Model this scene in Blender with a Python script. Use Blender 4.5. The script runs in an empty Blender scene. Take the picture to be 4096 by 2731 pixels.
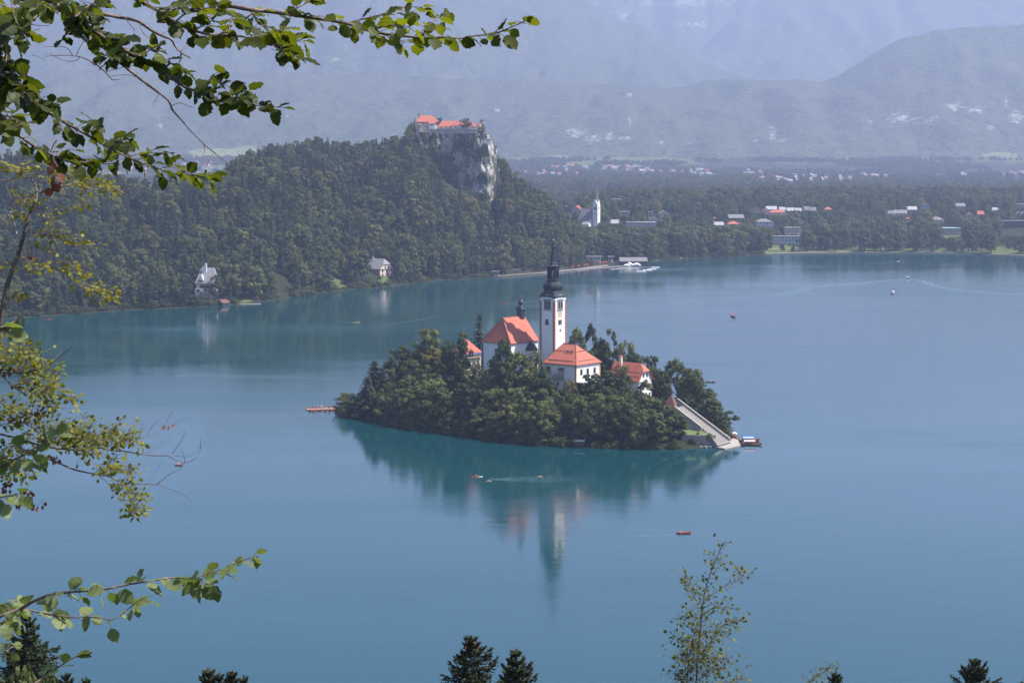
import bpy, math, random
import numpy as np
from mathutils import Vector, Matrix

# ------------------------------------------------------------------ camera, sky, sun, exposure
SC = bpy.context.scene
F, CX, CY, CAMH = 8000.0, 2048.0, 1365.5, 120.0          # focal length / principal point in photo pixels, eye height above the lake
PIT = math.atan((CY - 573.0) / F)
SP, CP = math.sin(PIT), math.cos(PIT)
cam_d = bpy.data.cameras.new("camera")
cam = bpy.data.objects.new("camera", cam_d)
SC.collection.objects.link(cam)
cam.location = (0, 0, CAMH)
cam.rotation_euler = (math.pi / 2 - PIT, 0, 0)
cam_d.sensor_width = 36.0
cam_d.lens = 36.0 * F / 4096.0
cam_d.clip_start = 0.5
cam_d.clip_end = 60000
SC.camera = cam

SUN_AZ, SUN_EL = math.radians(96), math.radians(56)       # azimuth clockwise from the view direction
W = bpy.data.worlds.new("World"); SC.world = W
W.use_nodes = True
wn = W.node_tree.nodes; wl = W.node_tree.links
bg = wn["Background"]
sky = wn.new("ShaderNodeTexSky")
sky.sky_type = 'NISHITA'
sky.sun_disc = False
sky.sun_elevation = SUN_EL
sky.sun_rotation = SUN_AZ
sky.air_density = 1.0; sky.dust_density = 0.3; sky.ozone_density = 4.0
wl.new(sky.outputs[0], bg.inputs[0])
bg.inputs[1].default_value = 0.082
sl = bpy.data.lights.new("sun", 'SUN')
sl.energy = 5.0; sl.angle = math.radians(0.5); sl.color = (1.0, 0.94, 0.86)
sun = bpy.data.objects.new("sun", sl)
SC.collection.objects.link(sun)
sdir = Vector((math.sin(SUN_AZ) * math.cos(SUN_EL), math.cos(SUN_AZ) * math.cos(SUN_EL), math.sin(SUN_EL)))
sun.rotation_euler = (-sdir).to_track_quat('-Z', 'Y').to_euler()
sun.location = (300, 0, 500)
SC.view_settings.view_transform = 'Standard'
SC.view_settings.look = 'None'
SC.view_settings.exposure = 1.15
SC.view_settings.gamma = 1.0
SC.cycles.max_bounces = 5
SC.cycles.diffuse_bounces = 2
SC.cycles.glossy_bounces = 2
SC.cycles.transmission_bounces = 3
SC.cycles.volume_bounces = 1
SC.cycles.transparent_max_bounces = 6
SC.cycles.use_denoising = True

# ------------------------------------------------------------------ helpers
COL = SC.collection
rnd = random.Random(7)
NR = np.random.default_rng(11)

def ray(px, py):
    u = (px - CX) / F; v = (CY - py) / F
    return (u, CP + v * SP, -SP + v * CP)
def at(px, py, Y):
    d = ray(px, py); t = Y / d[1]
    return Vector((d[0] * t, Y, CAMH + d[2] * t))
def wat(px, py, z=0.0):
    d = ray(px, py); t = (z - CAMH) / d[2]
    return Vector((d[0] * t, d[1] * t, z))
def pix(x, y, z):
    dz = z - CAMH
    dep = y * CP - dz * SP
    return CX + F * x / dep, CY - F * (y * SP + dz * CP) / dep

def _hash(ix, iy, s):
    h = np.sin(ix * 127.1 + iy * 311.7 + s * 74.7) * 43758.5453
    return h - np.floor(h)
def vnoise(x, y, s=0):
    x = np.asarray(x, float); y = np.asarray(y, float)
    ix = np.floor(x); iy = np.floor(y); fx = x - ix; fy = y - iy
    fx = fx * fx * (3 - 2 * fx); fy = fy * fy * (3 - 2 * fy)
    a = _hash(ix, iy, s); b = _hash(ix + 1, iy, s); c = _hash(ix, iy + 1, s); d = _hash(ix + 1, iy + 1, s)
    return (a * (1 - fx) + b * fx) * (1 - fy) + (c * (1 - fx) + d * fx) * fy
def fbm(x, y, s=0, o=4):
    r = 0; a = 0.5
    for k in range(o):
        r = r + a * vnoise(np.asarray(x) * 2 ** k, np.asarray(y) * 2 ** k, s + k * 13.3); a *= 0.5
    return r * 1.0667
def sstep(a, b, x):
    t = np.clip((np.asarray(x, float) - a) / (b - a), 0, 1)
    return t * t * (3 - 2 * t)

class MB:
    """collects polygons; build() links them as one mesh object"""
    def __init__(s): s.v = []; s.f = []; s.m = []; s.smooth = False
    def poly(s, pts, m=0):
        n = len(s.v); s.v += [tuple(p) for p in pts]; s.f.append(tuple(range(n, n + len(pts)))); s.m.append(m)
    def box(s, c, h, m=0, rz=0.0):
        x, y, z = c; a, b, d = h; n = len(s.v); cr, sr = math.cos(rz), math.sin(rz)
        for sz in (-1, 1):
            for sx, sy in ((-1, -1), (1, -1), (1, 1), (-1, 1)):
                lx, ly = sx * a, sy * b
                s.v.append((x + lx * cr - ly * sr, y + lx * sr + ly * cr, z + sz * d))
        for q in ((0, 3, 2, 1), (4, 5, 6, 7), (0, 1, 5, 4), (1, 2, 6, 5), (2, 3, 7, 6), (3, 0, 4, 7)):
            s.f.append(tuple(n + k for k in q)); s.m.append(m)
    def loft(s, rings, m=0, cap=True, closed=True):
        n = len(s.v); k = len(rings[0])
        for r in rings: s.v += [tuple(p) for p in r]
        for i in range(len(rings) - 1):
            for j in range(k if closed else k - 1):
                a = n + i * k + j; b = n + i * k + (j + 1) % k
                s.f.append((a, b, b + k, a + k)); s.m.append(m)
        if cap:
            s.f.append(tuple(n + j for j in reversed(range(k)))); s.m.append(m)
            e = n + (len(rings) - 1) * k
            s.f.append(tuple(e + j for j in range(k))); s.m.append(m)
    def lathe(s, prof, n=12, m=0, c=(0, 0, 0), rot=0.0, sq=False):
        rings = []
        for r, z in prof:
            rings.append([(c[0] + r * math.cos(rot + 2 * math.pi * j / n), c[1] + r * math.sin(rot + 2 * math.pi * j / n), c[2] + z) for j in range(n)])
        s.loft(rings, m)
    def tube(s, pts, rad, n=6, m=0):
        pts = [Vector(p) for p in pts]
        rings = []
        for i, p in enumerate(pts):
            d = (pts[min(i + 1, len(pts) - 1)] - pts[max(i - 1, 0)])
            if d.length < 1e-9: d = Vector((0, 0, 1))
            d.normalize()
            a = d.cross(Vector((0.13, 0.21, 1.0)) if abs(d.z) < 0.9 else Vector((1, 0.1, 0))).normalized(); b = d.cross(a)
            r = rad[i] if isinstance(rad, (list, tuple)) else rad
            rings.append([p + a * (r * math.cos(2 * math.pi * j / n)) + b * (r * math.sin(2 * math.pi * j / n)) for j in range(n)])
        s.loft(rings, m)
    def add(s, o, mat=None, moff=0):
        n = len(s.v); s.v += [tuple(mat @ Vector(v)) for v in o.v] if mat is not None else o.v
        s.f += [tuple(n + k for k in f) for f in o.f]; s.m += [k + moff for k in o.m]
    def mesh(s, name, mats):
        me = bpy.data.meshes.new(name)
        me.from_pydata(s.v, [], s.f)
        for mt in (mats if isinstance(mats, (list, tuple)) else [mats]): me.materials.append(mt)
        me.polygons.foreach_set("material_index", s.m)
        if s.smooth: me.polygons.foreach_set("use_smooth", [True] * len(s.f))
        me.update()
        return me
    def build(s, name, mats, parent=None, loc=None, rz=0.0):
        o = bpy.data.objects.new(name, s.mesh(name, mats)); COL.objects.link(o)
        if loc is not None: o.location = loc
        if rz: o.rotation_euler = (0, 0, rz)
        if parent is not None: o.parent = parent
        return o

def np_mesh(name, V, Q, mats, smooth=False, attrs=None):
    """fast mesh from an (n,3) array and an (m,k) face array"""
    me = bpy.data.meshes.new(name)
    V = np.asarray(V, np.float32); Q = np.asarray(Q, np.int32); k = Q.shape[1]
    me.vertices.add(len(V)); me.vertices.foreach_set("co", V.ravel())
    me.loops.add(Q.size); me.loops.foreach_set("vertex_index", Q.ravel())
    me.polygons.add(len(Q)); me.polygons.foreach_set("loop_start", np.arange(len(Q), dtype=np.int32) * k)
    if smooth: me.polygons.foreach_set("use_smooth", np.ones(len(Q), bool))
    for mt in (mats if isinstance(mats, (list, tuple)) else [mats]): me.materials.append(mt)
    for nm, (dom, arr) in (attrs or {}).items():
        a = me.attributes.new(nm, 'FLOAT', dom); a.data.foreach_set("value", np.asarray(arr, np.float32))
    me.update(calc_edges=True); me.validate()
    return me
def link(name, me, parent=None, loc=None, rz=0.0, scale=None):
    o = bpy.data.objects.new(name, me); COL.objects.link(o)
    if loc is not None: o.location = loc
    if rz: o.rotation_euler = (0, 0, rz)
    if scale is not None: o.scale = scale
    if parent is not None: o.parent = parent
    return o
def empty(name, loc=(0, 0, 0), rz=0.0):
    o = bpy.data.objects.new(name, None); COL.objects.link(o); o.location = loc; o.rotation_euler = (0, 0, rz)
    return o
def tag(o, label=None, cat=None, group=None, kind=None):
    if label: o["label"] = label
    if cat: o["category"] = cat
    if group: o["group"] = group
    if kind: o["kind"] = kind
    return o
def struct(o): o["kind"] = "structure"; return o
def children(o): return [c for c in bpy.data.objects if c.parent == o]
def copy_tree(o, parent=None, kids=None):
    c = o.copy(); COL.objects.link(c)
    if parent is not None: c.parent = parent
    for ch in (kids if kids is not None else o.children): copy_tree(ch, c)
    return c

# ------------------------------------------------------------------ materials
def new_mat(name):
    m = bpy.data.materials.new(name); m.use_nodes = True
    return m, m.node_tree.nodes, m.node_tree.links, m.node_tree.nodes["Principled BSDF"]
def N(nodes, t, **kw):
    n = nodes.new(t)
    for k, v in kw.items(): setattr(n, k, v)
    return n
def mixcol(nd, lk, fac, a, b, blend='MIX'):
    m = nd.new("ShaderNodeMix"); m.data_type = 'RGBA'; m.blend_type = blend
    for sock, val in ((m.inputs[0], fac), (m.inputs[6], a), (m.inputs[7], b)):
        if hasattr(val, "is_output"): lk.new(val, sock)
        elif isinstance(val, (int, float)): sock.default_value = val
        else: sock.default_value = (*val, 1) if len(val) == 3 else val
    return m.outputs[2]
def mth(nd, lk, op, a, b=None, c=None, clamp=False):
    m = nd.new("ShaderNodeMath"); m.operation = op; m.use_clamp = clamp
    for i, val in enumerate((a, b, c)):
        if val is None: continue
        if hasattr(val, "is_output"): lk.new(val, m.inputs[i])
        else: m.inputs[i].default_value = val
    return m.outputs[0]
def ramp(nd, lk, src, stops):
    r = nd.new("ShaderNodeValToRGB"); lk.new(src, r.inputs[0])
    e = r.color_ramp.elements
    while len(e) < len(stops): e.new(0.5)
    for k, (p, c) in enumerate(stops):
        e[k].position = p; e[k].color = (*c, 1) if len(c) == 3 else c
    return r.outputs[0]
def noise(nd, lk, scale, detail=3.0, rough=0.55, coord='Object', vec=None, stretch=None):
    if vec is None:
        tc = nd.new("ShaderNodeTexCoord"); vec = tc.outputs[coord]
    if stretch:
        mp = nd.new("ShaderNodeMapping"); mp.inputs[3].default_value = stretch; lk.new(vec, mp.inputs[0]); vec = mp.outputs[0]
    t = nd.new("ShaderNodeTexNoise"); t.inputs["Scale"].default_value = scale; t.inputs["Detail"].default_value = detail; t.inputs["Roughness"].default_value = rough
    lk.new(vec, t.inputs["Vector"])
    return t.outputs[0]
def simple(name, col, rough=0.7, var=0.18, scale=1.5, metal=0.0, stretch=None, bump=0.0, spec=0.3):
    """weathered surface: base colour broken up by two noises"""
    m, nd, lk, p = new_mat(name)
    n1 = noise(nd, lk, scale, 4, stretch=stretch); n2 = noise(nd, lk, scale * 0.13, 2)
    lo = tuple(c * (1 - var) for c in col); hi = tuple(min(1, c * (1 + var)) for c in col)
    c = mixcol(nd, lk, ramp(nd, lk, n1, [(0.3, (0, 0, 0)), (0.7, (1, 1, 1))]), lo, hi)
    c = mixcol(nd, lk, mth(nd, lk, 'MULTIPLY', n2, 0.35), c, tuple(x * 0.7 for x in col))
    lk.new(c, p.inputs["Base Color"])
    p.inputs["Roughness"].default_value = rough; p.inputs["Metallic"].default_value = metal
    p.inputs["Specular IOR Level"].default_value = spec
    if bump:
        b = nd.new("ShaderNodeBump"); b.inputs["Strength"].default_value = bump; b.inputs["Distance"].default_value = 0.1
        lk.new(n1, b.inputs["Height"]); lk.new(b.outputs[0], p.inputs["Normal"])
    return m
def foliage_mat(name, dark, light, warm=None, trans=0.3, tscale=1.6, transcol=None):
    """leaf colour varies from tree to tree (object random) and from clump to clump"""
    m, nd, lk, p = new_mat(name)
    oi = nd.new("ShaderNodeObjectInfo")
    n1 = noise(nd, lk, 0.35, 3)
    at_ = nd.new("ShaderNodeAttribute"); at_.attribute_name = "tint"
    c = mixcol(nd, lk, oi.outputs["Random"], dark, light)
    if warm is not None:
        w = ramp(nd, lk, oi.outputs["Random"], [(0.93, (0, 0, 0)), (0.97, (1, 1, 1))])
        c = mixcol(nd, lk, w, c, warm)
    hs = nd.new("ShaderNodeHueSaturation")
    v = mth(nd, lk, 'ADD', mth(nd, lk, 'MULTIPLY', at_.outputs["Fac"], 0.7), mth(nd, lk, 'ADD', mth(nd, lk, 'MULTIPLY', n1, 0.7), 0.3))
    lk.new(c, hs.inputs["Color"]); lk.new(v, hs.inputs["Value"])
    hs.inputs["Hue"].default_value = 0.5
    lk.new(hs.outputs[0], p.inputs["Base Color"])
    p.inputs["Roughness"].default_value = 0.65; p.inputs["Specular IOR Level"].default_value = 0.25
    tr = nd.new("ShaderNodeBsdfTranslucent")
    tc2 = mixcol(nd, lk, 1.0, hs.outputs[0], transcol or (tscale, tscale * 1.05, tscale * 0.45), 'MULTIPLY')
    lk.new(tc2, tr.inputs[0])
    mx = nd.new("ShaderNodeMixShader"); mx.inputs[0].default_value = trans
    out = nd["Material Output"]
    lk.new(p.outputs[0], mx.inputs[1]); lk.new(tr.outputs[0], mx.inputs[2]); lk.new(mx.outputs[0], out.inputs[0])
    return m

M = {}
M['leaf'] = foliage_mat("broadleaf foliage", (0.030, 0.049, 0.014), (0.120, 0.134, 0.034), (0.135, 0.120, 0.03), 0.22)
M['conifer'] = foliage_mat("conifer needles", (0.016, 0.031, 0.013), (0.046, 0.064, 0.026), None, 0.12)
M['nearneedle'] = foliage_mat("near spruce needles", (0.028, 0.037, 0.014), (0.044, 0.054, 0.018), None, 0.08)
M['bark'] = simple("bark", (0.10, 0.08, 0.065), 0.9, 0.4, 3.0, bump=0.4)
M['palebark'] = simple("pale dead bark", (0.30, 0.26, 0.23), 0.85, 0.35, 14.0, bump=0.4)
M['twig'] = simple("twig bark", (0.15, 0.11, 0.09), 0.8, 0.4, 22.0, bump=0.3)
M['whitewall'] = simple("white plaster", (0.74, 0.73, 0.71), 0.85, 0.06, 0.4)
M['creamwall'] = simple("cream plaster", (0.60, 0.50, 0.38), 0.85, 0.08, 0.4)
M['pinkwall'] = simple("pale pink plaster", (0.62, 0.50, 0.42), 0.85, 0.08, 0.4)
M['bluewall'] = simple("pale blue grey plaster", (0.50, 0.54, 0.60), 0.85, 0.08, 0.4)
M['greywall'] = simple("grey stone facade", (0.33, 0.30, 0.29), 0.9, 0.2, 0.6)
M['darkwall'] = simple("dark timber cladding", (0.06, 0.045, 0.035), 0.8, 0.3, 1.5, stretch=(1, 1, 0.2))
M['glass'] = simple("dark window glass", (0.02, 0.024, 0.03), 0.12, 0.2, 1.0, spec=0.6)
M['frame'] = simple("grey window surround", (0.22, 0.22, 0.21), 0.8, 0.1, 2.0)
M['stone'] = simple("grey stone masonry", (0.30, 0.28, 0.26), 0.95, 0.4, 1.6, bump=0.6)
M['palestone'] = simple("pale paving", (0.33, 0.295, 0.26), 0.9, 0.15, 0.8)
M['step'] = simple("worn stone steps", (0.21, 0.185, 0.165), 0.9, 0.3, 0.9)
M['copper'] = simple("dark weathered copper sheet", (0.035, 0.040, 0.042), 0.42, 0.35, 0.9, metal=0.35, stretch=(1, 1, 0.3))
M['gold'] = simple("gilded ball", (0.45, 0.16, 0.09), 0.4, 0.1, 1.0, metal=0.6)
M['redtrim'] = simple("red brown painted quoin", (0.36, 0.11, 0.06), 0.85, 0.15, 1.0)
M['ochre'] = simple("ochre painted quoin", (0.55, 0.27, 0.06), 0.85, 0.12, 1.0)
M['wood'] = simple("varnished boat wood", (0.26, 0.075, 0.03), 0.45, 0.3, 1.6, stretch=(0.3, 1, 1))
M['deckwood'] = simple("weathered deck boards", (0.34, 0.25, 0.20), 0.85, 0.2, 1.2, stretch=(0.2, 1, 1))
M['red'] = simple("red paint", (0.50, 0.035, 0.03), 0.5, 0.12, 1.0)
M['orange'] = simple("orange paint", (0.55, 0.12, 0.02), 0.5, 0.12, 1.0)
M['white'] = simple("white paint", (0.78, 0.78, 0.78), 0.5, 0.05, 1.0)
M['blue'] = simple("blue awning cloth", (0.04, 0.10, 0.42), 0.8, 0.1, 1.0)
M['cyan'] = simple("bright blue board", (0.03, 0.30, 0.60), 0.45, 0.08, 1.0)
M['yellow'] = simple("yellow boat plastic", (0.62, 0.55, 0.16), 0.5, 0.08, 1.0)
M['skin'] = simple("skin", (0.50, 0.30, 0.21), 0.6, 0.06, 3.0)
M['hair'] = simple("dark hair", (0.03, 0.02, 0.015), 0.7, 0.2, 6.0)
M['navy'] = simple("navy clothing", (0.03, 0.05, 0.13), 0.8, 0.1, 3.0)
M['cloth'] = simple("pale clothing", (0.65, 0.62, 0.60), 0.8, 0.1, 3.0)
M['redcloth'] = simple("red clothing", (0.50, 0.10, 0.09), 0.8, 0.1, 3.0)
M['foam'] = simple("churned water foam", (0.70, 0.74, 0.76), 0.6, 0.1, 0.8)
M['greenroof'] = simple("mint green copper roof", (0.30, 0.52, 0.45), 0.6, 0.1, 0.5)
M['greyroof'] = simple("grey slate roof", (0.17, 0.16, 0.165), 0.75, 0.2, 0.5)
M['townwall'] = simple("off white town plaster", (0.42, 0.41, 0.39), 0.9, 0.12, 0.3)
M['slate'] = simple("weathered grey shingle", (0.22, 0.21, 0.215), 0.8, 0.18, 0.6)
M['paleroof'] = simple("pale sheet roof", (0.33, 0.33, 0.34), 0.6, 0.12, 0.4)
M['brownroof'] = simple("brown shingle roof", (0.13, 0.065, 0.05), 0.9, 0.25, 1.2)
M['redroof'] = simple("orange red clay tiles far", (0.38, 0.11, 0.07), 0.85, 0.15, 0.5)
M['beachconc'] = simple("pale concrete", (0.24, 0.21, 0.19), 0.9, 0.12, 0.3)

def tile_mat(name, col):
    """clay tiles: fine courses following height, slight patchiness"""
    m, nd, lk, p = new_mat(name)
    tc = nd.new("ShaderNodeTexCoord")
    sep = nd.new("ShaderNodeSeparateXYZ"); lk.new(tc.outputs["Object"], sep.inputs[0])
    wv = mth(nd, lk, 'FRACT', mth(nd, lk, 'MULTIPLY', sep.outputs[2], 3.6))
    n1 = noise(nd, lk, 0.5, 5); n2 = noise(nd, lk, 6.0, 2)
    c = mixcol(nd, lk, ramp(nd, lk, n1, [(0.3, (0, 0, 0)), (0.72, (1, 1, 1))]), tuple(x * 0.84 for x in col), tuple(x * 1.08 for x in col))
    c = mixcol(nd, lk, mth(nd, lk, 'MULTIPLY', n2, 0.3), c, (col[0] * 0.6, col[1] * 0.6, col[2] * 0.6))
    c = mixcol(nd, lk, mth(nd, lk, 'MULTIPLY', mth(nd, lk, 'GREATER_THAN', wv, 0.82), 0.28), c, (col[0] * 0.5, col[1] * 0.45, col[2] * 0.45))
    lk.new(c, p.inputs["Base Color"]); p.inputs["Roughness"].default_value = 0.8
    b = nd.new("ShaderNodeBump"); b.inputs["Strength"].default_value = 0.4; b.inputs["Distance"].default_value = 0.06
    lk.new(wv, b.inputs["Height"]); lk.new(b.outputs[0], p.inputs["Normal"])
    return m
M['tile'] = tile_mat("orange red clay tiles", (0.43, 0.120, 0.072))

def water_mat():
    m, nd, lk, p = new_mat("lake water")
    geo = nd.new("ShaderNodeNewGeometry"); pos = geo.outputs["Position"]
    lanes = noise(nd, lk, 0.0045, 4, 0.6, vec=pos, stretch=(0.7, 1.6, 1))      # wind lanes, wider across the view
    lanes2 = noise(nd, lk, 0.02, 3, 0.55, vec=pos, stretch=(0.5, 2.0, 1))
    pat = mth(nd, lk, 'ADD', mth(nd, lk, 'MULTIPLY', lanes, 0.7), mth(nd, lk, 'MULTIPLY', lanes2, 0.3))
    body = mixcol(nd, lk, lanes, (0.001, 0.034, 0.044), (0.002, 0.046, 0.056))
    lk.new(body, p.inputs["Base Color"])
    p.inputs["IOR"].default_value = 1.333
    rr = ramp(nd, lk, pat, [(0.36, (0.035,) * 3), (0.52, (0.10,) * 3), (0.68, (0.20,) * 3)])
    lk.new(rr, p.inputs["Roughness"])
    w1 = noise(nd, lk, 0.55, 2, 0.5, vec=pos, stretch=(0.8, 1.2, 1))
    w2 = noise(nd, lk, 0.12, 2, 0.5, vec=pos, stretch=(0.7, 1.3, 1))
    hgt = mth(nd, lk, 'ADD', w1, mth(nd, lk, 'MULTIPLY', w2, 1.6))
    b = nd.new("ShaderNodeBump"); b.inputs["Distance"].default_value = 0.15
    lk.new(ramp(nd, lk, pat, [(0.35, (0.10,) * 3), (0.7, (0.26,) * 3)]), b.inputs["Strength"])
    lk.new(hgt, b.inputs["Height"]); lk.new(b.outputs[0], p.inputs["Normal"])
    return m
M['water'] = water_mat()
def wake_mat():
    """ruffled water: same body, much rougher, so it mirrors more of the bright upper sky"""
    m, nd, lk, p = new_mat("ruffled wake water")
    geo = nd.new("ShaderNodeNewGeometry")
    n = noise(nd, lk, 0.35, 4, 0.6, vec=geo.outputs["Position"])
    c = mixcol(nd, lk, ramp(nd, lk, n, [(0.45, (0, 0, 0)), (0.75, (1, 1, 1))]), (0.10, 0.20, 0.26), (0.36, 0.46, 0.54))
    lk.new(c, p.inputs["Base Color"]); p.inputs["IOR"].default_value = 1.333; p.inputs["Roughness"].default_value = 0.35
    b = nd.new("ShaderNodeBump"); b.inputs["Strength"].default_value = 0.6; b.inputs["Distance"].default_value = 0.15
    lk.new(n, b.inputs["Height"]); lk.new(b.outputs[0], p.inputs["Normal"])
    tr = nd.new("ShaderNodeBsdfTransparent"); mx = nd.new("ShaderNodeMixShader")
    at_ = nd.new("ShaderNodeAttribute"); at_.attribute_name = "fade"
    lk.new(mth(nd, lk, 'MULTIPLY', at_.outputs["Fac"], ramp(nd, lk, n, [(0.3, (0.15,) * 3), (0.6, (1,) * 3)])), mx.inputs[0])
    lk.new(tr.outputs[0], mx.inputs[1]); lk.new(p.outputs[0], mx.inputs[2]); lk.new(mx.outputs[0], nd["Material Output"].inputs[0])
    return m
M['wake'] = wake_mat()
def ground_mat():
    m, nd, lk, p = new_mat("forest floor and grass")
    geo = nd.new("ShaderNodeNewGeometry"); pos = geo.outputs["Position"]
    n1 = noise(nd, lk, 0.05, 5, vec=pos); n2 = noise(nd, lk, 0.6, 3, vec=pos); n3 = noise(nd, lk, 0.004, 3, vec=pos)
    a = nd.new("ShaderNodeAttribute"); a.attribute_name = "lawn"
    floor_ = mixcol(nd, lk, n2, (0.016, 0.020, 0.010), (0.034, 0.036, 0.018))
    lawn = mixcol(nd, lk, n1, (0.050, 0.080, 0.022), (0.105, 0.125, 0.040))
    lm = mth(nd, lk, 'ADD', a.outputs["Fac"], mth(nd, lk, 'MULTIPLY', mth(nd, lk, 'SUBTRACT', n1, 0.5), 0.8))
    c = mixcol(nd, lk, ramp(nd, lk, lm, [(0.42, (0, 0, 0)), (0.55, (1, 1, 1))]), floor_, lawn)
    lk.new(c, p.inputs["Base Color"]); p.inputs["Roughness"].default_value = 0.95; p.inputs["Specular IOR Level"].default_value = 0.1
    return m
M['ground'] = ground_mat()
def mountain_mat():
    m, nd, lk, p = new_mat("forested mountain")
    geo = nd.new("ShaderNodeNewGeometry"); pos = geo.outputs["Position"]
    f1 = noise(nd, lk, 0.03, 4, 0.65, vec=pos); f2 = noise(nd, lk, 0.006, 5, 0.6, vec=pos)
    rk = nd.new("ShaderNodeAttribute"); rk.attribute_name = "rock"
    md = nd.new("ShaderNodeAttribute"); md.attribute_name = "meadow"
    forest = mixcol(nd, lk, ramp(nd, lk, f1, [(0.3, (0, 0, 0)), (0.7, (1, 1, 1))]), (0.010, 0.020, 0.014), (0.085, 0.100, 0.048))
    forest = mixcol(nd, lk, ramp(nd, lk, f2, [(0.35, (0,) * 3), (0.65, (0.6,) * 3)]), forest, (0.075, 0.09, 0.045))
    rn = noise(nd, lk, 0.035, 6, 0.7, vec=pos, stretch=(1, 1, 0.35))
    rm = ramp(nd, lk, mth(nd, lk, 'ADD', rk.outputs["Fac"], mth(nd, lk, 'MULTIPLY', mth(nd, lk, 'SUBTRACT', rn, 0.5), 2.2)), [(0.50, (0, 0, 0)), (0.82, (1, 1, 1))])
    rock = mixcol(nd, lk, rn, (0.20, 0.19, 0.18), (0.36, 0.345, 0.33))
    mm = ramp(nd, lk, mth(nd, lk, 'ADD', md.outputs["Fac"], mth(nd, lk, 'MULTIPLY', mth(nd, lk, 'SUBTRACT', f2, 0.5), 0.9)), [(0.42, (0, 0, 0)), (0.52, (1, 1, 1))])
    c = mixcol(nd, lk, mm, forest, (0.16, 0.18, 0.075))
    c = mixcol(nd, lk, rm, c, rock)
    lk.new(c, p.inputs["Base Color"]); p.inputs["Roughness"].default_value = 0.95; p.inputs["Specular IOR Level"].default_value = 0.1
    b = nd.new("ShaderNodeBump"); b.inputs["Strength"].default_value = 1.0; b.inputs["Distance"].default_value = 26.0
    lk.new(f1, b.inputs["Height"]); lk.new(b.outputs[0], p.inputs["Normal"])
    return m
M['mountain'] = mountain_mat()
def cliff_mat():
    m, nd, lk, p = new_mat("weathered limestone cliff")
    geo = nd.new("ShaderNodeNewGeometry"); pos = geo.outputs["Position"]
    n1 = noise(nd, lk, 0.16, 6, 0.65, vec=pos, stretch=(1, 1, 0.35)); n2 = noise(nd, lk, 0.07, 4, vec=pos); n3 = noise(nd, lk, 0.5, 3, vec=pos)
    c = ramp(nd, lk, n1, [(0.30, (0.14, 0.13, 0.12)), (0.48, (0.33, 0.30, 0.275)), (0.70, (0.54, 0.49, 0.44))])
    g = ramp(nd, lk, mth(nd, lk, 'ADD', n2, mth(nd, lk, 'MULTIPLY', n3, 0.35)), [(0.58, (0, 0, 0)), (0.68, (1, 1, 1))])
    c = mixcol(nd, lk, g, c, (0.04, 0.055, 0.022))
    lk.new(c, p.inputs["Base Color"]); p.inputs["Roughness"].default_value = 0.95
    b = nd.new("ShaderNodeBump"); b.inputs["Strength"].default_value = 1.0; b.inputs["Distance"].default_value = 3.0
    lk.new(n1, b.inputs["Height"]); lk.new(b.outputs[0], p.inputs["Normal"])
    return m
M['cliff'] = cliff_mat()
# ------------------------------------------------------------------ terrain heights
def interp(tab):
    xs = np.array([a for a, b in tab], float); ys = np.array([b for a, b in tab], float)
    return lambda x: np.interp(x, xs, ys)
SHORE = interp([(-2500, 1420), (-400, 1300), (0, 1275), (200, 1262), (500, 1240), (800, 1226), (1000, 1214), (1060, 1203), (1130, 1195), (1250, 1176), (1350, 1162),
                (1500, 1150), (1620, 1137), (1750, 1121), (1900, 1113), (2000, 1107), (2160, 1096), (2300, 1082), (2400, 1068), (2500, 1057), (2600, 1048),
                (2660, 1040), (2750, 1034), (2900, 1030), (3000, 1020), (3155, 1016), (3400, 1013), (3700, 1014), (3900, 1017), (4096, 1026), (4600, 1040), (6600, 1060)])
_pp = np.arange(-2500, 6601, 20.0)
_dd = np.array([wat(2048, SHORE(q)).y for q in _pp])
def shore_d(px): return np.interp(px, _pp, _dd)
SKY = interp([(-2500, 560), (-300, 560), (0, 598), (70, 592), (150, 605), (240, 642), (330, 672), (450, 692), (600, 700), (750, 700), (850, 690), (900, 662), (960, 622), (1030, 592),
              (1090, 566), (1200, 560), (1260, 550), (1330, 556), (1400, 572), (1450, 566), (1540, 545), (1620, 530), (1660, 522), (1940, 522), (1985, 590), (2010, 640),
              (2060, 682), (2110, 717), (2160, 752), (2250, 806), (2330, 850), (2400, 880), (2600, 960), (6600, 960)])
def ridge_d(px): return shore_d(px) + np.interp(px, [-2500, 0, 700, 1100, 1500, 1660, 1950, 2100, 2300, 6600], [420, 420, 350, 430, 400, 345, 245, 250, 200, 200])
TREE_H = 18.0
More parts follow.
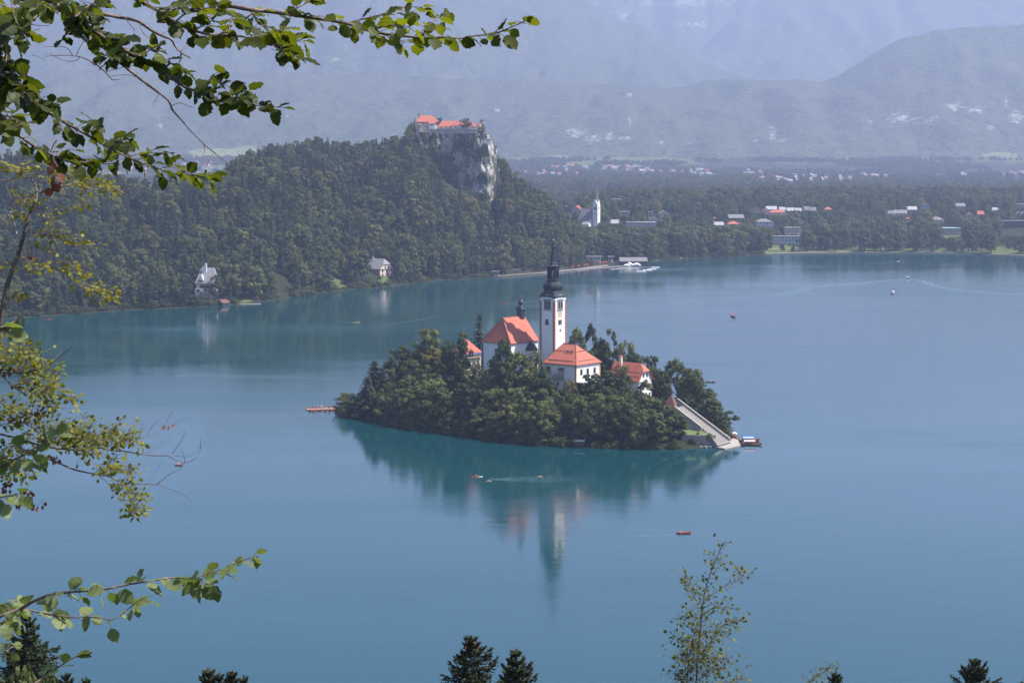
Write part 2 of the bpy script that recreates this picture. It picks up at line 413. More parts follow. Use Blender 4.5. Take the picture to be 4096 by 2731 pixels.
def ground_z(x, y):
    x = np.asarray(x, float); y = np.asarray(y, float)
    px = CX + F * x / np.maximum(y, 50) / 1.002
    ds = shore_d(px); r = y - ds
    dr = ridge_d(px); L = dr - ds
    sk = SKY(px)
    zr = np.maximum(CAMH - (sk - 573.0) / F * dr - np.interp(px, [1600, 1670, 1940, 1990], [TREE_H, 0, 0, TREE_H]), 3.0)
    t = r / L
    # hill on the left, with the castle cliff
    wc = np.interp(px, [1640, 1700, 1780, 1930, 1985, 2010], [0, 0.25, 0.7, 1, 1, 0])
    zlow = zr - 66 * wc
    prof = np.interp(t, [0, 0.04, 0.10, 0.45, 0.8, 1.0], [0.01, 0.035, 0.085, 0.46, 0.86, 1.0])
    zh = zlow * prof
    zh = zh + (zr - zlow) * sstep(0.93, 0.99, t)
    back = np.exp(-(np.maximum(r - L - 30, 0) / 190.0) ** 2)
    plain = 20 + 8 * fbm(x / 900, y / 900, 5, 3) + 42 * sstep(6000, 7600, y)
    zh = np.where(t > 1, plain + (np.maximum(zr, plain) - plain) * back, zh)
    # the town on the right: flat park, rise, plateau, wooded ridge
    zt = 1.4 + np.interp(r, [0, 8, 60, 120, 260, 420, 600, 760, 1000, 1500], [-1.0, 0.2, 1.2, 3, 14, 27, 31, 35, 27, 0])
    zt = zt + 5 * (fbm(x / 160, y / 160, 9, 3) - 0.5) * sstep(100, 300, r)
    zt = np.where(r > 700, np.maximum(zt, plain), zt)
    w = sstep(2180, 2420, px)
    z = zh * (1 - w) + zt * w
    z = z + (fbm(x / 60, y / 60, 3, 4) - 0.5) * 9 * sstep(15, 90, r) * (1 - w) * sstep(9000, 3000, y) * (1 - 0.8 * wc)
    z = np.where(r < 0, np.maximum(-9, 1.0 + r * 0.25), np.maximum(z, 0.5))
    return z
def gz(x, y): return float(ground_z(np.array([x]), np.array([y]))[0])

LAWNS = [(765, 14, 30, 12), (985, 6, 30, 8), (1330, 24, 40, 12), (1370, 8, 24, 8), (1540, 16, 42, 14), (1965, 52, 24, 18), (1930, 8, 26, 8)]   # px, metres inland, half sizes
def lawn_at(px, r):
    a = np.zeros_like(px)
    for cx, cr, hx, hr in LAWNS:
        a = np.maximum(a, 0.85 - 0.5 * (((px - cx) / hx) ** 2 + ((r - cr) / hr) ** 2))
    park = sstep(3040, 3080, px) * sstep(2, 5, r) * (1 - sstep(100, 118, r)) + sstep(3760, 3775, px) * (1 - sstep(3850, 3860, px)) * sstep(2, 5, r) * (1 - sstep(240, 260, r))
    rough = sstep(3400, 4300, r) * (0.26 + 0.42 * sstep(0.46, 0.62, fbm(px / 90, r / 300, 27, 3))) * sstep(4300, 5000, r) + 0.9 * sstep(3300, 3600, r) * sstep(0.5, 0.62, fbm(px / 260, r / 420, 21, 3))
    return np.clip(np.maximum(np.maximum(a, park * 1.1), rough), 0, 1.2)

def polar_sheet(name, pxs, rs, mat):
    P, R = np.meshgrid(pxs, rs)
    D = shore_d(P) + R
    X = (P - CX) / F * D * 1.002
    Z = ground_z(X, D)
    V = np.stack([X, D, Z], -1).reshape(-1, 3)
    nx, ny = len(pxs), len(rs)
    i = np.arange(nx * ny).reshape(ny, nx)
    Q = np.stack([i[:-1, :-1], i[:-1, 1:], i[1:, 1:], i[1:, :-1]], -1).reshape(-1, 4)
    me = np_mesh(name, V, Q, mat, True, {"lawn": ('POINT', lawn_at(P, R).ravel())})
    return link(name, me)
pxs = np.concatenate([np.arange(-2500, -400, 150), np.arange(-400, 4500, 14), np.arange(4500, 6601, 150)])
rs = np.concatenate([[-45, -15, -4, -1, 1, 3, 6], np.arange(10, 130, 8), np.arange(130, 520, 9), np.arange(520, 1200, 28), np.arange(1200, 3000, 90), np.arange(3000, 8200, 200)])
struct(polar_sheet("ground", pxs, rs, M['ground']))
base = MB(); base.poly([(-16000, -3000, -12), (16000, -3000, -12), (16000, 17500, -12), (-16000, 17500, -12)])
struct(base.build("valley_land", M['ground']))
lake = MB(); lake.poly([(-2600, 200, 0), (2600, 200, 0), (2600, 2700, 0), (-2600, 2700, 0)])
struct(lake.build("lake_water", M['water']))

# the slope below the viewpoint
def hill_z(x, y): return 117.6 - 0.36 * np.maximum(y, 0) - 0.03 * np.abs(x) * 0.2 + 1.2 * (fbm(np.asarray(x) / 9, np.asarray(y) / 9, 2, 3) - 0.5)
xs = np.arange(-240, 241, 6.0); ys = np.arange(-60, 361, 6.0)
X, Y = np.meshgrid(xs, ys); Z = hill_z(X, Y)
i = np.arange(X.size).reshape(X.shape)
Q = np.stack([i[:-1, :-1], i[:-1, 1:], i[1:, 1:], i[1:, :-1]], -1).reshape(-1, 4)
struct(link("hillside", np_mesh("hillside", np.stack([X, Y, Z], -1).reshape(-1, 3), Q, M['ground'], True, {"lawn": ('POINT', np.zeros(X.size))})))

# ------------------------------------------------------------------ mountains
def mountain(name, crest, Y0, Y1, base_py, seed, rocks=(), meadows=(), amp=60, pw=1.0, x0=-900, x1=5000, step=18, ny=70, upper_rock=0.0):
    amp = amp * 1.5
    pxs = np.arange(x0, x1 + 1, float(step)); f = np.linspace(0, 1, ny)
    cr = interp(crest)(pxs)
    cr = cr + (fbm(pxs / 60, pxs * 0, seed, 4) - 0.5) * 16
    Pm, Fm = np.meshgrid(pxs, f)
    zc = CAMH + (573 - cr) / F * Y1
    zb = CAMH + (573 - base_py) / F * Y0
    D = Y0 + (Y1 - Y0) * Fm
    X = (Pm - CX) / F * D
    Zm = zb + (zc[None, :] - zb) * Fm ** pw
    g = fbm(X / 420 + 0.35 * fbm(X / 900, D / 900, seed + 5), D / 1500, seed, 5) - 0.5
    g2 = fbm(X / 130, D / 420, seed + 3, 4) - 0.5
    Zm = Zm + (g * 2.4 * amp + g2 * 1.4 * amp) * np.sin(np.pi * np.clip(Fm, 0, 1)) ** 0.7
    D = D + g * 350 * np.sin(np.pi * Fm)
    qx, qy = pix(X, D, Zm)
    rk = np.zeros_like(qx); md = np.zeros_like(qx)
    for cx, cy, hx, hy in rocks: rk = np.maximum(rk, 0.72 - 0.5 * (((qx - cx) / hx) ** 2 + ((qy - cy) / hy) ** 2))
    for cx, cy, hx, hy in meadows: md = np.maximum(md, 1.0 - 0.6 * (((qx - cx) / hx) ** 2 + ((qy - cy) / hy) ** 2))
    if upper_rock: rk = np.maximum(rk, upper_rock * sstep(0.35, 0.9, Fm))
    V = np.stack([X, D, Zm], -1)
    back = V[-1:].copy(); back[:, :, 1] += 700; back[:, :, 2] -= 260
    low = V[:1].copy(); low[:, :, 2] = -11
    V = np.concatenate([low, V, back], 0)
    rk = np.concatenate([rk[:1], rk, rk[-1:]], 0); md = np.concatenate([md[:1], md, md[-1:]], 0)
    i = np.arange(V.shape[0] * V.shape[1]).reshape(V.shape[:2])
    Q = np.stack([i[:-1, :-1], i[:-1, 1:], i[1:, 1:], i[1:, :-1]], -1).reshape(-1, 4)
    me = np_mesh(name, V.reshape(-1, 3), Q, M['mountain'], True, {"rock": ('POINT', rk.ravel()), "meadow": ('POINT', md.ravel())})
    return struct(link(name, me))
mountain("mountain", [(-900, 270), (1300, 300), (2200, 330), (2716, 350), (2800, 330), (2925, 321), (3006, 322), (3208, 327), (3280, 336), (3329, 312), (3409, 266), (3490, 212), (3570, 170),
          (3651, 149), (3732, 128), (3853, 117), (3973, 113), (4014, 108), (4096, 98), (5000, 60)], 7500, 9200, 671, 31,
         rocks=[(2310, 530, 60, 32), (2370, 555, 60, 22), (2440, 545, 30, 26), (2500, 555, 32, 14), (2520, 490, 16, 30), (2215, 465, 12, 12), (3090, 530, 26, 44), (3130, 560, 40, 12), (3020, 565, 20, 12),
                (3600, 470, 75, 36), (3700, 480, 90, 20), (3820, 425, 60, 30), (3900, 440, 60, 22), (3960, 510, 30, 14), (4060, 470, 36, 44), (4020, 405, 16, 30), (3480, 490, 26, 16), (2650, 570, 30, 10), (3370, 530, 14, 14), (640, 500, 20, 16), (1150, 460, 12, 30)],
         meadows=[(3560, 655, 110, 14), (3800, 650, 150, 18), (4000, 630, 90, 22), (4060, 655, 90, 14), (880, 610, 140, 18), (1000, 596, 70, 14), (800, 640, 90, 12), (2240, 632, 60, 10), (2560, 655, 60, 8)], amp=55, pw=0.85)
mountain("mountain", [(-900, -420), (600, -380), (1500, -300), (1900, -170), (2150, -80), (2321, 0), (2442, 85), (2555, 108), (2651, 162), (2764, 220), (2885, 284), (2960, 330), (3100, 400), (5000, 560)], 9600, 12000, 560, 57,
         rocks=[(2390, 130, 16, 6), (1460, 230, 6, 40)], meadows=[(1330, 240, 40, 10)], amp=90)
mountain("mountain", [(-900, 300), (2500, 300), (2700, 240), (2797, 205), (2885, 110), (2966, 50), (3070, 0), (3200, -60), (3500, -160), (3900, -230), (5000, -250)], 12000, 14400, 420, 83, amp=90, x0=1500)
mountain("mountain", [(-900, -560), (1500, -520), (2000, -480), (3000, -420), (3600, -420), (5000, -300)], 14000, 16600, 330, 97, rocks=[(2700, 10, 300, 30), (2780, 100, 140, 20), (3950, 60, 140, 50), (2500, 60, 100, 30)], amp=150, x0=800, upper_rock=0.42)

# ------------------------------------------------------------------ castle rock
def build_cliff():
    pxs = np.arange(1640, 2001, 3.0)
    top = np.interp(pxs, [1640, 1660, 1930, 1960, 1985, 2000], [535, 522, 524, 545, 590, 640])
    bot = np.interp(pxs, [1640, 1690, 1760, 1800, 1900, 1960, 2000], [590, 660, 760, 800, 830, 850, 800])
    nz = 90; f = np.linspace(0, 1, nz)
    Pm, Fm = np.meshgrid(pxs, f)
    rd = ridge_d(Pm)
    PYm = top[None, :] + (bot - top)[None, :] * Fm
    D = rd - 9 - Fm * 16 + 10 * (fbm(Pm / 26, PYm / 60, 7, 5) - 0.5) + 4 * (fbm(Pm / 7, PYm / 16, 8, 3) - 0.5)
    D = D + 40 * np.clip((Pm - 1960) / 40, 0, 1) ** 2 + 26 * np.clip((1680 - Pm) / 40, 0, 1) ** 2
    u = (Pm - CX) / F; v = (CY - PYm) / F
    dy = CP + v * SP; t = D / dy
    X = u * t; Z = CAMH + (-SP + v * CP) * t
    V = np.stack([X, D, Z], -1)
    global CLIFF_PTS; CLIFF_PTS = (V.copy(), Pm, Fm)
    back = V[:1].copy(); back[:, :, 1] += 34; back[:, :, 2] -= 1
    V = np.concatenate([back, V], 0)
    i = np.arange(V.shape[0] * V.shape[1]).reshape(V.shape[:2])
    Q = np.stack([i[:-1, :-1], i[1:, :-1], i[1:, 1:], i[:-1, 1:]], -1).reshape(-1, 4)
    struct(link("rock_cliff", np_mesh("rock_cliff", V.reshape(-1, 3), Q, M['cliff'], False)))
build_cliff()

# ------------------------------------------------------------------ the island
ISL = [wat(*q) for q in ((1350, 1650), (1381, 1664), (1468, 1677), (1560, 1704), (1700, 1724), (1850, 1744), (2000, 1768), (2150, 1780), (2300, 1789), (2450, 1795), (2600, 1797), (2720, 1796), (2800, 1792), (2868, 1786), (2940, 1766))]
ISL = [(p.x, p.y) for p in ISL] + [(93, 815), (90, 842), (78, 872), (50, 902), (10, 922), (-30, 930), (-62, 922), (-82, 905)]
IP = np.array(ISL)
def isl_d(x, y):
    """signed distance to the island's waterline, positive inside"""
    x = np.asarray(x, float); y = np.asarray(y, float)
    best = np.full(x.shape, 1e9); ins = np.zeros(x.shape, bool)
    n = len(IP)
    for k in range(n):
        ax, ay = IP[k]; bx, by = IP[(k + 1) % n]
        ex, ey = bx - ax, by - ay
        tt = np.clip(((x - ax) * ex + (y - ay) * ey) / (ex * ex + ey * ey), 0, 1)
        best = np.minimum(best, np.hypot(x - ax - tt * ex, y - ay - tt * ey))
        c = ((ay > y) != (by > y)) & (x < (bx - ax) * (y - ay) / ((by - ay) if by != ay else 1e-9) + ax)
        ins ^= c
    return np.where(ins, best, -best)
# stair axis
ST_B = wat(2903, 1774, 1.0); ST_DIR = Vector((-0.85, 0.52, 0)).normalized(); ST_W = Vector((0.52, 0.85, 0)).normalized()
def isl_z(x, y):
    x = np.asarray(x, float); y = np.asarray(y, float)
    d = isl_d(x, y)
    z = np.where(d < 0, np.maximum(d * 0.6, -6), np.interp(d, [0, 4, 10, 20, 33, 45, 58], [0.3, 1.4, 3.2, 7.6, 15.2, 20.0, 22.3]))
    e = sstep(52, 84, x)                                     # the eastern end is lower
    z = np.where(d > 0, z * (1 - 0.25 * e), z)
    z = np.where(d > 0, z * (0.42 + 0.58 * sstep(-66, -27, x)), z)
    # terraced bank beside the stairs stays under the steps
    l = (x - ST_B.x) * ST_DIR.x + (y - ST_B.y) * ST_DIR.y
    w = (x - ST_B.x) * ST_W.x + (y - ST_B.y) * ST_W.y
    lim = np.clip(l, 0, 40) * 0.62 + 0.2
    z = np.where((d > 0) & (np.abs(w + 2) < 14) & (l < 26), np.minimum(z, lim), z)
    return z
def iz(x, y): return float(isl_z(np.array([float(x)]), np.array([float(y)]))[0])
xs = np.arange(-100, 108, 2.0); ys = np.arange(770, 945, 2.0)
X, Y = np.meshgrid(xs, ys); Z = isl_z(X, Y)
i = np.arange(X.size).reshape(X.shape)
Q = np.stack([i[:-1, :-1], i[:-1, 1:], i[1:, 1:], i[1:, :-1]], -1).reshape(-1, 4)
lw = np.where((np.hypot((X - 70) / 7, (Y - 796) / 6) < 1), 1.0, 0.0)
struct(link("island_ground", np_mesh("island_ground", np.stack([X, Y, Z], -1).reshape(-1, 3), Q, M['ground'], True, {"lawn": ('POINT', lw.ravel())})))

# ------------------------------------------------------------------ trees: a few kinds of crown and trunk, all of unit height
def quads(cen, nor, size, asp, rng, droop=None):
    """one small leaf-clump face per centre, facing roughly nor"""
    n = len(cen)
    nor = nor / np.maximum(np.linalg.norm(nor, axis=1, keepdims=True), 1e-6)
    a = np.cross(nor, rng.normal(size=(n, 3))); a /= np.maximum(np.linalg.norm(a, axis=1, keepdims=True), 1e-6)
    b = np.cross(nor, a)
    s = (size * rng.uniform(0.6, 1.35, n))[:, None]; t = s * asp
    k = rng.uniform(0.5, 1.0, (n, 4))[:, :, None]
    P = np.stack([cen - a * s * k[:, 0], cen - b * t * k[:, 1] + nor * s * 0.15, cen + a * s * k[:, 2], cen + b * t * k[:, 3] - nor * s * 0.15], 1)
    return P.reshape(-1, 3), np.arange(n * 4).reshape(-1, 4)
def broad_crown(seed, nleaf=5600, w=0.34, low=0.10, nb=26, size=0.0235, top=0.0, lop=0.0):
    rng = np.random.default_rng(seed)
    cs = []; rr = []
    for k in range(nb):
        h = rng.uniform(0.0, 1.0) ** 0.9
        zz = low + 0.08 + (0.84 - low) * h
        env = w * math.sin(math.pi * min(1, 0.20 + 0.70 * h ** (0.8 + top))) ** 0.75
        an = rng.uniform(0, 2 * math.pi); q = env * math.sqrt(rng.uniform(0.1, 1)) * rng.uniform(0.75, 1.08)
        cs.append((q * math.cos(an) + lop * h, q * math.sin(an), zz)); rr.append(rng.uniform(0.045, 0.115) * (1.1 - 0.35 * h) * (w / 0.34) ** 0.5)
    cs = np.array(cs); rr = np.array(rr)
    p = rr ** 2 / np.sum(rr ** 2)
    idx = rng.choice(nb, nleaf, p=p)
    d = rng.normal(size=(nleaf, 3)); d[:, 2] += 0.35; d /= np.linalg.norm(d, axis=1, keepdims=True)
    rad = rr[idx] * rng.uniform(0.62, 1.12, nleaf)
    cen = cs[idx] + d * rad[:, None] * np.array([1.0, 1.0, 0.85])
    nor = d + rng.normal(size=(nleaf, 3)) * 0.28
    V, Q = quads(cen, nor, size, 0.8, rng)
    bt = rng.uniform(0.25, 1.0, nb)[idx] * 0.6 + rng.uniform(0, 0.4, nleaf)
    V[:, 2] = np.minimum(V[:, 2], 1.0)
    return np_mesh("broadleaf_crown", V, Q, M['leaf'], False, {"tint": ('FACE', bt)})
def conifer_crown(seed, nwh=22, nbr=8, w=0.20, low=0.10, mat='conifer', droop=0.35, size=0.034, per=9, gap=0.0):
    rng = np.random.default_rng(seed); C = []; Nn = []; S = []; T = []
    for k in range(nwh):
        f = (k + rng.uniform(-.2, .2)) / nwh
        z = low + (0.985 - low) * f
        R = w * (1 - f) ** 0.85 * rng.uniform(0.85, 1.12) + 0.012
        for b in range(nbr):
            if rng.uniform() < gap: continue
            an = 2 * math.pi * (b + rng.uniform(-.35, .35)) / nbr + k * 1.1
            L = R * rng.uniform(0.65, 1.15); tone = rng.uniform(0.2, 1)
            for j in range(per):
                s = (j + 0.4) / per
                C.append((L * s * math.cos(an) + rng.normal() * 0.006, L * s * math.sin(an) + rng.normal() * 0.006, z - droop * L * s * (1.25 - 0.75 * s) + rng.normal() * 0.005))
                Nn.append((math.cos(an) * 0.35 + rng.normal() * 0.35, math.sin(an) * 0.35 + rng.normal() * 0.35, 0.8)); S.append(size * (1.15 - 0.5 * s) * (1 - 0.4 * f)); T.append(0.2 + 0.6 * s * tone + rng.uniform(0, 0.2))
    C = np.array(C); V, Q = quads(C, np.array(Nn), np.array(S), 0.75, rng)
    return np_mesh("conifer_crown", V, Q, M[mat], False, {"tint": ('FACE', np.array(T))})
def trunk_mesh(seed, h=0.7, r=0.018, limbs=5, w=0.22):
    rng = random.Random(seed); b = MB(); b.smooth = True
    pts = [(rng.uniform(-.008, .008) * k, rng.uniform(-.008, .008) * k, h * k / 5 - 0.03) for k in range(6)]
    b.tube(pts, [r * (1.25 - 0.2 * k) for k in range(6)], 6)
    for k in range(limbs):
        z = h * rng.uniform(0.35, 0.9); an = rng.uniform(0, 6.28); L = w * rng.uniform(0.5, 0.9)
        b.tube([(0, 0, z), (L * .5 * math.cos(an), L * .5 * math.sin(an), z + L * .45), (L * math.cos(an), L * math.sin(an), z + L * .75)], [r * .5, r * .35, r * .12], 5)
    return b.mesh("tree_trunk", M['bark'])
BROAD = [broad_crown(100 + k, w=w_, nb=nb_, top=tp, lop=lp, low=lo) for k, (w_, nb_, tp, lp, lo) in enumerate(((.34, 52, 0, 0, .06), (.30, 44, .2, .04, .05), (.38, 60, -.15, -.03, .04), (.26, 40, .1, .03, .05), (.33, 66, 0, .02, .08), (.42, 64, -.2, 0, .03), (.22, 40, .3, 0, .04), (.27, 48, .45, -.02, .03), (.24, 36, .1, .05, .06)))]
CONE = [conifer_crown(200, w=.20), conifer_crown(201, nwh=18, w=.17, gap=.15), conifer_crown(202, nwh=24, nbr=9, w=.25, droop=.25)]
LOOSE = [conifer_crown(210, nwh=16, nbr=8, w=.27, low=.25, droop=.12, gap=.12, size=.042), broad_crown(211, 2600, w=.22, nb=15, low=.25, lop=.05), broad_crown(212, 2200, w=.24, nb=12, low=.35, lop=-.04)]
BT = [trunk_mesh(300 + k) for k in range(3)]
CT = [trunk_mesh(310 + k, h=0.93, r=0.014, limbs=0) for k in range(2)]
KINDS = {'b': (BROAD, BT, "broadleaf_tree"), 'c': (CONE, CT, "conifer_tree"), 'l': (LOOSE, CT, "pine_tree")}
def plant(kind, k, loc, h, wscale, label, group=None, cat="tree", name=None):
    cr, tr, nm = KINDS[kind]
    root = empty(name or nm, loc, rnd.uniform(0, 6.28))
    tag(root, label, cat, group)
    sc = (h * wscale, h * wscale, h)
    link("crown", cr[k % len(cr)], root, scale=sc)
    link("trunk", tr[k % len(tr)], root, scale=(h, h, h))
    return root
CROWN_W = {'b': (.40, .36, .44, .31, .40, .48, .28, .33, .30), 'c': (.21, .18, .26), 'l': (.27, .27, .28)}

# island trees: photo x of the crown centre, photo y of its top, crown width in photo pixels, kind, depth, variant, label
G1 = "trees of the front rows on the island"; G2 = "trees round the island church"; G3 = "trees at the island's stair end"
ITREES = [
 (1385, 1568, 90, 'b', 895, 5, "low rounded bush tree at the very tip of the island beside the jetty", G1),
 (1432, 1590, 80, 'b', 888, 2, "small dark bush tree between the jetty bush and the dark conifer", G1),
 (1498, 1436, 96, 'c', 885, 2, "dark pointed conifer standing over the island end near the jetty", G1),
 (1505, 1575, 90, 'b', 874, 0, "pale green tree on the bank below the dark pointed conifer", G1),
 (1565, 1470, 60, 'l', 888, 1, "thin gappy pine with bare trunk beside the dark pointed conifer", G1),
 (1598, 1372, 118, 'b', 888, 4, "tall broad green tree third from the jetty end of the island", G1),
 (1706, 1312, 108, 'b', 886, 1, "tall layered dark tree left of the scaffolded house", G2),
 (1790, 1352, 70, 'c', 868, 1, "narrow dark conifer just left of the scaffolded house", G2),
 (1668, 1400, 90, 'b', 892, 1, "dark tree behind the tall layered dark tree", G2),
 (1836, 1338, 100, 'b', 850, 4, "dark slim tree hiding the scaffolded house roof", G2),
 (1795, 1385, 90, 'b', 848, 0, "leafy tree left of the slim tree before the scaffolded house", G2),
 (1975, 1430, 90, 'b', 826, 2, "bushy dark tree before the church's left corner", G2),
 (1470, 1500, 70, 'c', 884, 0, "shorter dark conifer at the left flank of the pointed one", G1),
 (1528, 1462, 76, 'c', 883, 2, "dark conifer at the right flank of the pointed one", G1),
 (1640, 1425, 110, 'b', 880, 4, "broad dark tree right of the thin gappy pine", G1),
 (1735, 1400, 100, 'b', 884, 0, "full green tree filling the gap before the narrow dark conifer", G2),
 (1560, 1530, 90, 'b', 878, 2, "dark tree under the thin gappy pine", G1),
 (1455, 1560, 80, 'b', 884, 4, "dark tree left of the pointed conifer's foot", G1),
 (1690, 1470, 110, 'b', 868, 5, "spreading dark tree below the tall layered dark tree", G1),
 (1800, 1430, 100, 'b', 856, 2, "dark tree in front of the narrow conifer", G1),
 (2640, 1470, 90, 'b', 846, 4, "broad dark tree filling the gap left of the tallest one by the gatehouse", G3),
 (2760, 1470, 100, 'b', 838, 1, "leafy tree right behind the gatehouse roof", G3),
 (2835, 1560, 90, 'b', 828, 0, "olive green tree behind the stair wall's centre", G3),
 (2880, 1640, 80, 'b', 819, 5, "spreading tree behind the lower stair wall", G3),
 (2530, 1400, 90, 'b', 874, 4, "full tree between brown spreading tree and the red ridge", G2),
 (2400, 1340, 90, 'b', 886, 4, "green tree joining the pale trees and the slender dark pine", G2),
 (1918, 1246, 92, 'l', 905, 0, "tallest airy larch rising behind the church roof", G2),
 (1858, 1300, 50, 'l', 908, 2, "wispy pale pine beside the tallest larch", G2),
 (1888, 1418, 70, 'b', 880, 0, "tree behind the scaffolded house under the larch", G2),
 (2015, 1342, 92, 'b', 826, 4, "slim tree covering the church wall corner", G2),
 (2080, 1398, 130, 'b', 827, 4, "large dark tree below the church roof and dark apse", G2),
 (2140, 1405, 90, 'b', 829, 2, "rounded tree between the church and the large red roofed house", G2),
 (2176, 1474, 100, 'b', 818, 2, "olive tree leaning over the large house's left wall corner", G2),
 (2192, 1530, 70, 'b', 816, 0, "small tree at the foot of the large house's shaded wall", G2),
 (2005, 1440, 90, 'b', 822, 1, "bushy tree in front of the church's shaded wall foot", G2),
 (1905, 1462, 100, 'b', 842, 2, "dark tree standing below the scaffolded house", G1),
 (1545, 1585, 80, 'b', 868, 3, "shrubby tree leaning from the bank with a pale bare limb below", G1),
 (1666, 1537, 118, 'b', 862, 4, "rounded green tree with flat top on the front bank", G1),
 (1752, 1440, 90, 'b', 868, 1, "dark tall tree behind the ragged front tree", G1),
 (1765, 1500, 98, 'b', 853, 3, "ragged pale green tree with thin stems on the front bank", G1),
 (1845, 1535, 100, 'b', 846, 0, "dark leaning tree in the front bank's shaded gap", G1),
 (1925, 1508, 84, 'b', 838, 5, "brownish olive round tree in the middle of the front slope", G1),
 (1965, 1560, 96, 'b', 832, 0, "yellow green tree beside the brownish olive one", G1),
 (1930, 1630, 110, 'b', 826, 2, "low spreading tree at the waterline below the olive tree", G1),
 (2055, 1550, 92, 'b', 824, 1, "light topped tree in the middle of the front bank", G1),
 (2010, 1640, 100, 'b', 818, 4, "dark shore tree under the light topped tree", G1),
 (2110, 1600, 90, 'b', 818, 0, "dark tree filling the gap before the twin pointed trees", G1),
 (2165, 1552, 104, 'b', 814, 1, "left one of the twin pointed trees below the large house", G1),
 (2248, 1566, 90, 'b', 811, 3, "right one of the twin pointed trees below the large house", G1),
 (2300, 1580, 90, 'b', 812, 2, "dark tree right of the twin pointed trees", G1),
 (2280, 1520, 70, 'b', 815, 5, "dark shrub against the large house's lower wall", G2),
 (2352, 1495, 70, 'b', 812, 1, "small green tree in front of the large house's porch roof", G2),
 (2420, 1475, 130, 'b', 808, 4, "big dark tree on the bank between the two houses", G1),
 (2492, 1463, 86, 'b', 808, 5, "round topped dark tree in front of the smaller house's roof", G2),
 (2380, 1600, 120, 'b', 802, 2, "dark shore tree above the moored orange boat", G1),
 (2470, 1590, 120, 'b', 800, 0, "wide dark shore tree right of the moored orange boat", G1),
 (2570, 1521, 104, 'b', 803, 3, "tall tree before the smaller house's white gable", G1),
 (2555, 1640, 100, 'b', 797, 5, "low dark tree at the waterline below the white gable", G1),
 (2630, 1650, 90, 'b', 795, 1, "yellow touched tree at the waterline left of the terraces", G1),
 (2676, 1619, 110, 'b', 791, 4, "tree standing left of the stone stairs' terrace walls", G3),
 (2722, 1655, 66, 'b', 790.5, 1, "small dark tree screening the upper terrace wall", G3),
 (2648, 1680, 80, 'b', 789, 2, "low dark tree at the waterline by the terrace walls", G3),
 (2640, 1590, 60, 'b', 806, 3, "small tree under the smaller house's gable wall", G3),
 (2310, 1300, 84, 'b', 886, 4, "pale green tree behind the bell tower's right side", G2),
 (2370, 1292, 66, 'b', 888, 3, "second pale tree right of the bell tower", G2),
 (2452, 1306, 58, 'l', 882, 1, "dark slender pine with knotted top right of the tower", G2),
 (2420, 1390, 90, 'b', 884, 0, "dark green tree behind the large house's right roof edge", G2),
 (2508, 1368, 110, 'b', 878, 5, "brown green spreading tree behind the smaller house", G2),
 (2560, 1425, 80, 'b', 872, 2, "yellow green tree behind the smaller house's chimney", G2),
 (2612, 1420, 70, 'b', 868, 1, "yellow green tree right above the smaller house's ridge", G2),
 (2340, 1400, 80, 'b', 880, 1, "tree showing over the large house's ridge", G2),
 (2655, 1500, 60, 'b', 838, 0, "grey green tree between the smaller house and the tall dark tree", G3),
 (2708, 1428, 124, 'b', 842, 4, "tallest dark tree beside the pyramid roofed gatehouse", G3),
 (2785, 1490, 106, 'b', 832, 2, "yellow green tree behind the upper stairs", G3),
 (2752, 1590, 60, 'b', 822, 3, "small pale tree behind the stair wall's upper end", G3),
 (2845, 1590, 80, 'b', 822, 1, "tree behind the middle of the stair wall", G3),
 (2805, 1620, 70, 'b', 824, 5, "dark shrub behind the middle of the stair wall", G3),
 (2910, 1636, 66, 'l', 816, 2, "gnarled tree leaning over the water behind the stair foot", G3),
 (2890, 1690, 70, 'b', 814, 2, "bush behind the stair foot under the gnarled tree", G3),
]
for (px, py, w, kd, Y, k, lab, grp) in ITREES:
    p = at(px, py, Y); zg = max(iz(p.x, p.y), 0.3)
    h = p.z - zg + 0.3
    p0y = py
    while grp == G1 and h < (16 if kd == 'b' else 19) and float(isl_d(np.array([p.x]), np.array([Y]))[0]) > 3.5:
        Y -= 1.0; p = at(px, py, Y); zg = max(iz(p.x, p.y), 0.3); h = p.z - zg + 0.3
    wid = w / F * Y
    base_w = CROWN_W[kd][k % len(CROWN_W[kd])] * 2 * h
    ws = min(max(wid / base_w * {'b': 1.34, 'c': 2.5, 'l': 1.6}[kd], 0.5), 3.2)
    plant(kd, k, (p.x, Y, zg - 0.3), h * (1.05 if kd == 'b' else 1.0), ws, lab, grp)
LIM = interp([(1340, 1640), (1450, 1600), (1560, 1520), (1700, 1480), (1850, 1490), (1950, 1505), (2050, 1540), (2180, 1570), (2300, 1595), (2420, 1530), (2560, 1600), (2660, 1660), (2730, 1740)])
got = 0; spots = [(o.location.x, o.location.y) for o in bpy.data.objects if o.get("category") == "tree"]
while got < 70:
    x = rnd.uniform(-80, 62); y = rnd.uniform(786, 905)
    d = float(isl_d(np.array([x]), np.array([y]))[0])
    if not (2.0 < d < 30) or y > 862 - 0.38 * (x + 20) + 12: continue
    if min(math.hypot(x - a, y - b) for a, b in spots) < 4.2: continue
    z = iz(x, y); h = rnd.uniform(11, 20); px, py = pix(x, y, z + h)
    lim = float(LIM(px))
    if py < lim: h -= (lim - py) * y / F
    if h < 6: continue
    spots.append((x, y)); got += 1
    plant('b', rnd.randrange(9), (x, y, z - .4), h, rnd.uniform(.8, 1.15), "dark leafy tree packed into the shaded front slope of the island", "filler trees of the island's front slope")
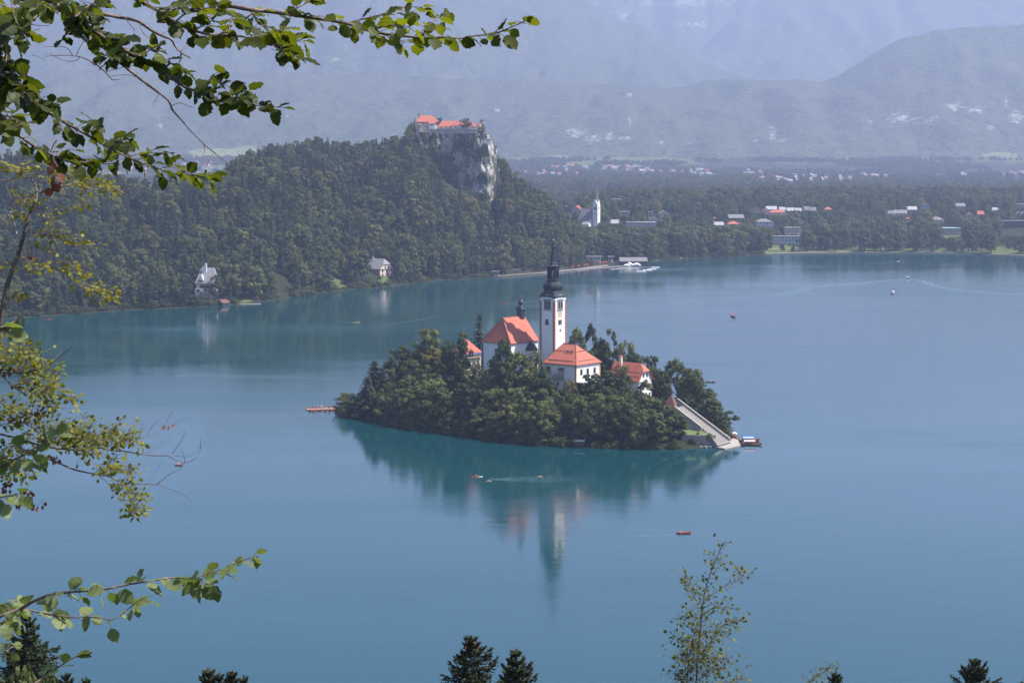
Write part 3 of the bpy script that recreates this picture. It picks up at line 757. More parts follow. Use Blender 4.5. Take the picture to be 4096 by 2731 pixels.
for k in range(len(IP) - 9):
    a_, b_ = Vector(IP[k]), Vector(IP[k + 1]); nb_ = max(1, int((b_ - a_).length / 2.6))
    for j in range(nb_):
        q = a_.lerp(b_, (j + rnd.uniform(.1, .9)) / nb_); x, y = q.x, q.y + rnd.uniform(.8, 2.2)
        px_ = pix(x, y, 1)[0]
        if px_ > 2735 or 2290 < px_ < 2375: continue
        plant('b', rnd.choice((2, 5)), (x, y, -.5), rnd.uniform(2.6, 5.0), rnd.uniform(1.3, 1.9), "shaded bush overhanging the island's front waterline", "bushes overhanging the island waterline", "bush", "leafy_bush")
# undergrowth bushes along the island's waterline and slope
for k in range(60):
    for _ in range(200):
        x = rnd.uniform(-80, 70); y = rnd.uniform(788, 905)
        d = float(isl_d(np.array([x]), np.array([y]))[0])
        if 0.6 < d < 9 and y < 862 - 0.38 * (x + 20) + 8: break
    z = iz(x, y); h = rnd.uniform(3.0, 6.5)
    plant('b', rnd.choice((0, 2, 5)), (x, y, z - 0.4), h, rnd.uniform(1.2, 1.7), "low leafy bush in the dark undergrowth along the island's front waterline", "bushes along the island waterline", "bush", "leafy_bush")
# ------------------------------------------------------------------ buildings
A39 = math.radians(39)
def corner(px, py, Y, z=None):
    p = at(px, py, Y); return p
def arch_pts(w, h, n=6):
    """outline of an arched opening in (u, z), sill at 0"""
    r = w / 2; pts = [(-r, 0), (r, 0)]
    for k in range(n + 1):
        t = math.pi * k / n; pts.append((r * math.cos(t), h - r + r * math.sin(t)))
    return pts
def face_frame(side):
    """local axes of a wall: 'L' is the wall y=0 (u runs to -x), 'R' is the wall x=0 (u runs to +y)"""
    if side == 'L': return Vector((-1, 0, 0)), Vector((0, -1, 0))
    return Vector((0, 1, 0)), Vector((1, 0, 0))
def opening(root, side, u, z, w, h, arch=False, frame=0.16, name="window", off=0.0, mat='glass', fmat='frame', x0=0.0, y0=0.0, depth=0.10):
    """a window: raised surround with the dark pane set 4 cm behind the surround's face"""
    U, Nn = face_frame(side); o = Vector((x0, y0, 0)) + Nn * off
    def P(a, b, d): q = o + U * a + Nn * d; return (q.x, q.y, b)
    def outline(w_, h_, zz): return [(u + a, zz + b) for a, b in (arch_pts(w_, h_) if arch else [(-w_ / 2, 0), (w_ / 2, 0), (w_ / 2, h_), (-w_ / 2, h_)])]
    b = MB(); io = outline(w, h, z); oo = outline(w + 2 * frame, h + 2 * frame, z - frame); n = len(io)
    for k in range(n):
        j = (k + 1) % n
        b.poly([P(*oo[k], depth), P(*oo[j], depth), P(*io[j], depth), P(*io[k], depth)])
        b.poly([P(*oo[k], 0.0), P(*oo[j], 0.0), P(*oo[j], depth), P(*oo[k], depth)])
        b.poly([P(*io[k], depth), P(*io[j], depth), P(*io[j], 0.02), P(*io[k], 0.02)])
    fr = b.build(name, M[fmat], root)
    g = MB(); g.poly([P(a, c, 0.04) for a, c in io]); g.build("pane", M[mat], fr)
    return fr
def quoins(root, xyz, h0, h1, mat, bw=0.75, bh=0.55, t=0.04, inward=((-1, 0), (0, 1)), name="quoins"):
    """alternating corner stones on the two walls meeting at a corner"""
    b = MB(); z = h0; k = 0
    while z + bh < h1:
        w = bw if k % 2 == 0 else bw * 0.55
        (ax, ay), (bx, by) = inward
        # slab on wall y=const running along (ax), slab on wall x=const running along (by)
        sy = -1 if by > 0 else 1; sx = 1 if ax < 0 else -1
        b.box((xyz[0] + ax * w / 2 + sx * t * 0.5, xyz[1] + sy * t * 0.5, z + bh / 2), (w / 2 + t * 0.5, t * 0.5 + 0.002, bh / 2 - 0.03))
        w2 = bw * 1.3 - w
        b.box((xyz[0] + sx * t * 0.5, xyz[1] + by * w2 / 2, z + bh / 2 + 0.004), (t * 0.5 + 0.002, w2 / 2, bh / 2 - 0.034))
        z += bh; k += 1
    return b.build(name, M[mat], root)
def walls_box(root, x0, x1, y0, y1, z0, z1, mat, name="wall"):
    b = MB(); b.box(((x0 + x1) / 2, (y0 + y1) / 2, (z0 + z1) / 2), ((x1 - x0) / 2, (y1 - y0) / 2, (z1 - z0) / 2))
    return b.build(name, M[mat], root)
def hip_roof(root, x0, x1, y0, y1, ze, rise, ra, rb, mat='tile', axis='x', th=0.25, name="roof", gable_b=False):
    """hipped roof over the rectangle; ridge along axis from ra to rb (local coordinate on that axis)"""
    b = MB()
    if axis == 'x':
        ym = (y0 + y1) / 2; A = (ra, ym, ze + rise); B = (rb, ym, ze + rise)
        c = [(x0, y0, ze), (x1, y0, ze), (x1, y1, ze), (x0, y1, ze)]
        b.poly([c[0], c[1], B, A]); b.poly([c[2], c[3], A, B]); b.poly([c[1], c[2], B]); b.poly([c[3], c[0], A])
    else:
        xm = (x0 + x1) / 2; A = (xm, ra, ze + rise); B = (xm, rb, ze + rise)
        c = [(x0, y0, ze), (x1, y0, ze), (x1, y1, ze), (x0, y1, ze)]
        b.poly([c[0], c[1], A]); b.poly([c[1], c[2], B, A]); b.poly([c[2], c[3], B]); b.poly([c[3], c[0], A, B])
    for k in range(4):
        p, q = c[k], c[(k + 1) % 4]
        b.poly([(p[0], p[1], ze - th), (q[0], q[1], ze - th), q, p])
    b.poly([(p[0], p[1], ze - th) for p in reversed(c)])
    return b.build(name, M[mat], root)
def gable_roof(root, x0, x1, y0, y1, ze, rise, mat='redroof', axis='x', th=0.22, over=0.5, name="roof"):
    """gabled roof slab pair; ridge along axis"""
    b = MB()
    if axis == 'x':
        ym = (y0 + y1) / 2
        prof = [(y0 - over, ze - over * rise / (ym - y0)), (ym, ze + rise), (y1 + over, ze - over * rise / (ym - y0))]
        ring = lambda x: [(x, y, z) for y, z in prof] + [(x, y, z - th) for y, z in reversed(prof)]
        b.loft([ring(x0 - over), ring(x1 + over)])
    else:
        xm = (x0 + x1) / 2
        prof = [(x0 - over, ze - over * rise / (xm - x0)), (xm, ze + rise), (x1 + over, ze - over * rise / (xm - x0))]
        ring = lambda y: [(x, y, z) for x, z in prof] + [(x, y, z - th) for x, z in reversed(prof)]
        b.loft([ring(y0 - over), ring(y1 + over)])
    return b.build(name, M[mat], root)
def gable_wall(root, x0, x1, y0, y1, z0, ze, rise, mat, axis='x', name="wall"):
    b = MB()
    if axis == 'x':
        ym = (y0 + y1) / 2; ring = lambda x: [(x, y0, z0), (x, y1, z0), (x, y1, ze), (x, ym, ze + rise - 0.05), (x, y0, ze)]
        b.loft([ring(x0), ring(x1)])
    else:
        xm = (x0 + x1) / 2; ring = lambda y: [(x0, y, z0), (x1, y, z0), (x1, y, ze), (xm, y, ze + rise - 0.05), (x0, y, ze)]
        b.loft([ring(y0), ring(y1)])
    return b.build(name, M[mat], root)

# ---- bell tower
def build_tower():
    p = at(2218, 1400, 838.6); S = 7.7; z0 = 19.0
    r = empty("bell_tower", (p.x, p.y, z0), -A39)
    tag(r, "tall white bell tower with red quoins and black baroque spire on the island", "tower")
    zt = 54.6 - z0
    b = MB()
    s0 = 0.12    # slight batter
    b.loft([[(-S - s0, -s0, -4), (s0, -s0, -4), (s0, S + s0, -4), (-S - s0, S + s0, -4)], [(-S, 0, zt), (0, 0, zt), (0, S, zt), (-S, S, zt)]])
    b.build("shaft", M['whitewall'], r)
    # curved pediments, one per wall, and a cornice
    for nm, side in (("L", 'L'), ("R", 'R'), ("B", 'B'), ("C", 'C')):
        g = MB(); pts = []
        for k in range(17):
            u = -1 + 2 * k / 16; hgt = 0.35 + 1.55 * max(0, 1 - (abs(u) / 0.55) ** 2) ** 0.5 * (0.5 + 0.5 * math.cos(u * 2.2)) if abs(u) < 0.55 else 0.35 + 0.1 * abs(u)
            pts.append((u * S / 2, hgt))
        for off in (0.14,):
            def Q(u, z, d):
                if side == 'L': return (-S / 2 + u, -d, zt + z)
                if side == 'R': return (d, S / 2 + u, zt + z)
                if side == 'B': return (-S / 2 - u, S + d, zt + z)
                return (-S - d, S / 2 - u, zt + z)
            for k in range(16):
                (a, za), (c, zc) = pts[k], pts[k + 1]
                g.poly([Q(a, -0.5, off), Q(c, -0.5, off), Q(c, zc, off), Q(a, za, off)])
                g.poly([Q(a, za, off), Q(c, zc, off), Q(c, zc, -0.7), Q(a, za, -0.7)])
                g.poly([Q(a, -0.5, 0), Q(c, -0.5, 0), Q(c, -0.5, off), Q(a, -0.5, off)])
        g.build("pediment", M['whitewall'], r)
    for (cx, cy, inw) in ((0, 0, ((-1, 0), (0, 1))), (-S, 0, ((1, 0), (0, 1))), (0, S, ((-1, 0), (0, -1)))):
        quoins(r, (cx, cy, 0), 0.2, zt - 0.2, 'redtrim', 0.95, 0.62, 0.17, inw)
    # belfry windows: grey stone surround with twin arched lights
    for side in 'LR':
        fw = MB(); U, Nn = face_frame(side); c = S * 0.49
        o = U * c + Nn * 0.10
        if side == 'L': fw.box((o.x, o.y, 52.3 - z0), (1.75, 0.14, 2.05))
        else: fw.box((o.x, o.y, 52.3 - z0), (0.14, 1.75, 2.05))
        f = fw.build("belfry_window", M['frame'], r)
        sill = MB(); 
        for zz in (50.15, 54.45):
            if side == 'L': sill.box((o.x, o.y - .1, zz - z0), (1.95, 0.22, 0.12))
            else: sill.box((o.x + .1, o.y, zz - z0), (0.22, 1.95, 0.12))
        sill.build("sill", M['frame'], f)
        for du in (-0.78, 0.78):
            g = MB(); U2, N2 = U, Nn
            q = [(U2 * (c + du + a) + N2 * 0.26) for a, _ in arch_pts(1.12, 3.1)]
            g.poly([(v.x, v.y, 50.6 - z0 + zz) for v, (_, zz) in zip(q, arch_pts(1.12, 3.1))])
            g.build("louvre", M['glass'], f)
    opening(r, 'L', S * 0.52, 43.9 - z0, 1.35, 2.1, True, 0.28, off=0.08)
    for du in (-0.62, 0.62): opening(r, 'R', S * 0.47 + du, 43.9 - z0, 0.85, 2.0, True, 0.12, off=0.08)
    opening(r, 'R', S * 0.5, 40.9 - z0, 0.55, 0.9, False, 0.10, off=0.09)
    # painted clock panel on the sunny wall
    ck = MB(); U, Nn = face_frame('R'); o = U * S * 0.47 + Nn * 0.08
    ck.box((o.x, o.y, 48.3 - z0), (0.05, 1.25, 1.4))
    ckf = ck.build("clock_face", M['creamwall'], r)
    rg = MB()
    for k in range(12):
        t = 2 * math.pi * k / 12
        rg.box((o.x + 0.07, o.y + 0.95 * math.sin(t), 48.3 - z0 + 1.05 * math.cos(t)), (0.03, 0.10, 0.16))
    rg.build("numerals", M['redtrim'], ckf)
    hd = MB(); hd.box((o.x + 0.09, o.y + 0.05, 48.5 - z0), (0.03, 0.10, 0.62)); hd.box((o.x + 0.09, o.y - 0.1, 48.15 - z0), (0.029, 0.32, 0.08))
    hd.build("hand", M['ochre'], ckf)
    # copper spire: flared square skirt, bell, open lantern, needle
    c = (-S / 2, S / 2, 0)
    def sq(h, z, ch):     # square ring with chamfered corners
        k = h * ch
        return [(c[0] + a, c[1] + d, z - z0) for a, d in ((-h + k, -h), (h - k, -h), (h, -h + k), (h, h - k), (h - k, h), (-h + k, h), (-h, h - k), (-h, -h + k))]
    b = MB()
    b.loft([sq(4.35, 55.55, .03), sq(4.4, 55.8, .03), sq(4.05, 56.2, .04), sq(3.55, 57.0, .08), sq(3.1, 57.9, .2), sq(2.85, 58.5, .3)])
    sk = b.build("spire_skirt", M['copper'], r)
    b = MB(); b.smooth = False
    b.loft([sq(3.25, 58.5, .32), sq(3.45, 58.8, .34), sq(3.4, 59.0, .36), sq(3.75, 59.2, .4), sq(3.85, 59.9, .45), sq(3.55, 60.9, .5), sq(2.75, 61.7, .55), sq(2.5, 62.0, .55), sq(2.75, 62.1, .55), sq(2.75, 62.5, .55), sq(2.45, 62.6, .55)])
    b.build("spire_bell", M['copper'], r)
    b = MB()
    for k in range(8):
        t = math.pi / 8 + k * math.pi / 4
        b.box((c[0] + 2.1 * math.cos(t), c[1] + 2.1 * math.sin(t), 65.1 - z0), (0.42, 0.34, 2.6), rz=t)
    b.loft([sq(2.3, 62.6, .55), sq(2.3, 63.5, .55)]); b.loft([sq(2.35, 66.9, .55), sq(2.35, 67.9, .55), sq(2.75, 68.0, .55), sq(2.85, 68.35, .55)])
    b.build("lantern", M['copper'], r)
    b = MB()
    b.lathe([(2.85, 68.3), (2.2, 68.7), (1.75, 69.2), (1.85, 69.5), (1.45, 70.0), (1.15, 71.0), (0.62, 75.2), (0.45, 75.6), (0.7, 75.8), (0.86, 76.3), (0.66, 76.8), (0.3, 77.1), (0.42, 77.6), (0.25, 78.2), (0.1, 78.9)], 8, 0, (c[0], c[1], -z0), math.pi / 8)
    b.build("needle", M['copper'], r)
    b = MB(); b.smooth = True; b.lathe([(0.02, -.42), (.3, -.3), (.42, 0), (.3, .3), (.02, .42)], 10, 0, (c[0], c[1], 79.2 - z0)); b.build("ball", M['gold'], r)
    b = MB(); b.box((c[0], c[1], 80.5 - z0), (0.07, 0.07, 0.95)); b.box((c[0], c[1], 80.8 - z0), (0.45, 0.06, 0.07)); b.build("cross", M['copper'], r)
build_tower()

# ---- church
def build_church():
    p = at(2042, 1374, 838); z0 = 22.0; ze = p.z - z0; LX, LY = 16.3, 19.2
    r = empty("island_church", (p.x, p.y, z0), -A39)
    tag(r, "white island church with steep red tiled roof and small black onion turret", "church")
    i = 0.45
    b = MB()
    b.loft([[(-LX + i, i, -5), (-i, i, -5), (-i, LY, -5), (-LX + i, LY, -5)], [(-LX + i, i, ze - .1), (-i, i, ze - .1), (-i, LY, ze - .1), (-LX + i, LY, ze - .1)]])
    b.poly([(-LX + i, LY, ze - .1), (-i, LY, ze - .1), (-LX / 2, LY, ze + 9.6)])
    b.build("wall", M['whitewall'], r)
    hip = hip_roof(r, -LX, 0, 0, LY + 0.25, ze, 10.1, 4.7, LY + 0.25, 'tile', 'y')
    rc = MB(); xm = -LX / 2
    rc.tube([(xm, 4.7, ze + 10.15), (xm, LY, ze + 10.15)], 0.16); rc.tube([(0, 0, ze + .05), (xm, 4.7, ze + 10.12)], 0.14); rc.tube([(-LX, 0, ze + .05), (xm, 4.7, ze + 10.12)], 0.14)
    rc.build("ridge_tiles", M['brownroof'], hip)
    gt = MB(); gt.tube([(0.08, -.05, ze - .28), (0.08, LY, ze - .28)], 0.13); gt.tube([(-LX, -.08, ze - .28), (0.05, -.08, ze - .28)], 0.13)
    gt.build("gutter", M['brownroof'], r)
    quoins(r, (-LX + i, i, 0), -2, ze - .6, 'copper', 0.7, 0.6, 0.12, ((1, 0), (0, 1)))
    quoins(r, (-i, i, 0), -2, ze - .6, 'copper', 0.7, 0.6, 0.12, ((-1, 0), (0, 1)))
    opening(r, 'L', 10.6, 3.2, 1.5, 3.0, True, 0.3, off=-i)
    for u in (4.6, 8.4): opening(r, 'R', u, 5.2, 1.2, 3.6, True, 0.2, off=-i)
    opening(r, 'R', 17.9, 3.4, 1.0, 2.6, True, 0.18, off=-i)
    # side apse with a dark hood
    n = 7; cy = 14.0; R = 3.3
    ring = lambda rr, z: [(-i + rr * math.sin(math.pi * k / n) * 1.0, cy - rr * math.cos(math.pi * k / n), z) for k in range(n + 1)]
    b = MB(); b.loft([ring(R - .3, -4), ring(R - .3, ze - 3.6)], cap=False, closed=False); ap = b.build("apse", M['whitewall'], r)
    b = MB(); top = (-i + .3, cy, ze - .35); rg = ring(R, ze - 3.65); r2 = ring(R * .62, ze - 1.5)
    b.loft([ring(R, ze - 3.9), rg, r2], cap=False, closed=False)
    for k in range(n): b.poly([r2[k], r2[k + 1], top])
    b.poly([(v[0], v[1], ze - 3.9) for v in reversed(ring(R, 0))])
    b.build("apse_roof", M['copper'], ap)
    opening(ap, 'R', cy + .3, 2.4, 0.8, 2.2, True, 0.15, off=R - .8, name="apse_window")
    # ridge turret
    ty = 17.0; c = (xm, ty)
    def sq(h, z): return [(c[0] - h, c[1] - h, z - z0), (c[0] + h, c[1] - h, z - z0), (c[0] + h, c[1] + h, z - z0), (c[0] - h, c[1] + h, z - z0)]
    b = MB(); b.loft([sq(1.22, 43.2), sq(1.22, 48.9)]); tu = b.build("turret", M['copper'], r)
    b = MB(); b.loft([sq(1.25, 48.7), sq(1.62, 48.95), sq(1.62, 49.2), sq(1.3, 49.5), sq(0.95, 50.1), sq(0.8, 50.4)])
    b.lathe([(0.85, 50.3), (0.55, 50.7), (0.45, 51.0), (0.8, 51.3), (1.1, 51.75), (1.08, 52.2), (0.7, 52.8), (0.34, 53.3), (0.16, 54.0), (0.08, 54.5)], 12, 0, (c[0], c[1], -z0))
    b.build("turret_roof", M['copper'], tu)
    b = MB(); b.smooth = True; b.lathe([(.02, -.24), (.2, -.12), (.24, 0), (.2, .12), (.02, .24)], 8, 0, (c[0], c[1], 54.6 - z0)); b.build("turret_ball", M['gold'], tu)
    opening(tu, 'R', 0, 46.6 - z0, 0.8, 1.5, True, 0.1, x0=c[0] + 1.22, y0=c[1], name="turret_window", fmat='copper')
    opening(tu, 'L', 0, 46.6 - z0, 0.8, 1.5, True, 0.1, x0=c[0], y0=c[1] - 1.22, name="turret_window", fmat='copper')
build_church()

# ---- large house
def build_house():
    p = at(2305, 1461, 822); z0 = 18.0; ze = p.z - z0; LX, LY = 17.8, 17.8; i = 0.55
    r = empty("large_house", (p.x, p.y, z0), -A39)
    tag(r, "large white island house under a broad red hipped roof before the bell tower", "house")
    walls_box(r, -LX + i, -i, i, LY - i, -8, ze - .12, 'whitewall')
    rf = hip_roof(r, -LX, 0, 0, LY, ze, 7.6, -13.5, -7.0)
    rc = MB(); T = ze + 7.65; m_ = LY / 2
    rc.tube([(-13.5, m_, T), (-7, m_, T)], .15)
    for q in ((0, 0), (0, LY)): rc.tube([(q[0], q[1], ze + .05), (-7, m_, T - .03)], .13)
    rc.tube([(-LX, 0, ze + .05), (-13.5, m_, T - .03)], .13); rc.build("ridge_tiles", M['brownroof'], rf)
    sg = MB()       # rows of snow guards on both visible slopes
    for f, cnt in ((0.16, 26), (0.62, 14)):
        for k in range(cnt):
            x = (-LX + 2.0) * (1 - f) + (-13.5) * f + (LX - 3.5 - f * 8) * k / cnt
            y = f * m_; sg.box((x, y - .1, ze + f * 7.6 + .16), (0.18, 0.06, 0.14))
        for k in range(max(6, cnt // 2 + 2)):
            y = m_ + (k / max(6, cnt // 2 + 2) - .5) * (LY - 3) * (1 - f) * .95
            sg.box((-7.0 * f + .1, y, ze + f * 7.6 + .16), (0.06, 0.18, 0.14))
    sg.build("snow_guards", M['brownroof'], rf)
    for x in (-8.2, -6.0):
        d = MB(); y = 5.6; z = ze + y / m_ * 7.6
        d.box((x, y - .35, z + .35), (.38, .3, .3)); d.build("roof_hatch", M['greyroof'], rf)
    gt = MB(); gt.tube([(.05, .0, ze - .3), (.05, LY, ze - .3)], .12); gt.tube([(-LX, -.05, ze - .3), (0, -.05, ze - .3)], .12); gt.tube([(-.1, .1, ze - .3), (-i + .1, i - .1, ze - 1.2), (-i + .08, i - .12, -7)], .11)
    gt.build("gutter", M['brownroof'], r)
    quoins(r, (-i, i, 0), -4, ze - .4, 'ochre', .75, .6, .14, ((-1, 0), (0, 1)))
    quoins(r, (-i, LY - i, 0), 2, ze - .4, 'ochre', .75, .6, .14, ((-1, 0), (0, -1)))
    for u in (3.6, 8.0, 12.8): opening(r, 'R', u + .6, ze - 4.4, 1.25, 2.2, False, .22, off=-i, x0=0)
    opening(r, 'L', 15.0, ze - 3.4, 1.6, 1.6, False, .22, off=-i)
    for u in (6.0, 10.0): opening(r, 'L', u, ze - 8.9, .9, 1.2, False, .16, off=-i)
    opening(r, 'L', 9.4, ze - 12.2, .8, .9, False, .14, off=-i)
    bal = MB(); bal.box((-9.2, i - .6, ze - 6.2), (2.6, .6, .12)); bal.box((-10.6, i - 1.12, ze - 5.2), (1.2, .08, .95)); bal.box((-7.9, i - .5, ze - 4.1), (1.0, .5, 1.9))
    bl = bal.build("oriel_balcony", M['greywall'], r)
    br = MB(); br.poly([(-9.6, i - 1.3, ze - 2.3), (-6.6, i - 1.3, ze - 2.0), (-6.6, i, ze - 1.5), (-9.6, i, ze - 1.8)]); br.poly([(-9.6, i - 1.3, ze - 2.42), (-9.6, i, ze - 1.92), (-6.6, i, ze - 1.62), (-6.6, i - 1.3, ze - 2.12)]); br.build("oriel_roof", M['brownroof'], bl)
    pw = MB(); pw.box((2.6, 8.6, ze - 7.2), (3.0, 8.4, .15)); po = pw.build("porch_roof", M['paleroof'], r)
    ps = MB()
    for y in (.6, 6, 11.5, 16.4): ps.box((5.2, y, ze - 11.5), (.15, .15, 4.2))
    ps.build("porch_posts", M['darkwall'], po)
    pb = MB(); pb.box((-.35, 8.9, ze - 9.4), (.06, 7.6, 2.0)); pb.build("porch_shade_panel", M['glass'], po)  # dark panel, stands in for the shade under the porch roof
build_house()

def build_house2():
    p = at(2556, 1522, 826); z0 = 14.5; ze = p.z - z0; LX, LY = 16.5, 10.2; i = .5; rise = 6.7
    r = empty("gabled_house", (p.x, p.y, z0), -A39)
    tag(r, "smaller white island house with clipped sunny gable and chimney on its red roof", "house")
    ym = LY / 2; zj = ze + 3.6; yj = ym * 3.6 / rise
    b = MB(); ring = lambda x: [(x, i, -9), (x, LY - i, -9), (x, LY - i, ze + .3), (x, LY - yj, zj - .1), (x, yj, zj - .1), (x, i, ze + .3)]
    b.loft([ring(-LX + i), ring(-i)]); b.build("wall", M['whitewall'], r)
    b = MB(); A = (-LX + .2, ym, ze + rise); B = (-2.6, ym, ze + rise); e0 = -.35
    zl = ze - .35 * rise / ym
    b.poly([(-LX, e0, zl), (.35, e0, zl), (.35, yj, zj), B, A]); b.poly([(.35, LY - e0, zl), (-LX, LY - e0, zl), A, B, (.35, LY - yj, zj)]); b.poly([(.35, yj, zj), (.35, LY - yj, zj), B])
    b.poly([(-LX, LY - e0, zl), (-LX, e0, zl), A])
    b.poly([(-LX, e0, zl - .2), (-LX, LY - e0, zl - .2), (-LX, LY - e0, zl), (-LX, e0, zl)])
    for (u, v) in (((.35, e0, zl), (.35, yj, zj)), ((.35, yj, zj), (.35, LY - yj, zj)), ((.35, LY - yj, zj), (.35, LY - e0, zl)), ((-LX, e0, zl), (.35, e0, zl))):
        b.poly([(u[0], u[1], u[2] - .22), (v[0], v[1], v[2] - .22), v, u])
    b.poly([(-LX, e0, zl - .2), (.35, e0, zl - .22), (.35, yj, zj - .22), (-LX, yj, zj - .22)]); b.poly([(.35, LY - e0, zl - .22), (-LX, LY - e0, zl - .22), (-LX, LY - yj, zj - .22), (.35, LY - yj, zj - .22)])
    rf = b.build("roof", M['tile'], r)
    sg = MB()
    for f in (.2, .45):
        for k in range(22): sg.box((-LX + 1 + k * .7, ym * f - .1, ze + rise * f + .12), (.16, .06, .13))
    sg.build("snow_guards", M['brownroof'], rf)
    ch = MB(); ch.box((-12.4, ym - .9, ze + rise + .3), (.55, .55, 2.0)); c = ch.build("chimney", M['creamwall'], rf)
    cc = MB(); cc.box((-12.4, ym - .9, ze + rise + 2.45), (.72, .72, .16)); cc.build("chimney_cap", M['redroof'], c)
    for u in (3.9, 6.4): opening(r, 'R', u, ze + 1.0, .85, 1.4, False, .14, off=-i)
    for u in (3.2, 6.0, 8.4): opening(r, 'R', u, ze - 3.3, .85, 1.4, False, .14, off=-i)
    for u in (3.2, 6.0, 8.4): opening(r, 'R', u, ze - 7.2, .85, 1.4, False, .14, off=-i)
    gt = MB()
    for u in (3.2, 6.0, 8.4):
        gt.box((.02 - i, u, ze - 1.2), (.03, .7, .35)); gt.box((.02 - i, u, ze - 4.2), (.03, .7, .3))
    gt.build("painted_panel", M['creamwall'], r)
build_house2()

def build_house3():
    p = at(1866, 1420, 858); z0 = 22.0; ze = 29.6 - z0
    r = empty("scaffolded_house", (p.x, p.y, z0), -A39)
    tag(r, "red roofed island house wrapped in scaffolding, left of the church", "house")
    walls_box(r, -9.6, -.4, .4, 10.2, -5, ze - .1, 'creamwall')
    rf = hip_roof(r, -10, 0, 0, 10.6, ze, 5.6, -6.0, -4.0)
    ev = MB(); ev.box((.12, 5.3, ze - .35), (.08, 5.4, .28)); ev.box((-5, -.12, ze - .35), (5.1, .08, .28)); ev.build("eaves_board", M['blue'], rf)
    for u in (2.6, 5.3, 8.2): opening(r, 'R', u, ze - 4.6, 1.0, 1.7, False, .16, off=-.4)
    s = MB()
    for y in np.arange(.2, 10.6, 2.0):
        s.tube([(1.6, y, -5), (1.6, y, ze + .6)], .07, 5)
    for z in (-2.4, 0.0, 2.4, 4.8, ze - .1): s.tube([(1.6, 0, z), (1.6, 10.4, z)], .06, 5); s.box((1.0, 5.2, z - .5), (.55, 5.2, .06))
    sc = s.build("scaffold_frame", M['greyroof'], empty("scaffolding", (p.x, p.y, z0), -A39))
    tag(sc.parent, "metal scaffolding with plank decks against the cream house by the church", "scaffolding")
build_house3()

# ---- gatehouse, stairs, walls, landing
def build_gate():
    p = at(2684, 1600, 809); z0 = 9.0
    r = empty("gatehouse", (p.x, p.y, z0), -A39 + .25); tag(r, "small gatehouse with steep brown pyramid roof at the head of the stairs", "gatehouse")
    walls_box(r, -2.3, 2.3, -2.3, 2.3, -3, 4.2, 'stone')
    b = MB(); sq = lambda h, z: [(-h, -h, z), (h, -h, z), (h, h, z), (-h, h, z)]
    b.loft([sq(2.9, 3.9), sq(2.85, 4.15), sq(2.2, 5.2), sq(.12, 9.1)]); rf = b.build("roof", M['brownroof'], r)
    b = MB(); b.tube([(0, 0, 9.0), (0, 0, 10.1)], .07); b.lathe([(.02, -.18), (.17, 0), (.02, .18)], 8, 0, (0, 0, 9.6)); b.build("finial", M['copper'], rf)
build_gate()
def build_stairs():
    r = empty("stone_stairs", tuple(ST_B)); r.rotation_euler = (0, 0, math.atan2(ST_DIR.y, ST_DIR.x))
    tag(r, "long pale stone stairway climbing from the boat landing", "stairs")
    b = MB(); n = 44; run = 21.5 / n; rise = 13.2 / n
    yL = lambda x: 2.4 + 5.0 * max(0.0, 1 - x / 9.0) ** 1.5
    yR = -4.4; hw = 5.0
    for k in range(n):      # local x runs up the stairs, +y is the camera side; the lowest steps fan out
        x0 = k * run; z1 = (k + 1) * rise; a, c = yL(x0), yL(x0 + run)
        b.poly([(x0, yR, z1 - rise), (x0, a, z1 - rise), (x0, a, z1), (x0, yR, z1)], 1); b.poly([(x0, yR, z1), (x0, a, z1), (x0 + run, c, z1), (x0 + run, yR, z1)])
        b.poly([(x0, a, -2), (x0 + run, c, -2), (x0 + run, c, z1), (x0, a, z1)], 1)
    b.poly([(0, yR, 0), (21.5, yR, 13.2), (21.5, yR, -2), (0, yR, -2)], 1)
    b.build("steps", [M['step'], M['stone']], r)
    def rail(y, h, x0, x1, nm):
        g = MB(); t = .3
        zz = lambda x: x / 21.5 * 13.2
        g.loft([[(x0, y - t, zz(x0) - 2), (x0, y + t, zz(x0) - 2), (x0, y + t, zz(x0) + h), (x0, y - t, zz(x0) + h)], [(x1, y - t, zz(x1) - 2), (x1, y + t, zz(x1) - 2), (x1, y + t, zz(x1) + h), (x1, y - t, zz(x1) + h)]])
        o = g.build(nm, M['stone'], r)
        c = MB(); c.loft([[(x0, y - t - .08, zz(x0) + h), (x0, y + t + .08, zz(x0) + h), (x0, y + t + .08, zz(x0) + h + .15), (x0, y - t - .08, zz(x0) + h + .15)], [(x1, y - t - .08, zz(x1) + h), (x1, y + t + .08, zz(x1) + h), (x1, y + t + .08, zz(x1) + h + .15), (x1, y - t - .08, zz(x1) + h + .15)]])
        c.build("coping", M['palestone'], o)
    rail(-4.75, 1.25, .4, 24, "parapet"); rail(2.7, .55, 9.5, 21.5, "parapet")
build_stairs()
def ret_wall(name, a, b_, z0, z1, mat, label, cat="wall", t=.5, rag=0.0):
    g = MB(); n = 12; A = Vector((a[0], a[1], 0)); B = Vector((b_[0], b_[1], 0)); d = (B - A); nn = Vector((-d.y, d.x, 0)).normalized() * t
    rings = []
    for k in range(n + 1):
        q = A + d * k / n; zt = z1 + (rnd.uniform(-rag, rag)); bow = nn * (math.sin(math.pi * k / n) * -1.2)
        q = q + bow
        rings.append([(q.x, q.y, z0), (q.x + nn.x, q.y + nn.y, z0), (q.x + nn.x, q.y + nn.y, zt), (q.x, q.y, zt)])
    g.loft(rings); return tag(g.build(name, M[mat]), label, cat)
q0 = at(2722, 1712, 794); q1 = at(2785, 1712, 794)
ret_wall("terrace_wall", (q0.x, 794), (q1.x, 793), 3.0, 8.0, 'stone', "upper grey stone terrace wall beside the stairs under the grass bank")
q2 = at(2728, 1750, 789); q3 = at(2864, 1750, 786.5)
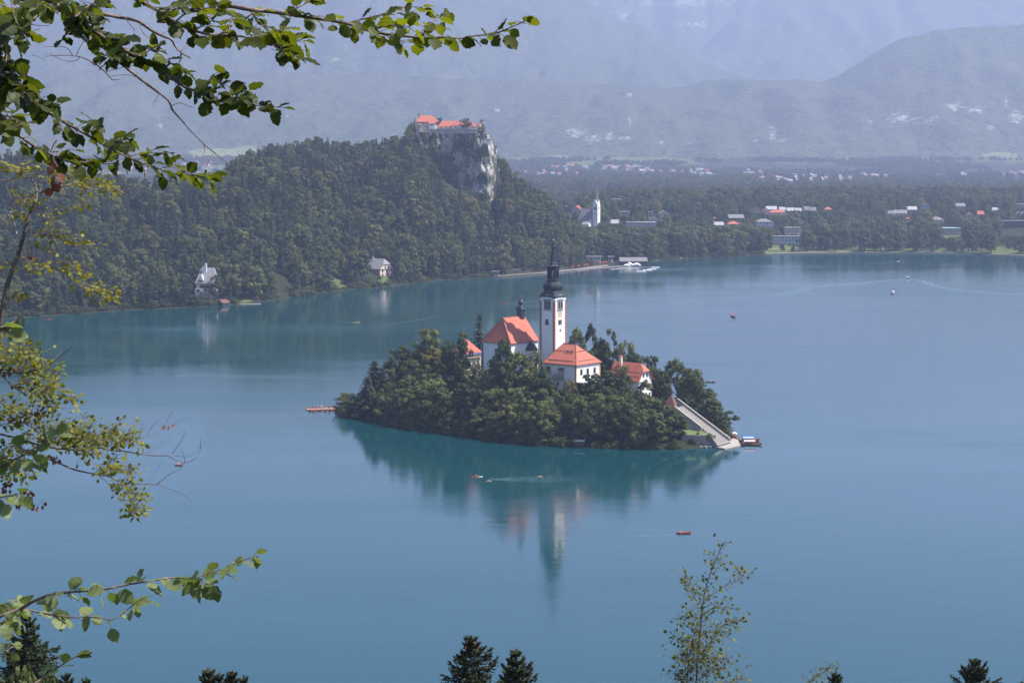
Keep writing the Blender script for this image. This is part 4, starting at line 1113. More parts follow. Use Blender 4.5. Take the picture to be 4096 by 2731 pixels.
ret_wall("terrace_wall", (q2.x, 789.5), (q3.x, 787.5), 0.3, 4.6, 'stone', "lower stone terrace wall with ivy near the blue board")
def lawn_slab(pts, z0, z1, nm):
    g = MB(); c = [(p[0], p[1]) for p in pts]
    zz = z1 if isinstance(z1, (list, tuple)) else [z1] * len(c)
    g.loft([[(x, y, z0) for x, y in c], [(x, y, q) for (x, y), q in zip(c, zz)]]); o = g.build(nm, M['lawn']); return struct(o)
m_, nd_, lk_, p_ = new_mat("mown grass"); n_ = noise(nd_, lk_, .6, 4)
lk_.new(mixcol(nd_, lk_, n_, (0.07, 0.11, 0.03), (0.15, 0.17, 0.055)), p_.inputs["Base Color"]); p_.inputs["Roughness"].default_value = .95; M['lawn'] = m_
lawn_slab([(q0.x - .5, 794.2), (q1.x - .2, 793.2), (q1.x - 4.6, 799.5), (q0.x - 2.5, 799)], 2.0, (8.1, 8.1, 10.4, 10.6), "terrace_lawn")
lawn_slab([(q2.x, 789.6), (q3.x - .4, 787.6), (q3.x - 8.6, 795.0), (q2.x - 1, 793.4)], 0.2, (4.5, 4.5, 7.2, 6.6), "terrace_lawn")
lp = [wat(2862, 1787, .5), wat(2899, 1793, .5), wat(2962, 1779, .5), wat(2952, 1758, .5), wat(2925, 1750, .5), wat(2900, 1762, .5)]
g = MB(); g.loft([[(p.x, p.y, -1.5) for p in lp], [(p.x, p.y, .55) for p in lp]]); tag(g.build("landing_stage", M['palestone']), "pale stone landing stage at the foot of the island stairs", "landing")
# rough stone bank under the lower wall
g = MB()
for k in range(34):
    c = wat(rnd.uniform(2800, 2868), rnd.uniform(1779, 1787), .35); s = rnd.uniform(.25, .6)
    g.box((c.x, c.y, c.z), (s, s * .8, s * .6), rz=rnd.uniform(0, 3))
tag(g.build("boulders", M['stone']), "band of pale boulders edging the shore by the landing", "boulders", kind="stuff")
# hedge bush on the lower wall
for (px, py, Y, w, h, lab) in ((2836, 1738, 786.6, 3.4, 3.6, "dark ivy bush at the corner where lower wall meets stairs"), (2793, 1733, 789.2, 2.2, 3.0, "dark shrub growing over the middle of the lower wall"), (2768, 1757, 787, 4.6, 3.6, "grey green willow bush on the shore left of the blue board")):
    p = at(px, py, Y); plant('b', 5, (p.x, Y, p.z - h * .75), h, w / h * 1.05, lab, None, "bush", "leafy_bush")
g = MB(); g.smooth = True
rg = []
for k in range(11):
    s = -1 + k / 5; w = .42 * (1 - abs(s) ** 2.6) + .02
    rg.append([(s * 1.9, w * math.cos(t), .1 * math.sin(t) + .12 * abs(s) ** 3) for t in np.linspace(0, 2 * math.pi, 9)[:-1]])
g.loft(rg); p = wat(2827, 1773, 1.2)
tag(g.build("paddle_board", M['cyan'], None, (p.x, p.y, 1.35), -.3), "bright blue paddle board lying on the shore below the terrace wall", "paddle board")
bpy.data.objects["paddle_board"].rotation_euler = (.5, 0, -.25)
# ------------------------------------------------------------------ castle on the rock
def build_castle():
    Y0 = 2012.0
    def zpy(py, Y): return at(2048, py, Y).z
    def xpx(px, Y): return at(px, 540, Y).x
    r = empty("hilltop_castle", (xpx(1795, Y0), Y0, zpy(520, Y0)))
    tag(r, "stone castle with orange red roofs along the top of the rock cliff", "castle")
    ox, oz = r.location.x, r.location.z
    def bx(px0, px1, pyt, pyb, dy0, dy1, mat, name="wall"):
        x0, x1 = xpx(px0, Y0) - ox, xpx(px1, Y0) - ox
        return walls_box(r, x0, x1, dy0, dy1, zpy(pyb, Y0) - oz, zpy(pyt, Y0) - oz, mat, name)
    def hip(px0, px1, pye, pyr, dy0, dy1, ra, rb, par=None):
        x0, x1 = xpx(px0, Y0) - ox, xpx(px1, Y0) - ox; ze = zpy(pye, Y0) - oz
        return hip_roof(r, x0, x1, dy0, dy1, ze, zpy(pyr, Y0) - oz - ze, xpx(ra, Y0) - ox, xpx(rb, Y0) - ox, 'redroof', 'x', .4)
    # west wing
    w1 = bx(1665, 1744, 487, 530, 0, 16, 'creamwall')
    r1 = hip(1661, 1752, 488, 462, -1.2, 17.2, 1682, 1728)
    g = MB(); g.box((xpx(1675, Y0) - ox, 7, zpy(463, Y0) - oz), (.9, .9, 2.6)); g.build("chimney", M['greywall'], r1)
    bx(1716, 1742, 494, 518, -4, 0, 'whitewall', "annex"); hip(1714, 1744, 495, 489, -5, .5, 1717, 1741)
    bx(1676, 1686, 500, 528, -3, 0, 'creamwall', "annex"); hip(1675, 1688, 501, 497, -3.6, .3, 1678, 1684)
    bx(1664, 1676, 487, 540, -1.5, 0, 'greywall', "buttress")
    for px, py, w, h in ((1690, 491, 1.2, 1.8), (1728, 499, 1.0, 1.4), (1706, 506, .7, 1.0), (1680, 512, .7, 1.0)):
        opening(r, 'L', 0, zpy(py, Y0) - oz - h / 2, w, h, False, .25, x0=xpx(px, Y0) - ox, off=(4 if px > 1716 and px < 1742 else 3.05 if 1676 < px < 1686 else 0.0))
    # middle wing, gate tower, east wing
    bx(1750, 1815, 505, 528, 3, 14, 'creamwall'); hip(1748, 1820, 506, 484, 2, 15, 1768, 1815)
    bx(1808, 1846, 503, 528, -2, 9, 'creamwall', "tower"); x = xpx(1826, Y0) - ox
    g = MB(); h = 5.4; zt = zpy(503, Y0) - oz; pk = (x, 3.5, zpy(476, Y0) - oz); c = [(x - h, 3.5 - h - .6, zt), (x + h, 3.5 - h - .6, zt), (x + h, 3.5 + h, zt), (x - h, 3.5 + h, zt)]
    for k in range(4): g.poly([c[k], c[(k + 1) % 4], pk])
    g.poly(list(reversed(c))); g.build("tower_roof", M['redroof'], r)
    bx(1846, 1908, 505, 536, 4, 15, 'whitewall'); hip(1836, 1912, 507, 485, 3, 16, 1845, 1882)
    g = MB(); x = xpx(1916, Y0) - ox; g.lathe([(2.4, -5), (2.4, 1.5)], 12, 0, (x, 6, zpy(506, Y0) - oz)); g.build("turret", M['creamwall'], r)
    g = MB(); g.lathe([(2.9, 0), (1.6, 2.6), (.05, 4.6)], 12, 0, (x, 6, zpy(511, Y0) - oz + 1.2)); g.build("turret_roof", M['redroof'], r)
    # terrace and ramparts
    bx(1745, 1908, 518, 534, -6, 4, 'greywall', "rampart"); bx(1838, 1906, 511, 514, -7.5, -5, 'greywall', "parapet"); bx(1750, 1838, 514, 517, -7.5, -5, 'greywall', "parapet")
    for px in (1764, 1784, 1802, 1822, 1866, 1892):
        opening(r, 'L', 0, zpy(512, Y0) - oz, 1.0, 1.6, False, .15, x0=xpx(px, Y0) - ox, off=(2 if 1808 < px < 1846 else -3))
    bx(1946, 1964, 556, 580, 10, 16, 'whitewall', "guard_house"); hip_roof(r, xpx(1944, Y0) - ox, xpx(1967, Y0) - ox, 9, 17, zpy(557, Y0) - oz, 1.6, xpx(1948, Y0) - ox, xpx(1962, Y0) - ox, 'greyroof')
    u = MB(); xx = xpx(1874, Y0) - ox; u.lathe([(2.4, 0), (.1, 1.1)], 8, 0, (xx, -1, zpy(514, Y0) - oz)); u.tube([(xx, -1, zpy(520, Y0) - oz), (xx, -1, zpy(514, Y0) - oz + 1)], .1)
    tag(u.build("parasol", M['white'], None, (ox, Y0, oz)), "white parasol on the castle terrace", "parasol")
    for px, pyt, pyb, w, lab in ((1864, 472, 512, 40, "round leafy tree standing among the castle roofs"), (1924, 508, 545, 32, "dark tree at the castle's eastern end above the cliff"), (1658, 510, 532, 14, "small bush at the castle's western foot")):
        p = at(px, pyt, Y0 + (0 if px == 1864 else 2)); b_ = at(px, pyb, p.y)
        plant('b', 2 if px == 1864 else 0, (p.x, p.y - (2 if px == 1864 else 0), b_.z), p.z - b_.z, 1.35 * (w / F * Y0) / (.8 * (p.z - b_.z)), lab)
build_castle()

# ------------------------------------------------------------------ houses round the lake and in the valley
KEEP = []      # (px0, px1, distance, py below which trees may not rise in front)
def find_Y(px, py, h, y0, y1=7200):
    """nearest distance at which a thing of height h standing on the ground tops out at photo row py"""
    ys = np.arange(y0, y1, 6.0); d = np.array([ray(px, py)]);
    t = ys / d[0, 1]; x = d[0, 0] * t; z = CAMH + d[0, 2] * t
    e = z - (ground_z(x, ys) + h)
    k = np.nonzero((e[:-1] > 0) != (e[1:] > 0))[0]
    return float(ys[k[0]]) if len(k) else float(ys[np.argmin(np.abs(e))])
def small_house(px0, px1, pyt, pyb, style, wall, roof, label, cat="house", group=None, name="house", rot=0.0, Y=None, y0=None, depth=None, floors=2, nwin=3, h=None, far=False, keep=True):
    """px0..px1, pyt..pyb: the part seen in the photograph"""
    pc = (px0 + px1) / 2
    hm = h or 8.5
    ds = float(shore_d(pc))
    if Y is None: Y = find_Y(pc, pyt, hm, (y0 or ds + 130))
    s = Y / F; w = (px1 - px0) * s; top = at(pc, pyt, Y); gz_ = gz(top.x, Y)
    H = top.z - gz_
    dp = depth or max(6.0, min(w * .8, 12.0))
    if rot: w = w / (abs(math.cos(rot)) + .5 * abs(math.sin(rot)))
    r = empty(name, (top.x, Y, gz_), rot); tag(r, label, cat, group)
    hw = w / 2
    if style == 'flat':
        walls_box(r, -hw, hw, 0, dp, -3, H - .5, wall); b = MB(); b.box((0, dp / 2, H - .25), (hw + .7, dp / 2 + .7, .25)); b.build("roof", M[roof], r); ze = H - .6
    elif style == 'hip':
        rs = min(H * .38, w * .3); ze = H - rs; walls_box(r, -hw + .4, hw - .4, .4, dp - .4, -3, ze - .1, wall)
        hip_roof(r, -hw, hw, 0, dp, ze, rs, -hw + min(hw * .75, dp / 2), hw - min(hw * .75, dp / 2), roof)
    elif style == 'gx':      # ridge across the view
        rs = min(H * .45, 4.6); ze = H - rs; gable_wall(r, -hw + .5, hw - .5, 0, dp, -3, ze, rs, wall, 'x'); gable_roof(r, -hw + .5, hw - .5, 0, dp, ze, rs, roof, 'x')
    else:                    # gable to the lake
        rs = min(H * .45, w * .42); ze = H - rs; gable_wall(r, -hw + .4, hw - .4, 0, dp, -3, ze, rs, wall, 'y'); gable_roof(r, -hw + .4, hw - .4, 0, dp, ze, rs, roof, 'y', over=.45)
    if not far:
        fh = 2.9; off = -.4 if style == 'hip' else 0.0
        for k in range(min(floors, max(1, int(ze // fh)))):
            for j in range(nwin):
                u = (j + .5) / nwin * 2 - 1
                opening(r, 'L', -u * (hw - .8), ze - fh * (k + 1) + .9, 1.0, 1.4, False, .14, off=off)
    if keep: KEEP.append((px0 - 2, px1 + 2, Y, pyt + .60 * (pyb - pyt)))
    return r
T = "town houses above the far shore"
TOWN = [
 (2255, 2276, 822, 836, 'hip', 'whitewall', 'redroof', "red hipped roof peeping from trees left of the white spired church", {}),
 (2282, 2324, 823, 846, 'gy', 'whitewall', 'redroof', "white house with red gable roof behind the spired church", {'rot': -.5}),
 (2342, 2382, 882, 914, 'hip', 'whitewall', 'redroof', "white parsonage with red roof right below the spired church", {'y0': 2200}),
 (2448, 2487, 796, 803, 'flat', 'whitewall', 'white', "lone white flat roof deep in the town wood", {}),
 (2474, 2517, 846, 868, 'flat', 'whitewall', 'paleroof', "white framed modern block right of the spired church", {}),
 (2441, 2476, 879, 895, 'gx', 'whitewall', 'paleroof', "low white house with bright pale roof between church and long flat hotel", {}),
 (2509, 2623, 889, 914, 'flat', 'whitewall', 'paleroof', "long white flat roofed hotel with a band of windows", {'nwin': 11, 'depth': 14, 'floors': 2}),
 (2598, 2641, 864, 888, 'gy', 'pinkwall', 'greyroof', "grey roofed gable house just behind the long white hotel", {}),
 (2632, 2684, 843, 862, 'gy', 'whitewall', 'paleroof', "white wide gabled house above the long white hotel", {}),
 (2593, 2612, 846, 866, 'flat', 'whitewall', 'paleroof', "narrow white tower block above the long white hotel", {}),
 (2913, 2980, 858, 882, 'gx', 'darkwall', 'greyroof', "long grey roofed building with dark walls above the red roofed pavilion", {'rot': .1}),
 (2909, 2961, 885, 900, 'hip', 'creamwall', 'redroof', "flat red roofed pavilion below the long grey roof", {}),
 (2857, 2897, 888, 900, 'gx', 'creamwall', 'paleroof', "pale low house left of the red roofed pavilion", {}),
 (2852, 2866, 869, 880, 'hip', 'creamwall', 'redroof', "tiny red roof left of the long grey roof", {}),
 (3016, 3042, 826, 860, 'gy', 'whitewall', 'redroof', "tall narrow white house with small red gable", {'floors': 3, 'nwin': 2}),
 (3049, 3081, 832, 849, 'gy', 'pinkwall', 'redroof', "pink house with red gable roof beside the narrow white one", {}),
 (3065, 3109, 825, 840, 'gx', 'whitewall', 'paleroof', "grey roofed house behind the pink gabled one", {}),
 (3076, 3147, 840, 864, 'hip', 'creamwall', 'redroof', "big house with broad orange red roof in the middle of town", {'nwin': 6}),
 (3117, 3143, 828, 841, 'gx', 'whitewall', 'white', "white roofed house right behind the broad orange roof", {}),
 (3147, 3180, 831, 842, 'gx', 'whitewall', 'white', "bright white house right of the broad orange roof", {}),
 (3181, 3208, 832, 843, 'gx', 'whitewall', 'paleroof', "pale grey roofed house next to the bright white one", {}),
 (3215, 3240, 826, 844, 'gx', 'greywall', 'greyroof', "dark grey roofed house, left of two", {}),
 (3241, 3266, 829, 846, 'gx', 'greywall', 'greyroof', "dark grey roofed house, right of two", {}),
 (3297, 3331, 828, 842, 'hip', 'whitewall', 'redroof', "house with vivid red hipped roof above the park trees", {}),
 (3022, 3092, 876, 926, 'hip', 'bluewall', 'greyroof', "pale blue villa with grey hipped roof and lower wing", {'nwin': 5, 'floors': 3, 'depth': 16}),
 (3205, 3231, 882, 899, 'gy', 'greywall', 'greyroof', "small grey gable house among trees above the timber hotel", {}),
 (3142, 3202, 910, 946, 'flat', 'creamwall', 'paleroof', "hotel with white balcony bands and timber front", {'nwin': 5, 'floors': 3, 'y0': 2260}),
 (3089, 3203, 945, 988, 'flat', 'bluewall', 'greyroof', "wide dark roofed lakeside restaurant with glazed front", {'nwin': 9, 'floors': 2, 'y0': 2230, 'depth': 16}),
 (3551, 3574, 842, 856, 'gx', 'whitewall', 'greyroof', "low grey roofed annex left of the dormered house", {}),
 (3575, 3631, 840, 868, 'gx', 'whitewall', 'greyroof', "grey roofed house with pointed dormer in its middle", {}),
 (3624, 3670, 826, 850, 'gx', 'greywall', 'paleroof', "modern pale roofed house right of the dormered one", {}),
 (3686, 3719, 808, 848, 'gy', 'bluewall', 'redroof', "tall pale gabled house with pinkish roof", {'floors': 3, 'nwin': 2}),
 (3723, 3777, 868, 893, 'hip', 'pinkwall', 'greyroof', "grey roofed pink villa below the tall pale house", {}),
 (3817, 3863, 813, 847, 'gx', 'greywall', 'greyroof', "big dark grey roofed house at the wood's edge", {}),
 (3867, 3899, 848, 869, 'gy', 'creamwall', 'redroof', "steep bright red roof between dark conifers", {}),
 (3910, 3938, 844, 860, 'gx', 'whitewall', 'redroof', "white house with red roof and small chimney", {}),
 (3765, 3842, 912, 965, 'flat', 'greywall', 'greenroof', "stone villa with mint green flat roof behind the lawn", {'nwin': 5, 'floors': 3, 'y0': 2380, 'depth': 18}),
 (4011, 4130, 883, 972, 'flat', 'darkwall', 'greyroof', "big dark lakeside hotel with rows of balconies, cut by the photo's edge", {'nwin': 9, 'floors': 5, 'y0': 2330, 'depth': 22}),
 (4061, 4110, 816, 828, 'flat', 'whitewall', 'white', "white flat building at the top edge of the town", {}),
 (4067, 4083, 846, 862, 'gy', 'whitewall', 'paleroof', "white gabled house, left of two above the dark hotel", {}),
 (4084, 4106, 846, 864, 'gy', 'whitewall', 'paleroof', "white gabled house, right of two above the dark hotel", {}),
 (3970, 3997, 830, 840, 'gx', 'bluewall', 'paleroof', "pale house half hidden right of the red roofs", {}),
 (3624, 3641, 870, 886, 'hip', 'creamwall', 'redroof', "small red roof below the dormered house", {}),
]
for t in TOWN: small_house(*t[:5], 'townwall' if t[5] == 'whitewall' else t[5], 'paleroof' if t[6] == 'white' else t[6], t[7], **({'group': T} | t[8]))

def white_church():
    Y = find_Y(2386, 735, 62, 2250); s = Y / F
    z = lambda py: at(2386, py, Y).z
    x = at(2386, 800, Y).x; g0 = gz(x, Y)
    r = empty("parish_church", (x, Y, g0), -.55); tag(r, "white parish church with needle spire above the far shore", "church")
    zz = lambda py: z(py) - g0
    h = 3.1
    walls_box(r, -h, h, -h, h, -3, zz(820), 'whitewall', "tower")
    g = MB()
    for k in range(4):
        m = Matrix.Rotation(k * math.pi / 2, 4, 'Z'); pts = [Vector((-h, -h - .12, zz(820))), Vector((h, -h - .12, zz(820))), Vector((0, -h - .12, zz(799)))]
        g.poly([m @ p for p in pts])
        g.poly([m @ Vector((-h, -h - .12, zz(820))), m @ Vector((0, -h - .12, zz(799))), m @ Vector((0, 0, zz(799)))]); g.poly([m @ Vector((0, -h - .12, zz(799))), m @ Vector((h, -h - .12, zz(820))), m @ Vector((0, 0, zz(799)))])
    g.build("tower_gable", M['whitewall'], r)
    g = MB(); g.lathe([(2.5, zz(806)), (1.2, zz(778)), (.12, zz(735))], 8); g.tube([(0, 0, zz(737)), (0, 0, zz(725))], .1); g.build("spire", M['greyroof'], r)
    for k in range(3): opening(r, 'L', -1.2 + k * 1.2, zz(838), .7, 2.6, True, .08, off=h)
    opening(r, 'R', 0, zz(838), 1.4, 2.8, True, .1, off=0, x0=h); opening(r, 'L', 0, zz(858), .9, 1.8, True, .1, off=h); opening(r, 'R', 0, zz(858), .9, 1.8, True, .1, x0=h)
    # nave runs back to the left of the tower
    ze = zz(880); rr = zz(836) - ze
    gable_wall(r, -19, -h - .6, -7, 9, -3, ze, rr, 'townwall', 'x'); gable_roof(r, -19, -h - .6, -7, 9, ze, rr, 'greyroof', 'x')  # darker slate puts the nave roof's shade into its colour
    walls_box(r, -13, -h - .1, -12, -7.1, -3, zz(897), 'whitewall', "apse"); hip_roof(r, -13.5, -h - .1, -12.5, -7.05, zz(897), zz(886) - zz(897), -11, -6, 'paleroof', name="apse_roof")
    KEEP.append((2316, 2404, Y, 884))
white_church()
# villages strung along the foot of the mountains
VILL = [(2100, 2185, 676, 690, 9), (2210, 2310, 652, 693, 14), (2330, 2362, 656, 664, 3), (2415, 2545, 655, 676, 16), (2555, 2650, 660, 682, 12), (2685, 2740, 674, 680, 5), (2775, 2870, 670, 690, 10), (2960, 3040, 672, 686, 5), (3030, 3075, 698, 706, 5), (3095, 3185, 688, 718, 12), (3200, 3310, 688, 716, 12), (3330, 3420, 688, 712, 9), (3450, 3575, 680, 700, 8), (3830, 3850, 682, 690, 3), (3990, 4090, 672, 694, 6), (690, 760, 645, 668, 6), (760, 900, 642, 690, 18), (430, 690, 662, 688, 16)]
VR = random.Random(5)
ALLV = []
for (a, b_, c, d, n) in VILL:
    for k in range(max(3, int(n * .75))): ALLV.append((VR.uniform(a, b_), VR.uniform(c, d)))
protos = {}
for k, (px, py) in enumerate(ALLV):
    big = VR.random() < .16; h = VR.uniform(7, 10); w = (VR.uniform(9, 15) if not big else VR.uniform(24, 44)); roof = VR.choice(['paleroof', 'slate', 'redroof', 'paleroof', 'greyroof', 'redroof'] if not big else ['paleroof', 'slate', 'redroof'])
    key = (roof, big)
    Y = find_Y(px, py, h, 4600)
    p = at(px, py, Y); g0 = gz(p.x, Y)
    if key not in protos:
        m = MB(); q = w / 2 / h
        for j, (y, z) in enumerate(((0, 0),)):
            m.box((0, .5, .28), (q, .5, .30), 0)
        rr = [(-q * 1.06, z) for z in (0,)]
        ring = lambda x: [(x, -.08, .56), (x, .5, 1.0 if not big else .74), (x, 1.08, .56), (x, .5, .60)]
        m.loft([ring(-q * 1.04), ring(q * 1.04)], 1)
        protos[key] = m.mesh("village_house", [M['townwall'], M[roof]])
    o = link("village_house", protos[key], None, (p.x, Y, g0 - .3), VR.uniform(-.7, .7), (h, h, h))
    tone = {'paleroof': 'pale roofed', 'redroof': 'red roofed', 'slate': 'dull roofed', 'greyroof': 'grey roofed'}[roof]
    side = "in the hazy village behind the beech branches and wooded hill" if px < 1000 else "in the hazy villages below the mountains beyond town"
    tag(o, ("long " if big else "small ") + tone + (" hall " if big else " pale house ") + side, "hall" if big else "house", "village houses at the mountain foot")
    KEEP.append((px - 7, px + 7, Y, py + 5))
p = at(2765, 664, 6400); g0 = gz(p.x, 6400); Y = find_Y(2765, 664, 26, 5200); p = at(2765, 664, Y); g0 = gz(p.x, Y)
r = empty("village_church", (p.x, Y, g0)); tag(r, "tiny white village church tower at the mountain foot", "church")
walls_box(r, -3.2, 3.2, 0, 6, -1, 17, 'whitewall', "tower"); g = MB(); g.lathe([(3.8, 17), (2.4, 20), (.1, 26)], 8, 0, (0, 3, 0)); g.build("spire", M['greyroof'], r); walls_box(r, 3.3, 15, -1, 8, -1, 9, 'whitewall', "nave")
KEEP.append((2755, 2790, Y, 688))
# chapel on the mountainside
for px, py, w, lab in ((1988, 448, 34, "white pilgrim chapel high on the hazy mountainside"), (2518, 386, 30, "white hillside chapel on the right mountain flank")):
    Y = 9000.0; p = at(px, py, Y)
    dgs = bpy.context.evaluated_depsgraph_get(); dgs.update()
    hit, loc, *_ = SC.ray_cast(dgs, Vector((0, 0, CAMH)) + Vector(ray(px, py)) * 5000, Vector(ray(px, py)).normalized())
    if hit: p = loc
    r = empty("chapel", (p.x, p.y - 4, p.z)); tag(r, lab, "chapel")
    walls_box(r, -11, 11, 0, 14, -8, 7, 'whitewall', "nave"); walls_box(r, -9, -4, -3, 0, -8, 17, 'whitewall', "tower"); g = MB(); g.lathe([(3, 17), (.1, 24)], 6, 0, (-6.5, -1, 0)); g.build("spire", M['greyroof'], r); gable_roof(r, -11, 11, 0, 14, 7, 4, 'paleroof')

# lakeside villas
def villa1():
    Y = float(shore_d(822)) + 26; s = Y / F
    p = at(822, 1190, Y); r = empty("lakeside_villa", (p.x, Y, p.z), -.12); tag(r, "villa with huge grey mansard roof and white chimneys on the left shore", "villa")
    z = lambda py: at(822, py, Y).z - p.z
    hw = 37 * s
    walls_box(r, -hw, hw, 0, 12, -6, z(1132), 'creamwall'); walls_box(r, -hw - .4, -hw + 4.6, -2.2, 0, -6, z(1154), 'whitewall', "bay")
    b = MB(); zr, ze = z(1073), z(1133)
    b.loft([[(-hw - 1, -1.2, ze), (-hw + 2.5, 6, zr), (-hw + 2.5, 7, zr), (-hw - 1, 13.2, ze)], [(hw + 1, -1.2, ze), (hw - 1.5, 6, zr), (hw - 1.5, 7, zr), (hw + 1, 13.2, ze)]])
    rf = b.build("roof", M['slate'], r)
    for x, pt in ((-.6, 1055), (-2.2, 1066)):
        c = MB(); c.box((x, 4.0, (z(pt) + z(1100)) / 2), (.7, .7, (z(pt) - z(1100)) / 2)); ch = c.build("chimney", M['white'], rf); c = MB(); c.box((x, 4.0, z(pt) + .25), (.55, .55, .3)); c.build("chimney_cap", M['redroof'], ch)
    d = MB(); d.poly([(-4.5, -.9, z(1122)), (-1.2, -.9, z(1122)), (-2.6, -.9, z(1098))]); d.poly([(-1.2, -.9, z(1122)), (-1.2, 3, z(1122)), (-2.6, 3.5, z(1098)), (-2.6, -.9, z(1098))]); d.poly([(-4.5, -.9, z(1122)), (-2.6, -.9, z(1098)), (-2.6, 3.5, z(1098)), (-4.5, 3, z(1122))]); d.build("dormer", M['white'], rf)
    for x in (-4, .3, 3.6): opening(r, 'L', -x, z(1166), 1.3, 2.0, False, .2)
    opening(r, 'L', 0, z(1183), 1.3, 2.0, True, .2); opening(r, 'L', hw - 2, z(1166), 1.9, 1.4, False, .2, off=2.2)
    bc = MB(); bc.box((1.0, -.7, z(1146)), (hw - 2, .7, .9)); bc.build("balcony", M['darkwall'], r)
    KEEP.append((778, 835, Y, 1160))
villa1()
def villa2():
    Y = float(shore_d(1522)) + 42; s = Y / F
    p = at(1522, 1116, Y); r = empty("lakeside_house", (p.x, Y, p.z), -.75); tag(r, "pale pink three storey house with grey clipped roof on the left shore", "house")
    z = lambda py: at(1522, py, Y).z - p.z
    X0, X1, Y1 = -11.0, 8.0, 11
    walls_box(r, X0, X1, -8, 8, -5, z(1073), 'pinkwall')
    b = MB(); zr = z(1034); ze = z(1074); hj = ze + (zr - ze) * .45
    A, B = (X0 + .5, 0, zr), (X1 - 3.2, 0, zr)
    b.poly([(X0 - .6, -9, ze), (X1 + .6, -9, ze), (X1 + .6, -4.6, hj), B, A]); b.poly([(X1 + .6, 9, ze), (X0 - .6, 9, ze), A, B, (X1 + .6, 4.6, hj)]); b.poly([(X1 + .6, -4.6, hj), (X1 + .6, 4.6, hj), B]); b.poly([(X0 - .6, 9, ze), (X0 - .6, -9, ze), A])
    b.poly([(X0 - .6, -9, ze - .05), (X0 - .6, 9, ze - .05), (X1 + .6, 9, ze - .05), (X1 + .6, -9, ze - .05)])
    rf = b.build("roof", M['slate'], r)
    gw = MB(); gw.poly([(X1, -8, ze - .1), (X1, 8, ze - .1), (X1, 4.2, hj), (X1, -4.2, hj)]); gw.build("gable", M['pinkwall'], r)
    c = MB(); c.box((X0 + 3.2, -1.5, zr), (.6, .6, 1.6)); c.build("chimney", M['greywall'], rf)
    for k in range(3):
        zz = ze - 2.6 - 3.2 * k
        for x in (-8, -3.6, 1.0, 5): opening(r, 'L', -x, zz, 1.3, 1.9, False, .14, off=8)
        for y in (-5, 0, 5): opening(r, 'R', y, zz + 0, 1.3, 1.9, False, .14, x0=X1)
    for y in (-1.6, 1.6): opening(r, 'R', y, ze + .6, 1.2, 1.7, False, .14, x0=X1)
    ln = MB(); ln.box((X1 + 1.6, 0, ze - 7.6), (1.6, 4.4, .12)); ln.build("canopy", M['white'], r)
    KEEP.append((1475, 1566, Y, 1098))
villa2()
def boathouse(px0, px1, pyt, pyb, Y, label, roof='brownroof', dp=6.5, rot=0.0):
    p = at((px0 + px1) / 2, pyb, Y); s = Y / F; hw = (px1 - px0) / 2 * s; r = empty("boathouse", (p.x, Y, 0), rot); tag(r, label, "boathouse")
    H = at((px0 + px1) / 2, pyt, Y + dp / 2).z; rs = H * .45
    gable_wall(r, -hw, hw, 0, dp, -.5, H - rs, rs, 'darkwall', 'x'); gable_roof(r, -hw, hw, 0, dp, H - rs, rs, roof, 'x', over=.6)
    g = MB(); g.box((hw * .2, -.06, H * .2), (hw * .5, .05, H * .2)); g.build("boat_door", M['glass'], r)
    KEEP.append((px0 - 2, px1 + 2, Y, pyb))
    return r
boathouse(1114, 1155, 1151, 1176, float(wat(1135, 1176).y), "small brown roofed boathouse over the water on the left shore", 'brownroof')
boathouse(886, 922, 1197, 1222, float(wat(904, 1222).y), "dark open boat shelter at the shore below the mansard villa", 'brownroof', rot=.9)
boathouse(2480, 2588, 1029, 1060, float(wat(2535, 1060).y), "long brown roofed rowing boathouse by the bathing beach", 'greyroof', 12)
g = MB(); a = wat(960, 1214, .4); b_ = wat(1040, 1217, .4); g.box(((a.x + b_.x) / 2, (a.y + b_.y) / 2, .1), ((b_.x - a.x) / 2, 1.6, .35)); tag(g.build("jetty", M['palestone']), "thin pale jetty pointing into the lake below the mansard villa", "jetty")

# ------------------------------------------------------------------ bathing beach on the far left shore
def ribbon(name, pts, w, z, mat, kind=None, label=None, cat=None, th=.25):
    m = MB(); n = len(pts); rings = []
    for k, p in enumerate(pts):
        p = Vector((p[0], p[1], 0)); d = Vector((pts[min(k + 1, n - 1)][0] - pts[max(k - 1, 0)][0], pts[min(k + 1, n - 1)][1] - pts[max(k - 1, 0)][1], 0)).normalized(); q = Vector((-d.y, d.x, 0)) * w / 2
        zz = z(p.x, p.y) if callable(z) else z
        rings.append([(p.x - q.x, p.y - q.y, zz - th), (p.x + q.x, p.y + q.y, zz - th), (p.x + q.x, p.y + q.y, zz), (p.x - q.x, p.y - q.y, zz)])
    m.loft(rings); o = m.build(name, M[mat])
    return tag(o, label, cat, None, kind)
def shore_pts(a, b_, r, step=20):
    out = []
    for px in np.arange(a, b_, step):
        d = float(shore_d(px)) + r; out.append(((px - CX) / F * d * 1.002, d))
    return out
ribbon("path", shore_pts(1985, 2440, 2.5), 5, 1.2, 'beachconc', "structure", th=1.5)
ribbon("path", shore_pts(3050, 4300, 4), 4, lambda x, y: gz(x, y) + .25, 'palestone', "structure", th=1.2)
ribbon("path", shore_pts(3060, 3960, 62), 4, lambda x, y: gz(x, y) + .3, 'palestone', "structure", th=.8)
ribbon("path", shore_pts(2620, 3050, 4), 2.5, lambda x, y: gz(x, y) + .2, 'deckwood', "structure", th=1.0)
